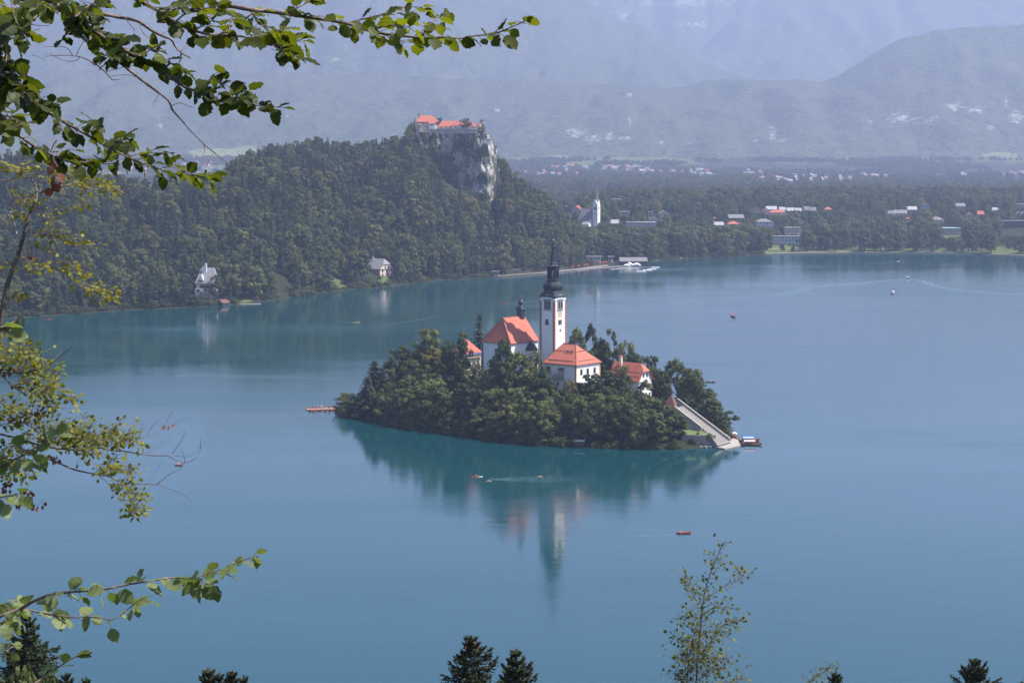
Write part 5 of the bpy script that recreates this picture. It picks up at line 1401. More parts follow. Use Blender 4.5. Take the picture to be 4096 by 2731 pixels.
for pts, lab in ((((2437, 1079), (2470, 1076), (2520, 1068)), "pale floating walkway in front of the bathing beach"), (((2525, 1067), (2570, 1069), (2612, 1071)), "thin far end of the bathing pontoon"), (((2330, 1077), (2390, 1073), (2440, 1069), (2500, 1064)), "inner pontoon beside the beach basin")):
    ribbon("pontoon", [wat(*q)[:2] for q in pts], 3.2, .45, 'beachconc', None, lab, "pontoon", .5)
for k, (px, py) in enumerate(((2565, 1087), (2590, 1082), (2608, 1078), (2622, 1071))):
    m = MB(); m.box((0, 0, .25), (4.2, 2.2, .3)); m.box((0, 0, .58), (4.0, 2.0, .05)); p = wat(px, py)
    tag(m.build("swim_raft", M['white'], None, tuple(p)), "white swimming raft anchored off the bathing beach", "raft", "swimming rafts off the beach")
for k, (px, py, w, h) in enumerate(((2507, 1066, 3.6, 2.6), (2524, 1064, 2.8, 4.0), (2546, 1064, 4.2, 3.2))):
    m = MB(); m.smooth = True; rg = []
    for j in range(9):
        t = j / 8; rg.append([(w * (t - .5) * 2, 1.8 * math.cos(a), max(.05, (h * (.35 + .65 * math.sin(math.pi * (t if k != 1 else .5 + t / 2)))) * (.5 + .5 * math.sin(a)))) for a in np.linspace(0, 2 * math.pi, 11)[:-1]])
    m.loft(rg); tag(m.build("water_slide", M['white'], None, tuple(wat(px, py))), ("low white inflatable on the water left of two others", "steep white inflatable slide between two others on the water", "arched white inflatable on the water by the boathouse")[k], "inflatable", "inflatables by the boathouse")
PR = random.Random(3)
for k in range(9):
    px, py = ((2290, 1061), (2338, 1064), (2365, 1052), (2398, 1050), (2412, 1053), (2424, 1050), (2350, 1054), (2315, 1066), (2446, 1048))[k]
    d = float(shore_d(px)) + (12 if py < 1058 else 5); x = (px - CX) / F * d; m = MB(); m.lathe([(1.5, 2.3), (.9, 2.8), (.06, 3.0)], 8); m.tube([(0, 0, 0), (0, 0, 2.6)], .06, 5)
    tag(m.build("parasol", M['red'], None, (x, d, 1.3)), "open red parasol on the crowded bathing beach", "parasol", "red beach parasols")
for px0, px1, pyt, pyb, lab, off in ((2347, 2405, 1026, 1040, "low beach cafe under white sails", 24), (2434, 2453, 1026, 1050, "small white bath house left of the long boathouse", 20), (1968, 1995, 1085, 1107, "dark cornered bath pavilion with white railing at the beach's start", 3), (2024, 2080, 1078, 1096, "colonnaded bathing cabins behind the shore trees", 14)):
    d = float(shore_d((px0 + px1) / 2)) + off
    small_house(px0, px1, pyt, pyb, 'flat', 'greywall', 'slate', lab, "pavilion", None, "beach_pavilion", Y=d, depth=8, floors=1, nwin=5, keep=px0 > 2100)

# ------------------------------------------------------------------ woods
def forest_ok(px, r, y):
    """no trees on the lawns, in the cliff, the villa gardens"""
    return True
def blocked(px, Y, ztop, halfw):
    pyt = 573 + F * (CAMH - ztop) / Y
    for a, b_, yy, lim in KEEP:
        if a - halfw < px < b_ + halfw and Y < yy + 12:
            if Y > yy - 6 or pyt < lim: return True
    return False
def limit_h(px, Y, z, h, halfw):
    for a, b_, yy, lim in KEEP:
        if a - halfw < px < b_ + halfw and Y < yy + 12:
            if Y > yy - 6: return 0
            h = min(h, CAMH - (lim - 573) / F * Y - z)
    return h
TR = np.random.default_rng(5)
cand = []        # px, distance, kind, height
def sample(p0, p1, r0, r1, spacing, n_try, conif, h0, h1):
    n = n_try
    P = TR.uniform(p0, p1, n); R = r0 + (r1 - r0) * TR.uniform(0, 1, n)
    D = shore_d(P) + R; X = (P - CX) / F * D * 1.002
    # grid thinning at the given spacing
    seen = {}
    for k in range(n):
        key = (int(X[k] // spacing), int(D[k] // spacing))
        if key in seen: continue
        ok = True
        for i_ in (-1, 0, 1):
            for j_ in (-1, 0, 1):
                q = seen.get((key[0] + i_, key[1] + j_))
                if q is not None and (q[0] - X[k]) ** 2 + (q[1] - D[k]) ** 2 < (spacing * .8) ** 2: ok = False
        if not ok: continue
        seen[key] = (X[k], D[k])
        cand.append((P[k], X[k], D[k], R[k], 'c' if TR.uniform() < conif(P[k], R[k]) else 'b', TR.uniform(h0, h1)))
sample(-300, 2300, 2, 470, 9.0, 60000, lambda p, r: .42 + (.16 if p < 900 else 0) - (.15 if r < 60 else 0), 9, 29)
sample(2150, 4250, 3, 900, 10.5, 40000, lambda p, r: .16 + (.15 if r > 500 else 0), 14, 24)
keepc = []
for (p, x, d, r, kd, h) in cand:
    la = float(lawn_at(np.array([p]), np.array([r]))[0])
    if la > .45 and not (p > 3040 and TR.uniform() < .5 and r > 7): continue
    if p > 2300 and r < 7: continue
    if 1985 < p < 2460 and r < 10: continue
    L = float(ridge_d(p)) - float(shore_d(p))
    if 1660 < p < 1975 and L - 28 < r < L + 40: continue
    if 1770 < p < 1975 and L - 60 < r: 
        h *= .55
    if p < 2300 and r > L + 60: continue
    if p > 2350 and r < 160 and kd == 'b': h = 15 + .62 * h
    if p < 2300 and r > L - 90: h = min(h, 11 + .45 * (h - 9))
    z = gz(x, d)
    if 1700 < p < 1990:
        # keep the bare rock face clear
        pyt = 573 + F * (CAMH - z - h) / d
        lim = np.interp(p, [1700, 1740, 1765, 1790, 1850, 1890, 1925, 1960, 1990], [560, 650, 690, 765, 740, 720, 740, 775, 730])
        if pyt < lim and d < float(ridge_d(p)) + 5: h = max(3.5, z + h - (z + h) + (CAMH - (lim - 573) / F * d) - z)
        if h < 4: continue
    h = limit_h(p, d, z, h, 4.0 / d * F)
    if h < 4: continue
    keepc.append((p, x, d, r, kd, h, z))
# apparent size decides which are built one by one
inview = [c for c in keepc if -30 < c[0] < 4120]
score = lambda c: (c[5] / c[2]) * (1.0 if c[3] < 45 else .72 if c[3] < 90 else .5)
inview.sort(key=score, reverse=True)
SOLO = {}
for c in inview:
    k = c[4]
    if sum(1 for q in SOLO.values() if q == k) < (215 if k == 'b' else 150): SOLO[id(c)] = k
protoB = None
for c in inview:
    if id(c) not in SOLO: continue
    p, x, d, r, kd, h, z = c
    if p < 1130: zone, gname = "on the left lakeshore's steep wooded bank before the hill", "trees on the left lakeshore"
    elif p < 2100: zone, gname = "at the foot of the castle hill by the lake", "trees at the foot of the castle hill"
    elif p < 3040: zone, gname = "along the far shore below the town and white church", "trees along the far shore"
    else: zone, gname = "in the lakeside park on the right", "trees in the lakeside park"
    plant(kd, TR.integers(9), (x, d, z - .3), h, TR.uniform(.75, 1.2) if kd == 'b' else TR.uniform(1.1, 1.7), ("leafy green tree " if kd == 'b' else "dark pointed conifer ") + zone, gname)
rest = [c for c in keepc if id(c) not in SOLO]
# valley woods between the town and the villages
vx = []
n = 60000
P = TR.uniform(-300, 4400, n); D = np.sqrt(TR.uniform(2600 ** 2, 7200 ** 2, n)); X = (P - CX) / F * D * 1.002
R = D - shore_d(P); Zv = ground_z(X, D); la = lawn_at(P, R)
okv = (R > np.where(P > 2250, 880, 700)) & (la < np.where(D > 5600, .75, .42)) & ((fbm(X / 330, D / 330, 41, 3) > np.where(D > 5600, .44, .36)) | (D < 3600))
KA = [k for k in KEEP if k[2] > 3500]
for a, b_, yy, lim in KA:
    pyt = 573 + F * (CAMH - Zv - 17) / D
    okv &= ~((P > a - 4) & (P < b_ + 4) & (D < yy + 25) & ((D > yy - 25) | (pyt < lim)))
idx = np.nonzero(okv)[0]
FP = [(X[i], D[i], Zv[i] - .5, TR.uniform(11, 19), TR.uniform(.85, 1.4), 0 if TR.uniform() < .8 else 1) for i in idx]
FP += [(x, d, z - .3, h, TR.uniform(.7, 1.2) if kd == 'b' else TR.uniform(1.1, 1.7), 0 if kd == 'b' else 1) for (p, x, d, r, kd, h, z) in rest]

for px_ in np.concatenate([np.arange(-200, 1975, 11.0), np.arange(2465, 3060, 9.0)]):      # shrubs overhanging the waterline
    if 950 < px_ < 1050 or 880 < px_ < 925 or 1110 < px_ < 1158 or 2476 < px_ < 2592 or TR.uniform() < .12: continue
    dd_ = float(shore_d(px_)) + TR.uniform(-1.0, 2.0); FP.append(((px_ - CX) / F * dd_ * 1.002, dd_, -.4, TR.uniform(3, 7), TR.uniform(1.2, 2.0), 0))
CV, CPm, CFm = CLIFF_PTS; n_ = 0
while n_ < 80:                                   # shrubs rooted on the cliff's ledges, thick on its left and upper part
    i_ = TR.integers(6, CV.shape[0]); j_ = TR.integers(3, CV.shape[1] - 6); q_ = CPm[i_, j_]; f_ = CFm[i_, j_]
    pr = .8 if q_ < 1752 else .22 if f_ < .2 else .03 if q_ < 1965 else .3
    if TR.uniform() > pr or f_ < .05: continue
    v_ = CV[i_, j_]; FP.append((v_[0], v_[1] - .4, v_[2] - 1.5, TR.uniform(3, 6.5 if q_ > 1765 else 9), TR.uniform(.9, 1.4), 0)); n_ += 1
def scatter(name, pts, label):
    """one object of countless far trees: points that instance the crowns of trees standing in the scene"""
    n = len(pts); A = np.array([q[:3] for q in pts], np.float32)
    me = bpy.data.meshes.new(name); me.vertices.add(n); me.vertices.foreach_set("co", A.ravel())
    hh = np.array([q[3] for q in pts]); ww = np.array([q[4] for q in pts]); kk = np.array([q[5] for q in pts])
    a = me.attributes.new("scl", 'FLOAT_VECTOR', 'POINT'); a.data.foreach_set("vector", np.stack([hh * ww, hh * ww, hh], -1).astype(np.float32).ravel())
    a = me.attributes.new("rot", 'FLOAT_VECTOR', 'POINT'); a.data.foreach_set("vector", np.stack([NR.normal(0, .04, n), NR.normal(0, .04, n), NR.uniform(0, 6.28, n)], -1).astype(np.float32).ravel())
    vi = np.where(kk == 0, NR.integers(0, len(BROAD), n), len(BROAD) + NR.integers(0, 3, n)).astype(np.int32)
    a = me.attributes.new("pick", 'INT', 'POINT'); a.data.foreach_set("value", vi)
    o = link(name, me); tag(o, label, None, None, "stuff")
    ng = bpy.data.node_groups.new(name, 'GeometryNodeTree')
    ng.interface.new_socket("Geometry", in_out='INPUT', socket_type='NodeSocketGeometry'); ng.interface.new_socket("Geometry", in_out='OUTPUT', socket_type='NodeSocketGeometry')
    nd = ng.nodes; lk = ng.links
    gi = nd.new("NodeGroupInput"); go = nd.new("NodeGroupOutput"); iop = nd.new("GeometryNodeInstanceOnPoints"); jn = nd.new("GeometryNodeJoinGeometry")
    iop.inputs["Pick Instance"].default_value = True
    srcs = []
    for mesh in BROAD + CONE:
        srcs.append(next(ob for ob in bpy.data.objects if ob.type == 'MESH' and ob.data == mesh))
    for ob in reversed(srcs):
        oi = nd.new("GeometryNodeObjectInfo"); oi.inputs["Object"].default_value = ob; oi.inputs["As Instance"].default_value = True
        lk.new(oi.outputs["Geometry"], jn.inputs[0])
    def named(nm, tp):
        q = nd.new("GeometryNodeInputNamedAttribute"); q.data_type = tp; q.inputs[0].default_value = nm; return q.outputs[0]
    lk.new(gi.outputs[0], iop.inputs["Points"]); lk.new(jn.outputs[0], iop.inputs["Instance"])
    lk.new(named("pick", 'INT'), iop.inputs["Instance Index"]); lk.new(named("scl", 'FLOAT_VECTOR'), iop.inputs["Scale"])
    er = nd.new("FunctionNodeEulerToRotation"); lk.new(named("rot", 'FLOAT_VECTOR'), er.inputs[0]); lk.new(er.outputs[0], iop.inputs["Rotation"])
    lk.new(iop.outputs[0], go.inputs[0])
    md = o.modifiers.new("trees", 'NODES'); md.node_group = ng
    return o
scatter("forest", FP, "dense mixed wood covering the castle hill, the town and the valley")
print("trees: solo", len(SOLO), "stuff", len(FP))
# ------------------------------------------------------------------ people
def person_mesh(name, pose, top, bottom, hair='hair'):
    """one continuous body grown with a Skin modifier along a posed skeleton; clothes and hair by material"""
    if pose == 'stand':
        J = [((0, 0, .95), .13), ((0, 0, 1.15), .125), ((0, 0, 1.38), .15), ((0, .0, 1.50), .06), ((0, -.01, 1.63), .095), ((0, 0, 1.74), .07),
             ((.19, 0, 1.42), .06), ((.27, -.06, 1.15), .045), ((.25, -.22, .95), .035), ((-.19, 0, 1.42), .06), ((-.27, -.08, 1.16), .045), ((-.2, -.26, .98), .035),
             ((.1, 0, .88), .09), ((.11, -.03, .48), .065), ((.11, 0, .07), .045), ((.11, -.14, .04), .04), ((-.1, 0, .88), .09), ((-.12, .03, .48), .065), ((-.12, .06, .07), .045), ((-.12, -.08, .04), .04)]
    else:
        J = [((0, 0, .14), .14), ((0, .02, .36), .13), ((0, .05, .60), .15), ((0, .03, .71), .06), ((0, 0, .83), .095), ((0, 0, .94), .07),
             ((.19, .04, .64), .06), ((.27, -.06, .42), .045), ((.2, -.28, .36), .035), ((-.19, .04, .64), .06), ((-.27, -.08, .42), .045), ((-.2, -.3, .36), .035),
             ((.1, -.03, .13), .1), ((.13, -.42, .36), .07), ((.12, -.62, .06), .05), ((.12, -.74, .04), .04), ((-.1, -.03, .13), .1), ((-.14, -.42, .34), .07), ((-.12, -.64, .06), .05), ((-.12, -.76, .04), .04)]
    E = [(0, 1), (1, 2), (2, 3), (3, 4), (4, 5), (2, 6), (6, 7), (7, 8), (2, 9), (9, 10), (10, 11), (0, 12), (12, 13), (13, 14), (14, 15), (0, 16), (16, 17), (17, 18), (18, 19)]
    me = bpy.data.meshes.new("skeleton"); me.from_pydata([j[0] for j in J], E, []); ob = bpy.data.objects.new("skeleton", me); COL.objects.link(ob)
    ob.modifiers.new("skin", 'SKIN'); me.skin_vertices[0].data[0].use_root = True
    for k, j in enumerate(J): me.skin_vertices[0].data[k].radius = (j[1], j[1])
    ob.modifiers.new("sub", 'SUBSURF').levels = 1
    dg = bpy.context.evaluated_depsgraph_get(); out = bpy.data.meshes.new_from_object(ob.evaluated_get(dg))
    bpy.data.objects.remove(ob); out.name = name; out.materials.clear()
    for m in ('skin', top, bottom, hair): out.materials.append(M[m])
    zs = 1.0 if pose == 'stand' else None
    for p in out.polygons:
        c = p.center; i = 0
        if pose == 'stand':
            i = 1 if .98 < c.z < 1.46 and abs(c.x) < .3 else 2 if .45 < c.z <= .98 and abs(c.x) < .22 and c.y > -.2 else 3 if c.z > 1.7 or (c.z > 1.6 and c.y > .03) else 0
        else:
            i = 1 if .22 < c.z < .68 and c.y > -.14 else 2 if c.z <= .3 and c.y > -.35 else 3 if c.z > .9 or (c.z > .8 and c.y > .04) else 0
        p.material_index = i
    out.polygons.foreach_set("use_smooth", [True] * len(out.polygons))
    return out
PM = {(p, t): person_mesh("person", p, t, b) for p, t, b in (('stand', 'navy', 'navy'), ('stand', 'cloth', 'navy'), ('stand', 'redcloth', 'navy'), ('sit', 'cloth', 'navy'), ('sit', 'navy', 'navy'), ('sit', 'redcloth', 'cloth'))}
def person(pose, top, loc, rz, label, group=None):
    return tag(link("person", PM[(pose, top)], None, loc, rz), label, "person", group)

# ------------------------------------------------------------------ boats
def hull_mb(L, W_, H, bow=.5, stern=.35, n=15, t=.06, flat=.55):
    """open wooden hull along x with raised ends: outer and inner skins and a gunwale"""
    b = MB(); b.smooth = False; O = []; I = []
    for k in range(n):
        s = -1 + 2 * k / (n - 1)
        w = W_ / 2 * max(.04, (1 - abs(s) ** (2.4 if s > 0 else 3.2))) ** .8
        z = H + (bow if s > 0 else stern) * abs(s) ** 2.6
        kz = .02 + (z - .1) * .55 * abs(s) ** 5
        O.append([(s * L / 2, -w, z), (s * L / 2 * .985, -w * .82, kz + (z - kz) * .4), (s * L / 2 * .97, -w * flat, kz - .12), (s * L / 2 * .97, w * flat, kz - .12), (s * L / 2 * .985, w * .82, kz + (z - kz) * .4), (s * L / 2, w, z)])
        wi = max(.01, w - t); I.append([(s * L / 2 * .97, -wi, z - .01), (s * L / 2 * .95, -wi * .8, kz + .05 + (z - kz) * .3), (s * L / 2 * .93, -wi * flat, kz + .06), (s * L / 2 * .93, wi * flat, kz + .06), (s * L / 2 * .95, wi * .8, kz + .05 + (z - kz) * .3), (s * L / 2 * .97, wi, z - .01)])
    b.loft(O, 0, True, False); b.loft([list(reversed(r)) for r in I], 0, False, False)
    for k in range(n - 1):
        for e in (0, 5): b.poly([O[k][e], O[k + 1][e], I[k + 1][e], I[k][e]])
    return b
def rowboat(loc, rz, L, label, mat='wood', seats=3, oars=True, name="rowing_boat", group=None, W_=1.35):
    r = empty(name, loc, rz); tag(r, label, "boat", group)
    hull_mb(L, W_, .42, .32, .12).build("hull", M[mat], r)
    for k in range(seats):
        s = MB(); s.box(((k - (seats - 1) / 2) * L * .24, 0, .30), (.14, W_ * .42, .025)); s.build("thwart", M['deckwood'], r)
    if oars:
        for sg in (-1, 1):
            o = MB(); o.tube([(.1, sg * .35, .55), (-.5, sg * (W_ * .5 + .1), .5), (-1.3, sg * (W_ * .5 + 1.0), .06)], .035, 6); o.box((-1.45, sg * (W_ * .5 + 1.15), .03), (.26, .09, .015), rz=-sg * .8); o.build("oar", M['deckwood'], r)
    return r
def pletna(loc, rz, label, cover, L=8.6, stripes=None):
    """flat bottomed passenger boat with an arched awning on hoops"""
    r = empty("awning_boat", loc, rz); tag(r, label, "boat")
    hull_mb(L, 2.3, .55, .55, .45).build("hull", M['wood'], r)
    for sg in (-1, 1): s = MB(); s.box((-.3, sg * .72, .48), (2.7, .22, .03)); s.build("bench", M['orange'], r)
    bow = MB(); bow.box((L * .36, 0, .62), (.7, .5, .03)); bow.build("foredeck", M['deckwood'], r)
    a = MB(); n = 9; m = 12; x0, x1 = -L * .30, L * .20
    def pt(k, j, d): th = math.pi * (.10 + .80 * j / n); return (x0 + (x1 - x0) * k / m, (1.12 + d) * math.cos(th), 1.45 + (.75 + d) * math.sin(th))
    for k in range(m):
        for j in range(n):
            mi = (k % 2) if stripes == 'x' else (0 if j < n * .68 else 1) if stripes == 'y' else 0
            a.poly([pt(k, j, 0), pt(k + 1, j, 0), pt(k + 1, j + 1, 0), pt(k, j + 1, 0)], mi)
            a.poly([pt(k, j + 1, -.04), pt(k + 1, j + 1, -.04), pt(k + 1, j, -.04), pt(k, j, -.04)], mi)
    a.build("awning", [M[c] for c in cover], r)
    for x in (x0 + .1, (x0 + x1) / 2, x1 - .1):
        h = MB(); h.tube([(x, -1.08, .5), (x, -1.1, 1.6)], .035, 5); h.build("awning_post", M['frame'], r); h = MB(); h.tube([(x, 1.08, .5), (x, 1.1, 1.6)], .035, 5); h.build("awning_post", M['frame'], r)
    return r
W0 = lambda px, py: tuple(wat(px, py, -.05))
pb = pletna(W0(3003, 1781), .02, "wooden boat with rounded white and red striped awning moored nearest at the landing", ['white', 'redcloth'], 9.2, 'x')
pletna((W0(2998, 1770)[0], W0(2998, 1770)[1] + 1.0, -.05), .0, "wooden boat under a yellow and light blue awning between two others at the landing", ['yellow', 'cyan'], 8.6, 'y')
pletna((W0(2998, 1763)[0] - .3, W0(2998, 1763)[1] + .4, -.05), .03, "wooden boat with dark blue awning, farthest of the three at the landing", ['blue', 'blue'], 8.8)
pletna(W0(2938, 1751), 1.50, "wooden boat with pale arched awning moored bow on at the stair foot", ['white', 'white'], 7.4)
for k, (px, py, dz) in enumerate(((2972, 1776, .4), (2960, 1765, .5), (3010, 1770, .5))):
    q = wat(px, py); person('sit', ('navy', 'cloth', 'redcloth')[k], (q.x, q.y, .45), 1.2 * k, ("seated person in navy at the stern of the striped awning boat", "seated person in pale clothes near the yellow and blue awning", "seated person in red under the yellow and blue awning")[k])
# boats out on the lake
def cabin_boat(loc, rz, label, top, L=7.5):
    r = empty("awning_boat", loc, rz); tag(r, label, "boat")
    hull_mb(L, 2.3, .6, .4, .25).build("hull", M['wood'], r)
    a = MB(); a.loft([[(-2.6, -1.15, 2.0), (-2.6, 0, 2.35), (-2.6, 1.15, 2.0), (-2.6, 1.15, 1.94), (-2.6, 0, 2.28), (-2.6, -1.15, 1.94)], [(2.2, -1.15, 2.0), (2.2, 0, 2.35), (2.2, 1.15, 2.0), (2.2, 1.15, 1.94), (2.2, 0, 2.28), (2.2, -1.15, 1.94)]]); a.build("awning", M[top], r)
    for x in (-2.5, -.2, 2.1):
        for y in (-1.05, 1.05): p = MB(); p.tube([(x, y, .5), (x, y, 1.96)], .04, 5); p.build("awning_post", M['frame'], r)
    c = MB(); c.box((-.2, 0, .75), (2.0, .85, .3)); c.build("bench", M['cloth'], r)
    return r
cabin_boat(W0(2932, 1267), 1.9, "covered boat with bright red awning alone on the right water", 'red')
cabin_boat(W0(3571, 1176), 1.2, "covered boat with pale awning nearest the wide curved wake", 'white')
cabin_boat(W0(3631, 1116), 1.5, "passenger boat at the point of the wide curved wake", 'white', 9.5)
rb = rowboat(W0(2843, 1529), math.pi - .05, 4.6, "wooden rowing boat with two people right of the island's tall trees", 'wood', oars=False)
q = rb.location; person('sit', 'cloth', (q.x - .0, q.y, .25), 1.6, "person in white sitting in the rowing boat right of the island"); person('sit', 'navy', (q.x + 1.25, q.y, .25), -1.6, "person in dark clothes sitting in the rowing boat right of the island")
rb = rowboat(W0(2735, 2133), .12, 4.7, "red brown rowing boat with oars and two rowers in front of the island", 'red', W_=1.5)
q = rb.location; person('sit', 'redcloth', (q.x - 1.1, q.y - .1, .22), 1.6, "person in pink leaning back in the red rowing boat"); person('sit', 'navy', (q.x + .1, q.y, .25), -1.5, "dark haired rower in navy facing the pink passenger")
def board(loc, rz, label, mats, L=3.6, name="paddle_board", cat="paddle board"):
    g = MB(); g.smooth = True; rg = []
    for k in range(13):
        s = -1 + k / 6; w = .42 * (1 - abs(s) ** 3) + .03
        rg.append([(s * L / 2, w * math.cos(t), .1 + .08 * math.sin(t) + .14 * max(0, s) ** 4) for t in np.linspace(0, 2 * math.pi, 9)[:-1]])
    g.loft(rg[:5], 0); g.loft(rg[4:], 1)
    return tag(g.build(name, [M[m] for m in mats], None, loc, rz), label, cat)
bd = board(W0(1907, 1907), math.pi + .1, "red and white paddle board carrying two people in the island's reflection", ['white', 'red'], 4.4)
q = bd.location; person('stand', 'navy', (q.x + .75, q.y, .16), 1.4, "person in navy standing and paddling at the back of the board"); person('sit', 'redcloth', (q.x - .3, q.y, .16), 1.4, "person kneeling low at the front of the paddle board")
for px, py, top, lab, sz in ((1428, 1291, 'yellow', "small yellow boat speeding on the water left of the island", 4.2), (2015, 1217, 'pink' if False else 'redcloth', "slim pinkish kayak on the water behind the church turret", 4.6), (2360, 1172, 'red', "small red boat right of the bell tower's spire", 3.6), (192, 1279, 'red', "red rowing boat close under the left shore trees", 4.4), (715, 1861, 'redcloth', "pink float far left on open water behind bare twigs", 3.0), (1925, 1111, 'white', "white board off the bathing beach", 3.4), (3592, 1046, 'white', "tiny white boat trailing a thin wake before the park", 4.0), (2955, 1061, 'cyan', "tiny bluish board off the far shore", 3.2)):
    r = rowboat(W0(px, py), .05 if px != 192 else .2, sz, lab, top, 2, False, "small_boat", None, 1.2)
    if px in (1428, 192, 715, 2360, 2015, 3592): person('sit', 'redcloth' if px != 715 else 'cloth', (r.location.x, r.location.y, .22), 1.4, {1428: "person seated in the yellow boat", 192: "person seated in the red boat under the left shore", 715: "person riding the pink float", 2360: "person seated in the small red boat by the spire", 2015: "kayaker in the pinkish kayak", 3592: "person in the tiny white boat before the park"}[px])
for px, py, lab in ((1956, 1923, "swimmer with pale float just right of the paddle board"), (2160, 1906, "swimmer with white float farther right of the paddle board")):
    m = MB(); m.smooth = True; m.tube([(-.9, 0, .02), (-.3, 0, .10), (.2, 0, .12), (.55, 0, .06)], [.10, .16, .18, .08], 8); m.lathe([(.02, -.13), (.12, -.05), (.12, .06), (.02, .14)], 8, 0, (.75, 0, .12)); m.tube([(.3, .2, .08), (1.0, .45, .1), (1.3, .4, -.02)], .05, 6)
    o = m.build("person", M['skin'], None, tuple(wat(px, py)), math.pi); tag(o, lab, "person")
# the jetty at the island's tip with its rowing boats and people
ja = wat(1226, 1636, .5); jb = wat(1384, 1631, .5); d = (jb - ja).normalized(); nj = Vector((-d.y, d.x, 0))
g = MB(); c = (ja + jb) / 2; g.box((c.x, c.y, .3), ((jb - ja).length / 2, 1.3, .18), rz=math.atan2(d.y, d.x))
tag(g.build("jetty", M['deckwood']), "pale wooden jetty at the island's tip crowded with red boats", "jetty")
k = 0; BRot = math.atan2(d.y, d.x)
for side in (-1, 1):
    for s in ((.06, .17, .30, .45, .56, .67, .80, .92) if side < 0 else (.04, .15, .30, .44, .57, .70)):
        q = ja + (jb - ja) * s + nj * side * (3.3 if side < 0 else 3.5)
        rowboat((q.x, q.y, -.05), BRot + side * (math.pi / 2) + rnd.uniform(-.25, .25), 4.3, "red rowing boat tied to the near side of the island jetty" if side < 0 else "red rowing boat tied to the far side of the island jetty", 'red' if (k % 4) else 'wood', 2, False, "rowing_boat", "rowing boats at the island jetty"); k += 1
for s, t, tp in ((.20, .3, 'cloth'), (.24, -.5, 'redcloth'), (.28, .6, 'cloth'), (.38, -.2, 'cloth'), (.56, -.9, 'navy'), (.62, .5, 'cloth'), (.72, .0, 'navy'), (.17, .8, 'navy'), (.45, .6, 'redcloth')):
    q = ja + (jb - ja) * s + nj * t * 1.1
    person('stand', tp, (q.x, q.y, .48), rnd.uniform(0, 6), "person in " + {'cloth': "pale", 'redcloth': "red", 'navy': "dark"}[tp] + " clothes standing on the crowded island jetty", "people on the island jetty")
# small cabin and orange boat under the front trees
q = wat(2318, 1786); r = empty("moored_cabin", (q.x, q.y, 0), -.2); tag(r, "small grey roofed floating cabin in deep shade under the island's front trees", "boat cabin")
walls_box(r, -1.9, 1.9, -1.1, 1.1, -.2, 2.2, 'darkwall'); b = MB(); b.loft([[(-2.3, -1.4, 2.1), (-2.3, 1.4, 2.1), (-2.3, 1.0, 2.8), (-2.3, -1.0, 2.8)], [(2.3, -1.4, 2.3), (2.3, 1.4, 2.3), (2.3, 1.0, 3.0), (2.3, -1.0, 3.0)]]); b.build("roof", M['paleroof'], r)
for x in (-1.2, .4): opening(r, 'L', -x, .9, .8, .8, False, .08, off=1.1)
q = wat(2352, 1786); rowboat((q.x, q.y, -.05), .15, 5.4, "orange wooden boat moored in shade under the island's front trees", 'orange', 3, False)
# people on the stairs, landing and bathing beach
for px, py, z, tp, lab in ((2906, 1743, 1.0, 'cloth', "person in pale clothes at the foot of the stair wall"), (2741, 1650, 12.2, 'navy', "person in dark clothes walking high on the stairs")):
    q = at(px, py, 803 if z < 5 else 806); 
    person('stand', tp, (q.x, q.y, q.z - .9), 1.0, lab)
for k in range(46):
    px = PR.uniform(1985, 2440); dd = float(shore_d(px)) + PR.uniform(-.2, 9); x = (px - CX) / F * dd * 1.002
    tp = PR.choice(['cloth', 'redcloth', 'navy', 'redcloth'])
    person('stand' if PR.random() < .6 else 'sit', tp, (x, dd, 1.3), PR.uniform(0, 6), "bather in " + {'cloth': "pale", 'redcloth': "red", 'navy': "dark"}[tp] + " clothes on the bathing beach path", "bathers on the beach path")

# ------------------------------------------------------------------ wakes: strips of ruffled water lying on the lake
def wake(pts, w0, w1, a0=.9, a1=.1, name="wake", z=.02):
    P = [wat(*p) for p in pts]; Q = []
    for i in range(len(P) - 1):
        for k in range(8): Q.append(P[i].lerp(P[i + 1], k / 8))
    Q.append(P[-1]); n = len(Q); V = []; Fd = []
    for k, p in enumerate(Q):
        d = (Q[min(k + 1, n - 1)] - Q[max(k - 1, 0)]).normalized(); nn = Vector((-d.y, d.x, 0)); w = (w0 + (w1 - w0) * k / (n - 1)) / 2
        for u in (-1, -.4, .4, 1):
            q = p + nn * w * u; V.append((q.x, q.y, z)); Fd.append((a0 + (a1 - a0) * k / (n - 1)) * (0 if abs(u) == 1 else 1))
    i = np.arange(n * 4).reshape(n, 4); QQ = np.stack([i[:-1, :-1], i[:-1, 1:], i[1:, 1:], i[1:, :-1]], -1).reshape(-1, 4)
    me = np_mesh(name, np.array(V), QQ, M['wake'], False, {"fade": ('POINT', np.array(Fd))}); return struct(link(name, me))
wake([(3628, 1116), (3540, 1124), (3420, 1134), (3300, 1143), (3230, 1153), (3160, 1173), (3080, 1182), (2960, 1189), (2850, 1196)], 9, 30, .55, .2)
wake([(3640, 1116), (3690, 1124), (3740, 1144), (3800, 1156), (3900, 1166), (4000, 1174), (4120, 1182)], 7, 22, .5, .25)
wake([(3634, 1117), (3632, 1124), (3625, 1132)], 5, 10, .8, .0)
wake([(3170, 1176), (3300, 1180), (3420, 1176)], 3, 8, .3, .05, z=.03)
wake([(3580, 1048), (3500, 1053), (3440, 1058)], 3, 6, .7, .1)
wake([(2600, 1066), (2700, 1066), (2760, 1067)], 3, 5, .4, .1)
wake([(1955, 1916), (2060, 1917), (2200, 1916), (2420, 1916)], 4, 26, .30, .0, z=.03)
wake([(1420, 1291), (1380, 1290), (1335, 1288)], 3, 5, .7, .1)
wake([(1530, 1297), (1600, 1290), (1690, 1278), (1750, 1262)], 2, 8, .4, .05)
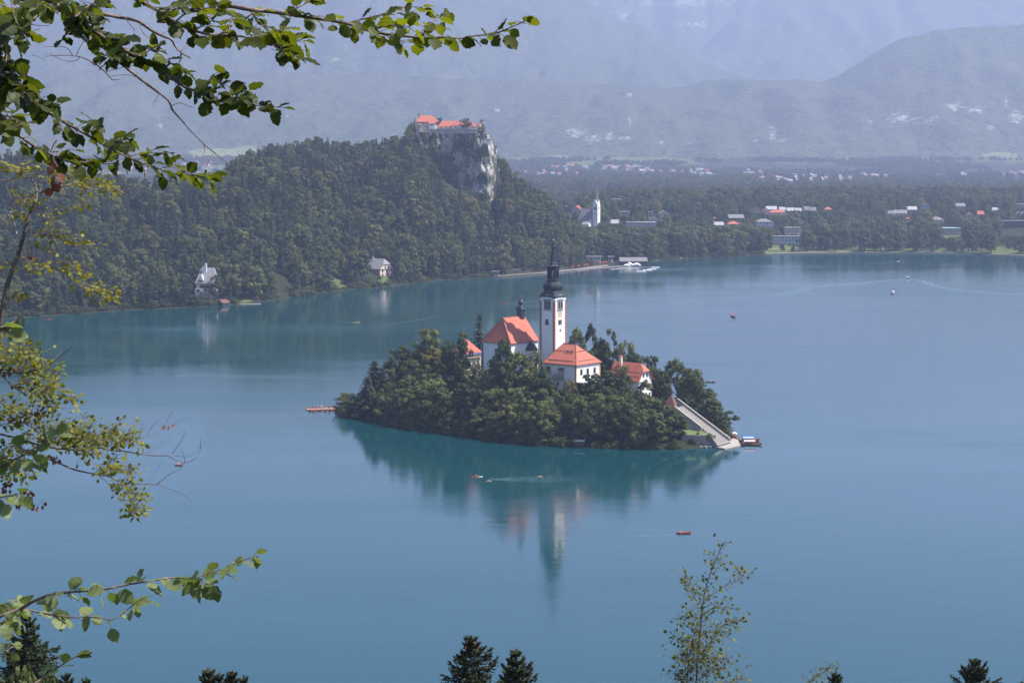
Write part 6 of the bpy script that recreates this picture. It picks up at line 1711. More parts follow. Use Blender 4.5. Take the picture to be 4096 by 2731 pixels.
wake([(2030, 1215), (2130, 1205), (2160, 1203)], 3, 7, .5, .1); wake([(2290, 1180), (2340, 1175), (2360, 1173)], 5, 3, .15, .5)
wake([(1380, 1520), (1250, 1515), (1000, 1506), (700, 1500)], 6, 30, .05, .14); wake([(2280, 1230), (2500, 1224), (2800, 1213), (3000, 1200)], 3, 12, .3, .1)
wake([(2950, 1268), (3050, 1260), (3200, 1250)], 2, 6, .35, .05); wake([(2720, 2140), (2600, 2143), (2450, 2140)], 2, 8, .25, .0)
# ------------------------------------------------------------------ foreground: beech boughs, the thin tree at the left, spruces below the viewpoint
def near_leaf_mat(name, dark, light, dead, transc, tr=.42):
    m, nd, lk, p = new_mat(name)
    a = nd.new("ShaderNodeAttribute"); a.attribute_name = "tint"
    n1 = noise(nd, lk, 14.0, 3)
    f = mth(nd, lk, 'ADD', mth(nd, lk, 'MULTIPLY', a.outputs["Fac"], .8), mth(nd, lk, 'MULTIPLY', n1, .25))
    c = ramp(nd, lk, f, [(0.05, dark), (0.72, light), (0.93, light), (0.97, dead)])
    lk.new(c, p.inputs["Base Color"]); p.inputs["Roughness"].default_value = .5; p.inputs["Specular IOR Level"].default_value = .22
    t = nd.new("ShaderNodeBsdfTranslucent"); lk.new(mixcol(nd, lk, 1.0, c, transc, 'MULTIPLY'), t.inputs[0])
    mx = nd.new("ShaderNodeMixShader"); mx.inputs[0].default_value = tr
    lk.new(p.outputs[0], mx.inputs[1]); lk.new(t.outputs[0], mx.inputs[2]); lk.new(mx.outputs[0], nd["Material Output"].inputs[0])
    return m
M['beechleaf'] = near_leaf_mat("beech leaf", (0.012, 0.022, 0.006), (0.075, 0.092, 0.014), (0.16, 0.075, 0.03), (3.4, 3.1, .7), .40)  # dark end carries the shade of the canopy above in the leaf colour
M['hornleaf'] = near_leaf_mat("yellowing small leaf", (0.085, 0.10, 0.016), (0.215, 0.195, 0.03), (0.22, 0.08, 0.04), (2.0, 1.8, .6), .38)
M['bushleaf'] = near_leaf_mat("green small leaf", (0.045, 0.075, 0.016), (0.19, 0.185, 0.032), (0.22, 0.07, 0.04), (2.2, 2.0, .7), .38)
M['sapleaf'] = near_leaf_mat("sapling leaf", (0.040, 0.060, 0.013), (0.145, 0.15, 0.032), (0.2, 0.09, 0.04), (2.0, 1.9, .7), .34)
M['deadleaf'] = near_leaf_mat("withered leaf", (0.10, 0.045, 0.028), (0.22, 0.095, 0.06), (0.24, 0.09, 0.05), (1.2, 1.0, .8), .2)
M['beechpale'] = near_leaf_mat("pale underside beech leaf", (0.07, 0.10, 0.028), (0.17, 0.20, 0.085), (0.2, 0.15, 0.05), (1.8, 1.9, .7), .3)
FR = np.random.default_rng(21)
# unit leaf: x along the midrib (0..1), y across, slightly folded and drooping
_s = np.array([0, .06, .13, .22, .31, .41, .51, .61, .71, .80, .88, .95, 1.0]); _w = np.array([.02, .13, .25, .34, .385, .41, .41, .39, .345, .28, .19, .10, .0])
def leaf_template(rng):
    n = len(_s); k = rng.uniform(.85, 1.1); fold = rng.uniform(.05, .30); curl = rng.uniform(-.05, .38); jag = 1 + np.array([[.06 * (-1) ** (i + r) for i in range(n)] for r in range(2)]) + rng.normal(0, .05, (2, n))
    mid = np.stack([_s, rng.normal(0, .012, n), -curl * _s ** 2], -1)
    L = mid + np.stack([np.zeros(n), _w * k * jag[0], _w * fold + .035 * np.sin(_s * 23)], -1)
    R = mid + np.stack([np.zeros(n), -_w * k * jag[1], _w * fold + .035 * np.cos(_s * 21)], -1)
    V = np.concatenate([L, mid, R]); i = np.arange(3 * n).reshape(3, n)
    Q = np.concatenate([np.stack([i[r, :-1], i[r + 1, :-1], i[r + 1, 1:], i[r, 1:]], -1) for r in (0, 1)])
    return V, Q
LT = [leaf_template(FR) for _ in range(14)]
class Leaves:
    def __init__(s): s.V = []; s.Q = []; s.T = []; s.n = 0
    def add(s, pos, direc, up, size, tint):
        V, Q = LT[FR.integers(len(LT))]
        d = np.array(direc, float); d /= np.linalg.norm(d) + 1e-9
        u = np.array(up, float); u = u - d * (u @ d); u /= np.linalg.norm(u) + 1e-9
        y = np.cross(u, d)
        s.V.append(np.array(pos) + (V[:, :1] * d + V[:, 1:2] * y + V[:, 2:] * u) * size); s.Q.append(Q + s.n); s.n += len(V); s.T.append(np.full(len(Q), tint))
    def build(s, name, mat, parent):
        if not s.V: return None
        me = np_mesh(name, np.concatenate(s.V), np.concatenate(s.Q), mat, True, {"tint": ('FACE', np.concatenate(s.T))}); return link(name, me, parent)
def smooth_path(pts, n):
    P = np.array(pts, float); out = []
    for i in range(len(P) - 1):
        p0, p1, p2, p3 = P[max(i - 1, 0)], P[i], P[i + 1], P[min(i + 2, len(P) - 1)]
        for t in np.linspace(0, 1, n, endpoint=False): out.append(.5 * (2 * p1 + (p2 - p0) * t + (2 * p0 - 5 * p1 + 4 * p2 - p3) * t * t + (3 * p1 - p0 - 3 * p2 + p3) * t ** 3))
    out.append(P[-1]); return np.array(out)
def bough(pts, Y, dY=0.0, wob=.05):
    """photo polyline -> a real curve in space, depth drifting from Y to Y+dY with a little wobble"""
    n = len(pts); out = []
    for k, (px, py) in enumerate(pts):
        out.append(at(px, py, Y + dY * k / max(n - 1, 1) + (FR.normal() * wob if 0 < k else 0)))
    return smooth_path([tuple(p) for p in out], 5)
def put_twig(mb, P, r0, r1, sides=6):
    n = len(P); mb.tube([tuple(p) for p in P], [(r0 + (r1 - r0) * (k / (n - 1)) ** .8) * FR.uniform(.9, 1.12) for k in range(n)], sides)
def leafy(P, lv, tw, size, every, t0=0.0, spread=.5, tint=(0, .75), droop=.35, side=.35, dead=0.0, tw_r=.0016, cluster=1, extra=None):
    """leaves set alternately along a curve on short side twigs, lying in a loose horizontal spray"""
    seg = np.linalg.norm(np.diff(P, axis=0), axis=1); cum = np.concatenate([[0], np.cumsum(seg)]); tot = cum[-1]
    s = tot * t0 + every * .3; k = 0
    while s < tot:
        i = min(np.searchsorted(cum, s) - 1, len(P) - 2); i = max(i, 0); f = (s - cum[i]) / max(seg[i], 1e-6)
        p = P[i] + (P[i + 1] - P[i]) * f; d = (P[i + 1] - P[i]) / max(seg[i], 1e-6)
        sd = 1 if k % 2 else -1
        h = np.cross(d, [0, 0, 1.0]); h /= np.linalg.norm(h) + 1e-9
        a = np.cross(h, d)
        for c in range(cluster):
            v = d * FR.uniform(.2, .9) + h * sd * FR.uniform(.35, 1.0) + a * FR.normal(0, .45) * spread * 2
            v /= np.linalg.norm(v)
            L = side * size * FR.uniform(.3, 1.6) * (1 + c * .8)
            q = p + v * L; q[2] += -.1 * size * FR.uniform(0, 1)
            if tw is not None: tw.tube([tuple(p), tuple((p + q) / 2 + a * .05 * size), tuple(q)], [tw_r, tw_r * .8, tw_r * .5], 4)
            dirv = v * .8 + d * .3 + np.array([0, 0, -droop * FR.uniform(-.3, 1.6)]) + FR.normal(0, .22, 3)
            up = np.array([0, 0, 1.0]) * FR.uniform(.5, 1) + FR.normal(0, .42, 3)
            t = 1.25 if FR.uniform() < dead else FR.uniform(*tint)
            lv.add(q, dirv, up, size * FR.uniform(.62, 1.18), t)
        s += every * FR.uniform(.6, 1.4); k += 1
    # tip leaf
    d = P[-1] - P[-2]; lv.add(P[-1], d + FR.normal(0, .01, 3), [0, 0.2, 1], size * .8, FR.uniform(*tint))
def beech_bough(label, specs, Y, leaf=.055, mat='beechleaf', name="beech_bough", bare=False, tnt=(0, .7), grp="beech boughs hanging in front"):
    """specs: list of (polyline, r0, r1, leaf spacing or 0, first leaf position 0..1, depth offset)"""
    P0 = bough(specs[0][0][:2], Y)[0]
    root = empty(name, tuple(P0)); tag(root, label, "branch", grp)
    tw = MB(); tw.smooth = True; lv = Leaves(); shift = Matrix.Translation(-Vector(P0))
    for sp in specs:
        pts, r0, r1, every, t0, off = sp[:6]; kw = sp[6] if len(sp) > 6 else {}
        P = bough(pts, Y + off, FR.uniform(-.3, .3), .03)
        put_twig(tw, P, r0, r1)
        if sp is specs[0] and (pts[0][0] < 100 or pts[0][1] < 0):      # the bough goes on out of the picture
            v = P[0] - P[1]; v /= np.linalg.norm(v); put_twig(tw, np.array([P[0] + v * 1.7 + np.array([-.2, 0, .12]), P[0] + v * .8, P[0] + v * .02]), r0 * 1.6, r0)
        if every: leafy(P, lv, tw, leaf * kw.pop('sz', 1.0), every * (.60 if mat == 'beechleaf' else .6), t0, **({'tint': tnt} | kw))
    o = tw.build("branch_wood", M['twig'], root); o.location = -Vector(P0)
    f = lv.build("leaves", M[mat], root)
    if f: f.location = -Vector(P0)
    return root
D = .030
beech_bough("topmost long beech bough reaching across the top towards the middle", [
  ([(790, -14), (842, 5), (920, 24), (1010, 40), (1060, 45), (1140, 55), (1200, 65), (1300, 80), (1390, 95), (1469, 122), (1530, 135), (1612, 145), (1724, 152), (1775, 150), (1842, 153), (1908, 143), (1969, 138), (2015, 122), (2097, 87)], .010, .0018, .034, .22, 0),
  ([(1000, 40), (1035, 90), (1078, 128)], .004, .0015, D, .1, .1), ([(1078, 128), (1120, 150), (1180, 165), (1214, 165)], .0025, .0012, D, 0, .1),
  ([(1145, 52), (1190, 32), (1235, 6), (1250, -20)], .003, .0015, D, .2, -.1), ([(1390, 92), (1440, 80), (1540, 55), (1610, 30), (1690, 30)], .003, .0013, .032, .1, .15), ([(1660, 143), (1700, 115), (1740, 80), (1775, 55)], .0028, .0013, .034, .1, -.1), ([(1470, 122), (1560, 105), (1640, 108)], .0025, .0012, .032, 0, -.15),
  ([(870, 15), (950, 70), (1010, 60)], .003, .0014, .034, .1, .1), ([(1545, 138), (1580, 165), (1690, 172)], .002, .001, .05, .1, .1)], 7.2, tnt=(.1, .95))  # higher tints paint more of these leaves as sunlit yellow green
beech_bough("second beech bough with the large hanging leaf at its end", [
  ([(520, -14), (560, 4), (636, 47), (692, 84), (748, 112), (833, 138), (912, 140), (982, 150), (1052, 164), (1100, 180), (1150, 196), (1190, 205)], .009, .0016, .026, .02, 0, {'cluster': 1}),
  ([(700, 88), (745, 55), (800, 40), (880, 20)], .003, .0014, .028, .05, .1), ([(640, 48), (720, 30), (780, 10)], .003, .0014, .028, .05, -.1), ([(780, 120), (830, 90), (850, 40)], .003, .0014, .03, .1, .12), ([(912, 138), (920, 100), (930, 70)], .002, .001, .034, .3, 0),
  ([(1000, 152), (1060, 135), (1110, 120), (1150, 110)], .002, .001, .028, .1, -.1), ([(1095, 180), (1110, 205)], .002, .001, .03, .5, 0, {'droop': 2.2}), ([(1120, 188), (1160, 215), (1200, 235)], .002, .001, .03, .1, .1)], 6.9)
beech_bough("dark leafy beech bough slanting down from the upper left corner to the middle", [
  ([(150, -20), (201, 5), (271, 51), (374, 122), (449, 173), (515, 210), (585, 243), (655, 290), (720, 337), (767, 360), (823, 370), (856, 398), (917, 407), (991, 421), (1060, 424), (1112, 430)], .011, .0016, .024, .0, 0, {'cluster': 1, 'tint': (0, .28)}),  # low tints paint the canopy's shade into these leaves
  ([(271, 51), (330, 45), (380, 60)], .003, .0014, .026, 0, .1, {'tint': (0, .32)}), ([(300, 70), (360, 20), (410, 0)], .004, .0014, .026, 0, -.1, {'tint': (0, .7)}), ([(374, 122), (430, 130), (480, 150)], .003, .0014, .024, 0, -.1, {'tint': (0, .25)}), ([(340, 100), (300, 115), (255, 150)], .003, .0012, .03, .2, .1, {'tint': (0, .25)}),
  ([(600, 250), (650, 240), (700, 265), (735, 290)], .003, .0014, .026, .1, .1, {'tint': (0, .25)}), ([(790, 362), (830, 330), (850, 300)], .002, .001, .03, .2, 0, {'tint': (0, .25)}), ([(830, 372), (880, 345), (905, 320)], .002, .001, .026, .2, .1, {'tint': (0, .28)}), ([(930, 410), (960, 385), (985, 372)], .0018, .001, .028, .2, 0, {'tint': (0, .32)}),
  ([(500, 200), (470, 225), (430, 215)], .003, .0012, .028, .1, .1, {'tint': (0, .3)}), ([(560, 235), (600, 200), (610, 190)], .002, .001, .03, .2, .1)], 7.0)
beech_bough("beech bough falling from the left edge with dark round leaves above the village", [
  ([(-60, 290), (0, 327), (37, 350), (117, 402), (187, 444), (252, 486), (327, 528), (393, 566), (449, 598), (515, 631), (600, 664), (692, 692), (767, 701), (842, 706)], .009, .0015, .026, .0, 0, {'tint': (0, .35)}),  # tints held low: overhead shade painted into the leaf colour
  ([(117, 402), (170, 400), (240, 420)], .003, .0014, .028, .1, .1, {'tint': (0, .25)}), ([(300, 515), (340, 490), (375, 480)], .002, .001, .03, .2, .1, {'tint': (0, .32)}), ([(515, 622), (560, 618), (620, 612), (690, 615)], .002, .001, .034, .1, .1, {'tint': (.2, .8)}), ([(430, 585), (470, 560), (490, 560)], .002, .001, .028, .1, 0, {'tint': (0, .25)}), ([(640, 678), (680, 668), (760, 690), (800, 715)], .0015, .001, .032, .1, -.1, {'tint': (.2, .8)})], 6.7)
beech_bough("lowest beech bough at the left edge with curled brown leaves hanging under it", [
  ([(-60, 400), (0, 458), (47, 514), (94, 556), (154, 594), (206, 622), (280, 647), (355, 650), (435, 659)], .007, .0015, .030, 0, 0, {'tint': (0, .65)}),
  ([(206, 622), (215, 560), (216, 553)], .002, .0012, 0, 0, 0), ([(205, 600), (228, 560), (214, 630), (232, 668)], .0016, .001, 0, 0, 0), ([(0, 460), (40, 470), (95, 500)], .002, .001, .03, 0, .1), ([(225, 630), (260, 600), (300, 625), (345, 640)], .0016, .001, .035, .1, .1)], 6.5)
dl = empty("withered_leaf_cluster", tuple(at(225, 650, 6.5))); tag(dl, "curled brown withered leaves dangling from the lowest beech bough", "leaves")
lv = Leaves(); o_ = np.array(dl.location)
for px, py in ((205, 640), (215, 665), (240, 690), (248, 700), (215, 700), (210, 725), (225, 735), (198, 750), (235, 740)): lv.add(np.array(at(px, py, 6.5 + FR.normal() * .03)) - o_, [FR.normal() * .3, FR.normal() * .3, -1], FR.normal(size=3), .034, FR.uniform(0, .5))
lv.build("leaves", M['deadleaf'], dl)
beech_bough("shaded beech twigs crowding the top left corner edge", [
  ([(-70, 60), (0, 120), (25, 220), (10, 320), (-10, 400)], .006, .002, .026, 0, 0, {'tint': (0, .3), 'cluster': 1}), ([(-50, 180), (0, 230), (40, 270), (55, 300)], .003, .0015, .026, 0, .1, {'tint': (0, .3)}), ([(-40, 0), (30, 30), (75, 40), (110, 20)], .004, .0015, .028, 0, .1), ([(45, -10), (55, 60), (75, 105), (100, 145), (125, 185)], .003, .0012, .036, .1, 0), ([(-30, 90), (30, 130), (60, 160)], .003, .0012, .03, 0, 0, {'tint': (0, .25)}), ([(-40, 330), (0, 350), (50, 345), (110, 345)], .003, .0012, .028, 0, .1, {'tint': (0, .25)}), ([(60, -20), (120, 10), (180, 25), (250, 0)], .004, .0015, .026, 0, .1), ([(-50, 300), (10, 300), (60, 330), (100, 375)], .004, .0015, .024, 0, -.1, {'tint': (0, .3)})], 6.4)  # mostly low tints, corner shade painted as darker leaves
beech_bough("nearly bare brown bough zigzagging below the top beech boughs", [
  ([(60, -20), (130, 10), (180, 28), (270, 45), (330, 50), (400, 55), (480, 70), (550, 85), (600, 118), (650, 145), (685, 160), (700, 185), (725, 212), (762, 232)], .013, .002, 0, 0, 0),
  ([(500, 75), (530, 110), (540, 130), (545, 180)], .002, .001, 0, 0, .05), ([(560, 95), (570, 130), (600, 155), (620, 168)], .0018, .0008, 0, 0, 0), ([(640, 140), (690, 115), (730, 75)], .0018, .0008, 0, 0, 0), ([(725, 205), (760, 165), (785, 145)], .0022, .0009, 0, 0, .04), ([(725, 212), (720, 245), (705, 268)], .0035, .001, 0, 0, 0)], 7.4, bare=True)
beech_bough("long bare drooping twig ending over the wooded hill", [
  ([(395, 170), (415, 190), (470, 240), (540, 300), (600, 345), (640, 375), (675, 405), (690, 440), (720, 475), (767, 528), (814, 575), (870, 622), (912, 655)], .0075, .0012, 0, 0, 0),
  ([(690, 422), (720, 412), (750, 425), (780, 430)], .0018, .0008, 0, 0, 0), ([(815, 575), (818, 610), (808, 632)], .002, .0008, 0, 0, 0), ([(870, 622), (840, 640), (822, 668)], .0018, .0008, 0, 0, 0), ([(640, 370), (615, 415), (612, 430)], .0012, .0006, 0, 0, 0)], 7.3)
beech_bough("fine bare twigs forking under the upper left leaves", [
  ([(330, 150), (345, 165), (380, 205), (410, 230), (412, 242), (390, 252), (378, 260), (360, 245), (320, 228), (260, 222), (180, 226)], .006, .001, 0, 0, 0), ([(385, 258), (420, 288), (440, 310), (452, 320), (480, 318)], .003, .001, 0, 0, 0), ([(425, 288), (470, 275), (535, 262)], .0014, .0008, 0, 0, 0), ([(440, 306), (500, 300), (550, 310)], .0014, .0008, 0, 0, 0), ([(306, 222), (320, 190), (335, 165)], .0014, .0008, 0, 0, 0), ([(290, 222), (260, 190), (170, 188)], .0014, .0008, 0, 0, 0), ([(320, 230), (300, 245), (250, 242), (200, 215)], .0014, .0008, 0, 0, 0), ([(60, 68), (100, 90), (150, 103), (200, 104)], .002, .001, 0, 0, 0), ([(130, 220), (155, 230), (178, 240)], .0012, .0006, 0, 0, 0), ([(60, 240), (75, 262), (118, 276)], .0012, .0006, 0, 0, 0)], 7.1)
beech_bough("beech branch with pale silvery leaves reaching in low from the left", [
  ([(-80, 2490), (0, 2463), (85, 2432), (130, 2405), (200, 2378), (260, 2368), (330, 2363), (420, 2355), (520, 2335), (600, 2322), (690, 2310), (770, 2312), (830, 2293), (900, 2270), (960, 2245), (1020, 2222)], .008, .0014, .046, 0, 0, {'droop': .5}),
  ([(90, 2433), (160, 2448), (220, 2460), (300, 2468), (370, 2465), (450, 2477), (500, 2445), (540, 2410), (575, 2393)], .005, .0012, .050, .1, .1, {'droop': .5}), ([(770, 2312), (800, 2325), (850, 2340)], .002, .001, .026, 0, 0, {'droop': 1.2}), ([(0, 2463), (40, 2440), (60, 2410)], .003, .001, .03, 0, .1), ([(-30, 2500), (30, 2480), (70, 2470)], .003, .001, .03, 0, -.1)], 7.6, .060, 'beechpale')
beech_bough("small pale leafed shoot rising at the bottom left", [
  ([(90, 2760), (140, 2731), (200, 2690), (260, 2650), (300, 2625), (327, 2608)], .005, .0014, .06, .1, 0)], 7.4, .058, 'beechpale')
beech_bough("tiny pale shoot at the left edge above the corner spruce", [
  ([(-40, 2680), (0, 2625), (30, 2600), (55, 2578)], .004, .0014, .05, .1, .1)], 7.4, .058, 'beechpale')
beech_bough("close leafy shoot crossing the small leaved bush at the left edge", [
  ([(-60, 1900), (0, 1868), (60, 1836), (100, 1815), (160, 1780), (240, 1740)], .006, .0014, .045, 0, 0), ([(60, 1836), (110, 1845), (150, 1850)], .002, .001, .04, .2, 0)], 7.0, .064, 'beechpale')

beech_bough("rough barked leafed twig end at the left edge by the thin tree's foot", [([(-60, 1340), (20, 1305), (60, 1285), (85, 1262)], .008, .002, .08, .1, 0), ([(-10, 1320), (20, 1325), (60, 1318)], .003, .001, .05, .1, 0)], 7.0, .064, 'beechpale')
beech_bough("short leafed twig at the left edge among the bush's withered leaves", [([(-40, 2000), (20, 1985), (90, 1970)], .003, .001, .06, .1, 0)], 7.0, .06, 'beechpale')
# thin yellow leaved tree rising along the left edge
def side_tree():
    Y = 22.0; lf = .056
    zb = float(hill_z(-6, Y)); b0 = at(2, 1324, Y)
    root = empty("thin_leaning_tree", (b0.x - 1.3, Y, zb)); tag(root, "thin leaning tree with small yellow leaves rising along the left edge", "tree")
    o = np.array(root.location)
    tw = MB(); tw.smooth = True; tk = MB(); tk.smooth = True; pale = MB(); pale.smooth = True; lv = Leaves(); dd = Leaves()
    P = np.concatenate([smooth_path([tuple(root.location - Vector((0, 0, .2))), (b0.x - .55, Y, (zb + b0.z) / 2), tuple(at(-6, 1420, Y))], 4), bough([(2, 1324), (10, 1238), (31, 1136), (61, 1049), (82, 988), (102, 916), (120, 855), (143, 804), (148, 768), (158, 738)], Y, .2, .02)]) - o
    put_twig(tk, P, .036, .014, 9)
    def br(pts, r0, r1, every=0, t0=0, kw={}, mb=None, off=0.0, l=None):
        Q = bough(pts, Y + off, FR.uniform(-.4, .4), .03) - o; put_twig(mb or tw, Q, r0, r1, 5)
        if every: leafy(Q, l or lv, tw, lf, every * .62, t0, **({'side': .8, 'cluster': 2, 'tw_r': .0018, 'tint': (.1, .8), 'droop': .2, 'spread': .6} | kw))
    br([(158, 773), (204, 753), (286, 738)], .014, .009)
    br([(286, 738), (357, 705), (423, 682), (490, 643)], .008, .004, mb=pale)
    br([(286, 738), (327, 748), (398, 763), (459, 766), (520, 758), (556, 733), (582, 697), (589, 676), (590, 620)], .008, .003)
    for pts in ([(250, 745), (285, 725), (300, 705), (285, 690)], [(300, 740), (340, 725), (375, 712)], [(330, 748), (370, 735), (420, 735), (440, 745)], [(400, 760), (430, 748), (465, 752)], [(455, 765), (462, 775)], [(345, 755), (335, 760)], [(380, 735), (420, 728), (435, 735)]): br(pts, .003, .0012, .05, 0, off=FR.uniform(-.3, .3))
    br([(148, 768), (143, 740), (120, 706)], .010, .006); br([(120, 708), (80, 715), (0, 720), (-40, 722)], .005, .004)
    for pts in ([(120, 706), (95, 690), (60, 680), (20, 670), (-20, 655)], [(100, 700), (70, 675), (90, 660)], [(50, 680), (20, 660), (0, 655)], [(150, 720), (180, 700), (210, 690), (240, 690)], [(160, 730), (200, 712), (250, 700), (280, 685)], [(120, 706), (130, 680), (150, 675)]): br(pts, .003, .0012, .055, 0, off=FR.uniform(-.3, .3))
    br([(115, 850), (150, 835), (200, 845), (250, 840), (290, 815), (305, 780)], .005, .002); br([(155, 838), (140, 800), (105, 790), (65, 780)], .003, .001, .06); br([(130, 830), (145, 815), (120, 800)], .002, .001, .045); br([(215, 845), (245, 835)], .002, .001, .05)
    br([(310, 800), (330, 797)], .0015, .001, .06); br([(310, 825), (345, 822)], .0015, .001, .05); br([(240, 770), (270, 790), (300, 812)], .002, .001)
    br([(135, 845), (175, 855), (215, 865)], .002, .001, .07); br([(105, 905), (130, 920), (160, 940), (220, 945), (260, 965), (310, 975), (380, 990)], .006, .0015, .11, .35); br([(165, 940), (180, 925), (205, 915)], .002, .001, .06); br([(210, 940), (240, 930), (295, 940)], .002, .001, .05)
    br([(280, 970), (310, 955), (340, 955)], .0015, .001, .06); br([(100, 935), (150, 905), (185, 860), (200, 800)], .003, .0012); br([(82, 870), (70, 855)], .002, .001, .04)
    br([(82, 990), (130, 1002), (180, 1020), (310, 1050)], .0035, .001, 0); br([(110, 995), (120, 975), (150, 970)], .002, .001, .06); br([(170, 1015), (190, 1010), (210, 1012)], .002, .001, .06)
    br([(82, 1028), (140, 1035), (200, 1060), (270, 1100), (340, 1140), (370, 1165), (400, 1195), (425, 1205)], .006, .0015, .10, .4); br([(130, 1040), (110, 1050), (140, 1060), (190, 1065)], .002, .001, .05); br([(200, 1058), (240, 1055), (300, 1055)], .002, .001, .05); br([(240, 1080), (290, 1075), (325, 1082)], .002, .001, .05)
    br([(310, 1120), (350, 1112)], .0015, .001, .06); br([(360, 1160), (395, 1155), (440, 1160)], .002, .001, .05); br([(395, 1190), (440, 1183), (465, 1182)], .002, .001, .05); br([(360, 1130), (385, 1130)], .0015, .001, .05); br([(60, 1060), (20, 1065), (-10, 1060)], .002, .001, .06); br([(40, 1190), (70, 1180), (90, 1185)], .002, .001, .04)
    br([(72, 1000), (66, 930), (50, 870), (42, 850), (52, 845)], .009, .005, mb=pale); br([(74, 865), (55, 820), (38, 775), (26, 745)], .005, .002, mb=pale); br([(66, 958), (86, 955)], .004, .003, mb=pale); br([(110, 945), (150, 915), (165, 880)], .004, .002, mb=pale)
    for c in ((88, 685), (95, 790), (120, 1020), (140, 1035)):
        for _ in range(4): dd.add(np.array(at(c[0] + FR.normal() * 5, c[1] + FR.normal() * 5, Y)) - o, [FR.normal() * .3, FR.normal() * .3, -1], FR.normal(size=3), .042, FR.uniform(0, .8))
    tk.build("trunk", M['bark'], root); tw.build("twigs", M['twig'], root); pale.build("dead_limb", M['palebark'], root); lv.build("leaves", M['hornleaf'], root); dd.build("dead_leaves", M['deadleaf'], root)
side_tree()
def side_bush():
    Y = 19.0; lf = .050
    zb = float(hill_z(-6, Y)); p = at(-40, 2100, Y)
    root = empty("leafy_sapling", (p.x - .4, Y, zb)); tag(root, "bushy sapling with green and reddish dead leaves and long bare twigs at left", "tree")
    o = np.array(root.location); tw = MB(); tw.smooth = True; tk = MB(); tk.smooth = True; lv = Leaves(); dd = Leaves()
    stem = smooth_path([tuple(root.location - Vector((0, 0, .2))), tuple(at(-70, 2000, Y)), tuple(at(-60, 1700, Y)), tuple(at(-45, 1400, Y))], 6) - o
    put_twig(tk, stem, .05, .02, 8)
    def br(pts, r0, r1, every=0, t0=0, kw={}, off=0.0):
        Q = bough(pts, Y + off, FR.uniform(-.5, .5), .03) - o; put_twig(tw, Q, r0, r1, 5)
        if every: leafy(Q, lv, tw, lf, every * .7, t0, **({'side': .9, 'cluster': 3, 'tw_r': .0015, 'tint': (.0, .8), 'droop': .25, 'spread': .65} | kw))
    br([(-50, 1492), (0, 1490), (70, 1490), (130, 1483), (185, 1465), (215, 1445), (260, 1410), (290, 1380), (312, 1330)], .010, .0015); br([(215, 1445), (240, 1410), (270, 1390)], .0025, .001); br([(225, 1440), (232, 1415)], .002, .001)
    for pts in ([(0, 1490), (40, 1450), (80, 1420), (105, 1375)], [(10, 1470), (60, 1440), (120, 1430), (160, 1440)], [(60, 1488), (110, 1460), (150, 1455), (190, 1450)], [(-20, 1420), (20, 1390), (60, 1395)], [(-30, 1470), (20, 1430), (30, 1380)], [(100, 1490), (140, 1500), (200, 1490), (240, 1480)], [(90, 1485), (120, 1400), (130, 1410)]): br(pts, .003, .001, .036, 0, off=FR.uniform(-.4, .4))
    br([(-50, 1480), (0, 1495), (50, 1545), (90, 1570), (130, 1590), (160, 1610)], .008, .002)
    for pts in ([(50, 1545), (90, 1535), (150, 1525), (200, 1520)], [(80, 1560), (130, 1550), (190, 1555), (240, 1560)], [(150, 1560), (200, 1575), (250, 1585), (305, 1590)], [(150, 1605), (190, 1625), (230, 1625)], [(60, 1520), (120, 1510), (170, 1500)], [(-30, 1600), (40, 1625), (90, 1620)], [(-20, 1640), (50, 1660), (130, 1650)], [(110, 1560), (150, 1575), (210, 1545)]): br(pts, .003, .001, .036, 0, off=FR.uniform(-.4, .4))
    br([(-50, 1720), (0, 1735), (60, 1750), (110, 1765), (180, 1785), (250, 1795), (320, 1798), (390, 1790), (440, 1800), (500, 1805), (560, 1815), (620, 1822), (670, 1822), (700, 1838), (740, 1850), (780, 1835), (800, 1800), (803, 1760), (795, 1745)], .012, .0014)
    for pts in ([(390, 1790), (450, 1765), (520, 1757), (590, 1745), (650, 1720), (700, 1695), (752, 1665)], [(590, 1738), (605, 1710), (630, 1680), (640, 1650), (650, 1610)], [(510, 1757), (540, 1735), (565, 1715), (568, 1685)], [(650, 1720), (665, 1690), (680, 1660), (690, 1640)], [(690, 1812), (720, 1770), (735, 1740), (740, 1715)], [(580, 1818), (620, 1790), (690, 1740)], [(700, 1822), (750, 1825), (790, 1800), (805, 1770)], [(560, 1812), (600, 1805), (660, 1785)], [(740, 1850), (730, 1800)], [(620, 1745), (640, 1745)], [(700, 1700), (712, 1705)]): br(pts, .0028, .0007)
    for pts in ([(60, 1750), (120, 1720), (180, 1710), (250, 1700)], [(150, 1775), (200, 1740), (270, 1730), (310, 1720)], [(270, 1795), (310, 1750), (325, 1690), (335, 1660)], [(300, 1770), (350, 1740), (360, 1700)], [(330, 1790), (380, 1750), (420, 1730), (460, 1710)], [(340, 1795), (390, 1775), (440, 1750)], [(420, 1790), (470, 1770), (520, 1765), (570, 1765)], [(470, 1770), (500, 1745), (520, 1725)], [(200, 1785), (250, 1770), (320, 1775)], [(100, 1760), (160, 1750), (230, 1760), (290, 1765)], [(300, 1797), (350, 1810), (380, 1815)], [(-20, 1700), (60, 1690), (120, 1690), (150, 1670)], [(-20, 1760), (40, 1790), (100, 1800), (140, 1790)], [(250, 1745), (290, 1740)], [(365, 1765), (400, 1755)]): br(pts, .003, .001, .034, 0, off=FR.uniform(-.4, .4))
    for pts in ([(-30, 1790), (30, 1830), (60, 1860), (100, 1900)], [(-20, 1850), (40, 1850), (90, 1830)], [(-30, 1880), (20, 1900), (60, 1880)], [(-30, 1820), (20, 1850), (70, 1890)]): br(pts, .003, .001, .036, 0, off=FR.uniform(-.4, .4))
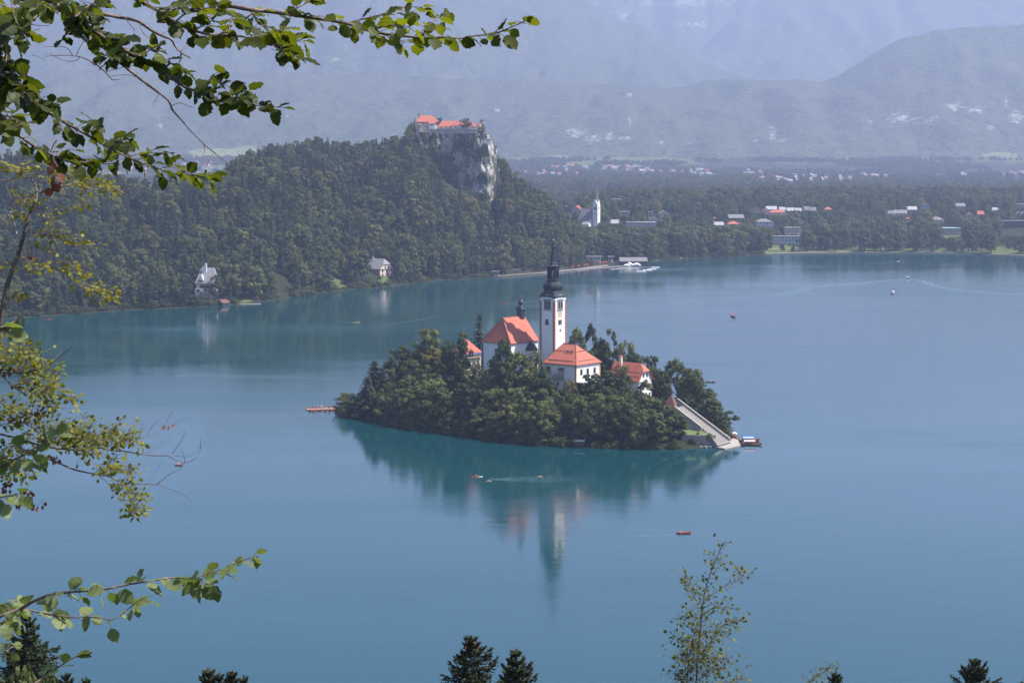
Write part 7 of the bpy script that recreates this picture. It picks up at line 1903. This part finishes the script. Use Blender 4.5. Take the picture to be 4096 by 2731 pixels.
    br([(60, 1780), (150, 1818), (220, 1845), (300, 1878), (380, 1895), (430, 1903), (480, 1925), (560, 1935), (630, 1937), (680, 1955), (730, 1975), (765, 2000), (768, 2010), (750, 2015)], .011, .001)
    br([(630, 1935), (680, 1895), (720, 1875), (738, 1840), (730, 1800)], .004, .001); br([(590, 1935), (610, 1900), (640, 1860), (650, 1830)], .0015, .0007); br([(390, 1897), (430, 1930), (470, 1975), (510, 2030), (530, 2055)], .004, .0012)
    for pts in ([(370, 1893), (400, 1880), (440, 1870)], [(400, 1885), (440, 1875), (500, 1882), (525, 1865)], [(440, 1935), (480, 1935), (505, 1938)], [(485, 1985), (520, 1970), (555, 1965)], [(490, 2000), (530, 1992), (560, 1990)], [(510, 2030), (540, 2025), (560, 2035)], [(520, 2040), (545, 2055)], [(420, 1870), (450, 1840)]): br(pts, .002, .0008, .034, .3, off=FR.uniform(-.2, .2))
    br([(-40, 1960), (20, 1985), (70, 2010), (140, 2020), (180, 1990)], .004, .001)
    for c, n in (((60, 1480), 12), ((20, 1480), 8), ((80, 1535), 8), ((115, 1470), 6), ((150, 1650), 20), ((95, 1670), 20), ((60, 1665), 12), ((175, 1630), 8), ((215, 1830), 14), ((185, 1760), 8), ((240, 1835), 6), ((430, 1765), 6), ((30, 1930), 14), ((10, 1955), 10), ((130, 1975), 16), ((90, 2010), 14), ((60, 2015), 12), ((150, 2020), 12), ((25, 2020), 10), ((680, 1702), 5), ((190, 1993), 2)):
        for _ in range(int(n * .7)): dd.add(np.array(at(c[0] + FR.normal() * 14, c[1] + FR.normal() * 8, Y + FR.normal() * .12)) - o, [FR.normal() * .4, FR.normal() * .4, -1], FR.normal(size=3), .042, FR.uniform(0, .8))
    tk.build("trunk", M['bark'], root); tw.build("twigs", M['twig'], root); lv.build("leaves", M['bushleaf'], root); dd.build("dead_leaves", M['deadleaf'], root)
side_bush()

# slim beech sapling at the lower right, and sprigs beside it
def sapling(label, Y, stems, lf=.05, mat='sapleaf', every=.050, name="young_beech"):
    p = at(stems[0][0][0][0], stems[0][0][0][1], Y); zb = float(hill_z(p.x, Y))
    root = empty(name, (p.x, Y, zb)); tag(root, label, "tree"); o = np.array(root.location); tw = MB(); tw.smooth = True; tk = MB(); tk.smooth = True; lv = Leaves()
    if p.z > zb + .2: put_twig(tk, smooth_path([(p.x, Y, zb - .2), (p.x + .05, Y, (zb + p.z) / 2), tuple(p)], 4) - o, .035, .02, 7)
    for pts, r0, r1, cl in stems:
        Q = bough(pts, Y, FR.uniform(-.8, .8), .06) - o; put_twig(tw, Q, r0, r1, 5)
        leafy(Q, lv, tw, lf, every, .02, side=1.05, cluster=cl, tw_r=.003, tint=(.0, .75), droop=.2, spread=.8)
    if tk.v: tk.build("trunk", M['bark'], root)
    tw.build("twigs", M['twig'], root); lv.build("leaves", M[mat], root)
sapling("slim young beech with sparse leaves rising from the bottom edge", 36.0, [
  ([(2785, 2760), (2790, 2640), (2805, 2480), (2815, 2390), (2835, 2310), (2862, 2240), (2885, 2190), (2890, 2175)], .02, .003, 3), ([(2745, 2765), (2755, 2640), (2770, 2560), (2785, 2500)], .014, .005, 6),
  ([(2808, 2420), (2850, 2375), (2900, 2340), (2960, 2320), (3008, 2290)], .007, .002, 2), ([(2940, 2325), (2960, 2290), (2963, 2265)], .004, .002, 2), ([(2820, 2380), (2790, 2370), (2765, 2330), (2750, 2305), (2740, 2292)], .006, .002, 3), ([(2800, 2420), (2780, 2390), (2765, 2360), (2740, 2330)], .005, .002, 3),
  ([(2800, 2470), (2850, 2430), (2900, 2430), (2920, 2428)], .005, .002, 4), ([(2795, 2540), (2850, 2520), (2910, 2490), (2950, 2480), (2962, 2475)], .007, .002, 4), ([(2790, 2620), (2840, 2570), (2870, 2540), (2915, 2550)], .006, .002, 4), ([(2785, 2650), (2840, 2630), (2880, 2635), (2910, 2625)], .006, .002, 5),
  ([(2780, 2560), (2740, 2560), (2705, 2550), (2685, 2525)], .005, .002, 3), ([(2770, 2520), (2745, 2500), (2728, 2470)], .005, .002, 3), ([(2780, 2640), (2740, 2640), (2700, 2620)], .005, .002, 3), ([(2790, 2700), (2850, 2680), (2880, 2670)], .006, .002, 5), ([(2760, 2720), (2730, 2710), (2710, 2695)], .005, .002, 5), ([(2790, 2730), (2870, 2735), (2940, 2720), (2985, 2712)], .007, .002, 4), ([(2800, 2480), (2775, 2460), (2755, 2450)], .004, .002, 4), ([(2790, 2590), (2760, 2575), (2745, 2570)], .004, .002, 5), ([(2770, 2680), (2800, 2640), (2830, 2600)], .005, .002, 5), ([(2850, 2270), (2840, 2240), (2830, 2215)], .003, .001, 2), ([(2865, 2245), (2895, 2250)], .003, .001, 2)], .064)
sapling("thin sprig poking up at the bottom right of the slim beech", 36.0, [([(3215, 2765), (3240, 2725), (3280, 2695), (3305, 2680), (3325, 2655)], .006, .002, 3), ([(3240, 2725), (3270, 2715)], .004, .002, 3)], .055)

# spruces whose tops show along the bottom edge
def needle_quads(C, Dr, S, rng):
    """small pointed sprays: each a slim kite lying along its twig"""
    n = len(C); d = Dr + rng.normal(0, .38, (n, 3)); d /= np.linalg.norm(d, axis=1, keepdims=True)
    y = np.cross(d, rng.normal(size=(n, 3))); y /= np.linalg.norm(y, axis=1, keepdims=True)
    L = (S * 1.25)[:, None]; w = (S * .34)[:, None]
    P = np.stack([C - d * L * .5, C + y * w, C + d * L, C - y * w], 1)
    return P.reshape(-1, 3), np.arange(n * 4).reshape(-1, 4)
def spruce_mesh(seed, h, R, lean=0.0, hang=.5, needle=.10, cone=0):
    rng = np.random.default_rng(seed); C = []; Dr = []; S = []; T = []; wood = MB(); wood.smooth = True; CC = []
    wood.tube([(0, 0, -.5), (lean * .5, 0, h * .5), (lean, 0, h)], [R * .075, R * .04, .012], 8)
    for j in range(60):      # leader
        s = rng.uniform(0, .9); C.append(np.array([lean, 0, h - s]) + rng.normal(0, .02 + .05 * s, 3)); Dr.append(np.array([rng.normal() * .5, rng.normal() * .5, .8])); S.append(needle * .9); T.append(rng.uniform(.3, .9))
    z = h - .35
    k = 0
    while z > h * .25:
        q = (h - z); L = min(R * 1.6, .10 + .27 * R * q) * rng.uniform(.85, 1.12); nb = rng.integers(6, 9)
        for b in range(nb):
            an = 2 * math.pi * (b + rng.uniform(-.3, .3)) / nb + k * .7; l = L * rng.uniform(.7, 1.2)
            up = max(.05, .75 - .28 * q) * rng.uniform(.7, 1.2); sag = hang * min(1, q / 3.0)
            ca, sa = math.cos(an), math.sin(an)
            pts = [np.array([l * s * ca + lean * z / h, l * s * sa, z + l * (up * s - .55 * sag * s * s + .30 * s ** 3)]) for s in np.linspace(0, 1, 7)]
            wood.tube([tuple(p) for p in pts], [.016 * (1 - j / 7.5) * (.5 + .12 * q) for j in range(7)], 4)
            m = int(95 * (.25 + l)); tone = rng.uniform(.4, 1)
            for j in range(m):
                s = rng.uniform(0.04, 1) ** .8; i = min(int(s * 6), 5); v = pts[i + 1] - pts[i]; p = pts[i] + v * (s * 6 - i); v = v / (np.linalg.norm(v) + 1e-9)
                side = rng.normal(0, .17 * (1.1 - s) * (l * .7 + .25)); hg = abs(rng.normal(0, .13 + .16 * sag)) * min(1, l)
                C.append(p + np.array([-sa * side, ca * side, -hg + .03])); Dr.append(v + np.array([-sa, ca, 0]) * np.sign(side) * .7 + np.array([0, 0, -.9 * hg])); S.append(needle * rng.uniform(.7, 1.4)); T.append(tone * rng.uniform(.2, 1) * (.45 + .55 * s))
            if cone and rng.uniform() < cone and q < 5: CC.append(pts[5] + np.array([0, 0, -.12]))
        z -= rng.uniform(.24, .40) * (1 + .06 * q); k += 1
    C = np.array(C); V, Q = needle_quads(C, np.array(Dr), np.array(S), rng)
    return np_mesh("spruce_crown", V, Q, M['nearneedle'], False, {"tint": ('FACE', np.array(T))}), wood.mesh("spruce_trunk", M['bark']), CC
def spruce(px, py, Y, R, seed, label, hang=.5, cone=0.0, lean=0.0):
    p = at(px, py, Y); zb = float(hill_z(p.x, Y)); h = p.z - zb
    root = empty("spruce_tree", (p.x, Y, zb)); tag(root, label, "tree", "spruces below the viewpoint")
    cr, wd, CC = spruce_mesh(seed, h, R, hang=hang, cone=cone, lean=lean); link("crown", cr, root); link("trunk", wd, root)
    if CC:
        g = MB(); g.smooth = True
        for c in CC: g.lathe([(.01, -.09), (.035, -.05), (.035, .03), (.01, .08)], 6, 0, tuple(c))
        tag(g.build("cones", M['redtrim'], root), kind="stuff")
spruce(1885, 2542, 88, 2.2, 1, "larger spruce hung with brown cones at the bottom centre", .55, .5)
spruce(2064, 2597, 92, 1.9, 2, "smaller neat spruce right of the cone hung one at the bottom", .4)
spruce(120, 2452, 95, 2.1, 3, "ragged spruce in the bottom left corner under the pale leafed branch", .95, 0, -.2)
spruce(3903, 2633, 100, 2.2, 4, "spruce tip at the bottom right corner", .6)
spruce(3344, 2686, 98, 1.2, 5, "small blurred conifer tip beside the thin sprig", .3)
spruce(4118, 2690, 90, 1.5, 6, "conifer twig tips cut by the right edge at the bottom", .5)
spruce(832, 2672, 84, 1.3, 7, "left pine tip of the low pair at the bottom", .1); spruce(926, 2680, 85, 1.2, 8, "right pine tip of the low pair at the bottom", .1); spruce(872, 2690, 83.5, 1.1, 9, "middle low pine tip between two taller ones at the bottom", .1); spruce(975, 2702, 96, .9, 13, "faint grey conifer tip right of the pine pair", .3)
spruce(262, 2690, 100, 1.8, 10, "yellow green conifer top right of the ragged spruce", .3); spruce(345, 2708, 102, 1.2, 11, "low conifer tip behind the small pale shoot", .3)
for px, py, Y, w, k, lab in ((55, 2645, 80, 5.2, 2, "round dark green broadleaf crown in the bottom left corner"), (180, 2700, 82, 3.0, 0, "second rounded green crown beside the corner one")):
    p = at(px, py, Y); zb = float(hill_z(p.x, Y)); h = p.z - zb; plant('b', k, (p.x, Y, zb), h, w / (.8 * h), lab)
# ------------------------------------------------------------------ haze over the whole valley
hz, hn, hl, hp = new_mat("valley haze")
hn.remove(hp)
hv = hn.new("ShaderNodeVolumePrincipled")
hv.inputs["Color"].default_value = (0.61, 0.69, 1.0, 1)
hv.inputs["Density"].default_value = 0.86e-4
hv.inputs["Anisotropy"].default_value = 0.38
hl.new(hv.outputs[0], hn["Material Output"].inputs["Volume"])
hb = MB(); hb.box((0, 7000, 1250), (17500, 10800, 1270))
tag(hb.build("haze", hz), kind="stuff")
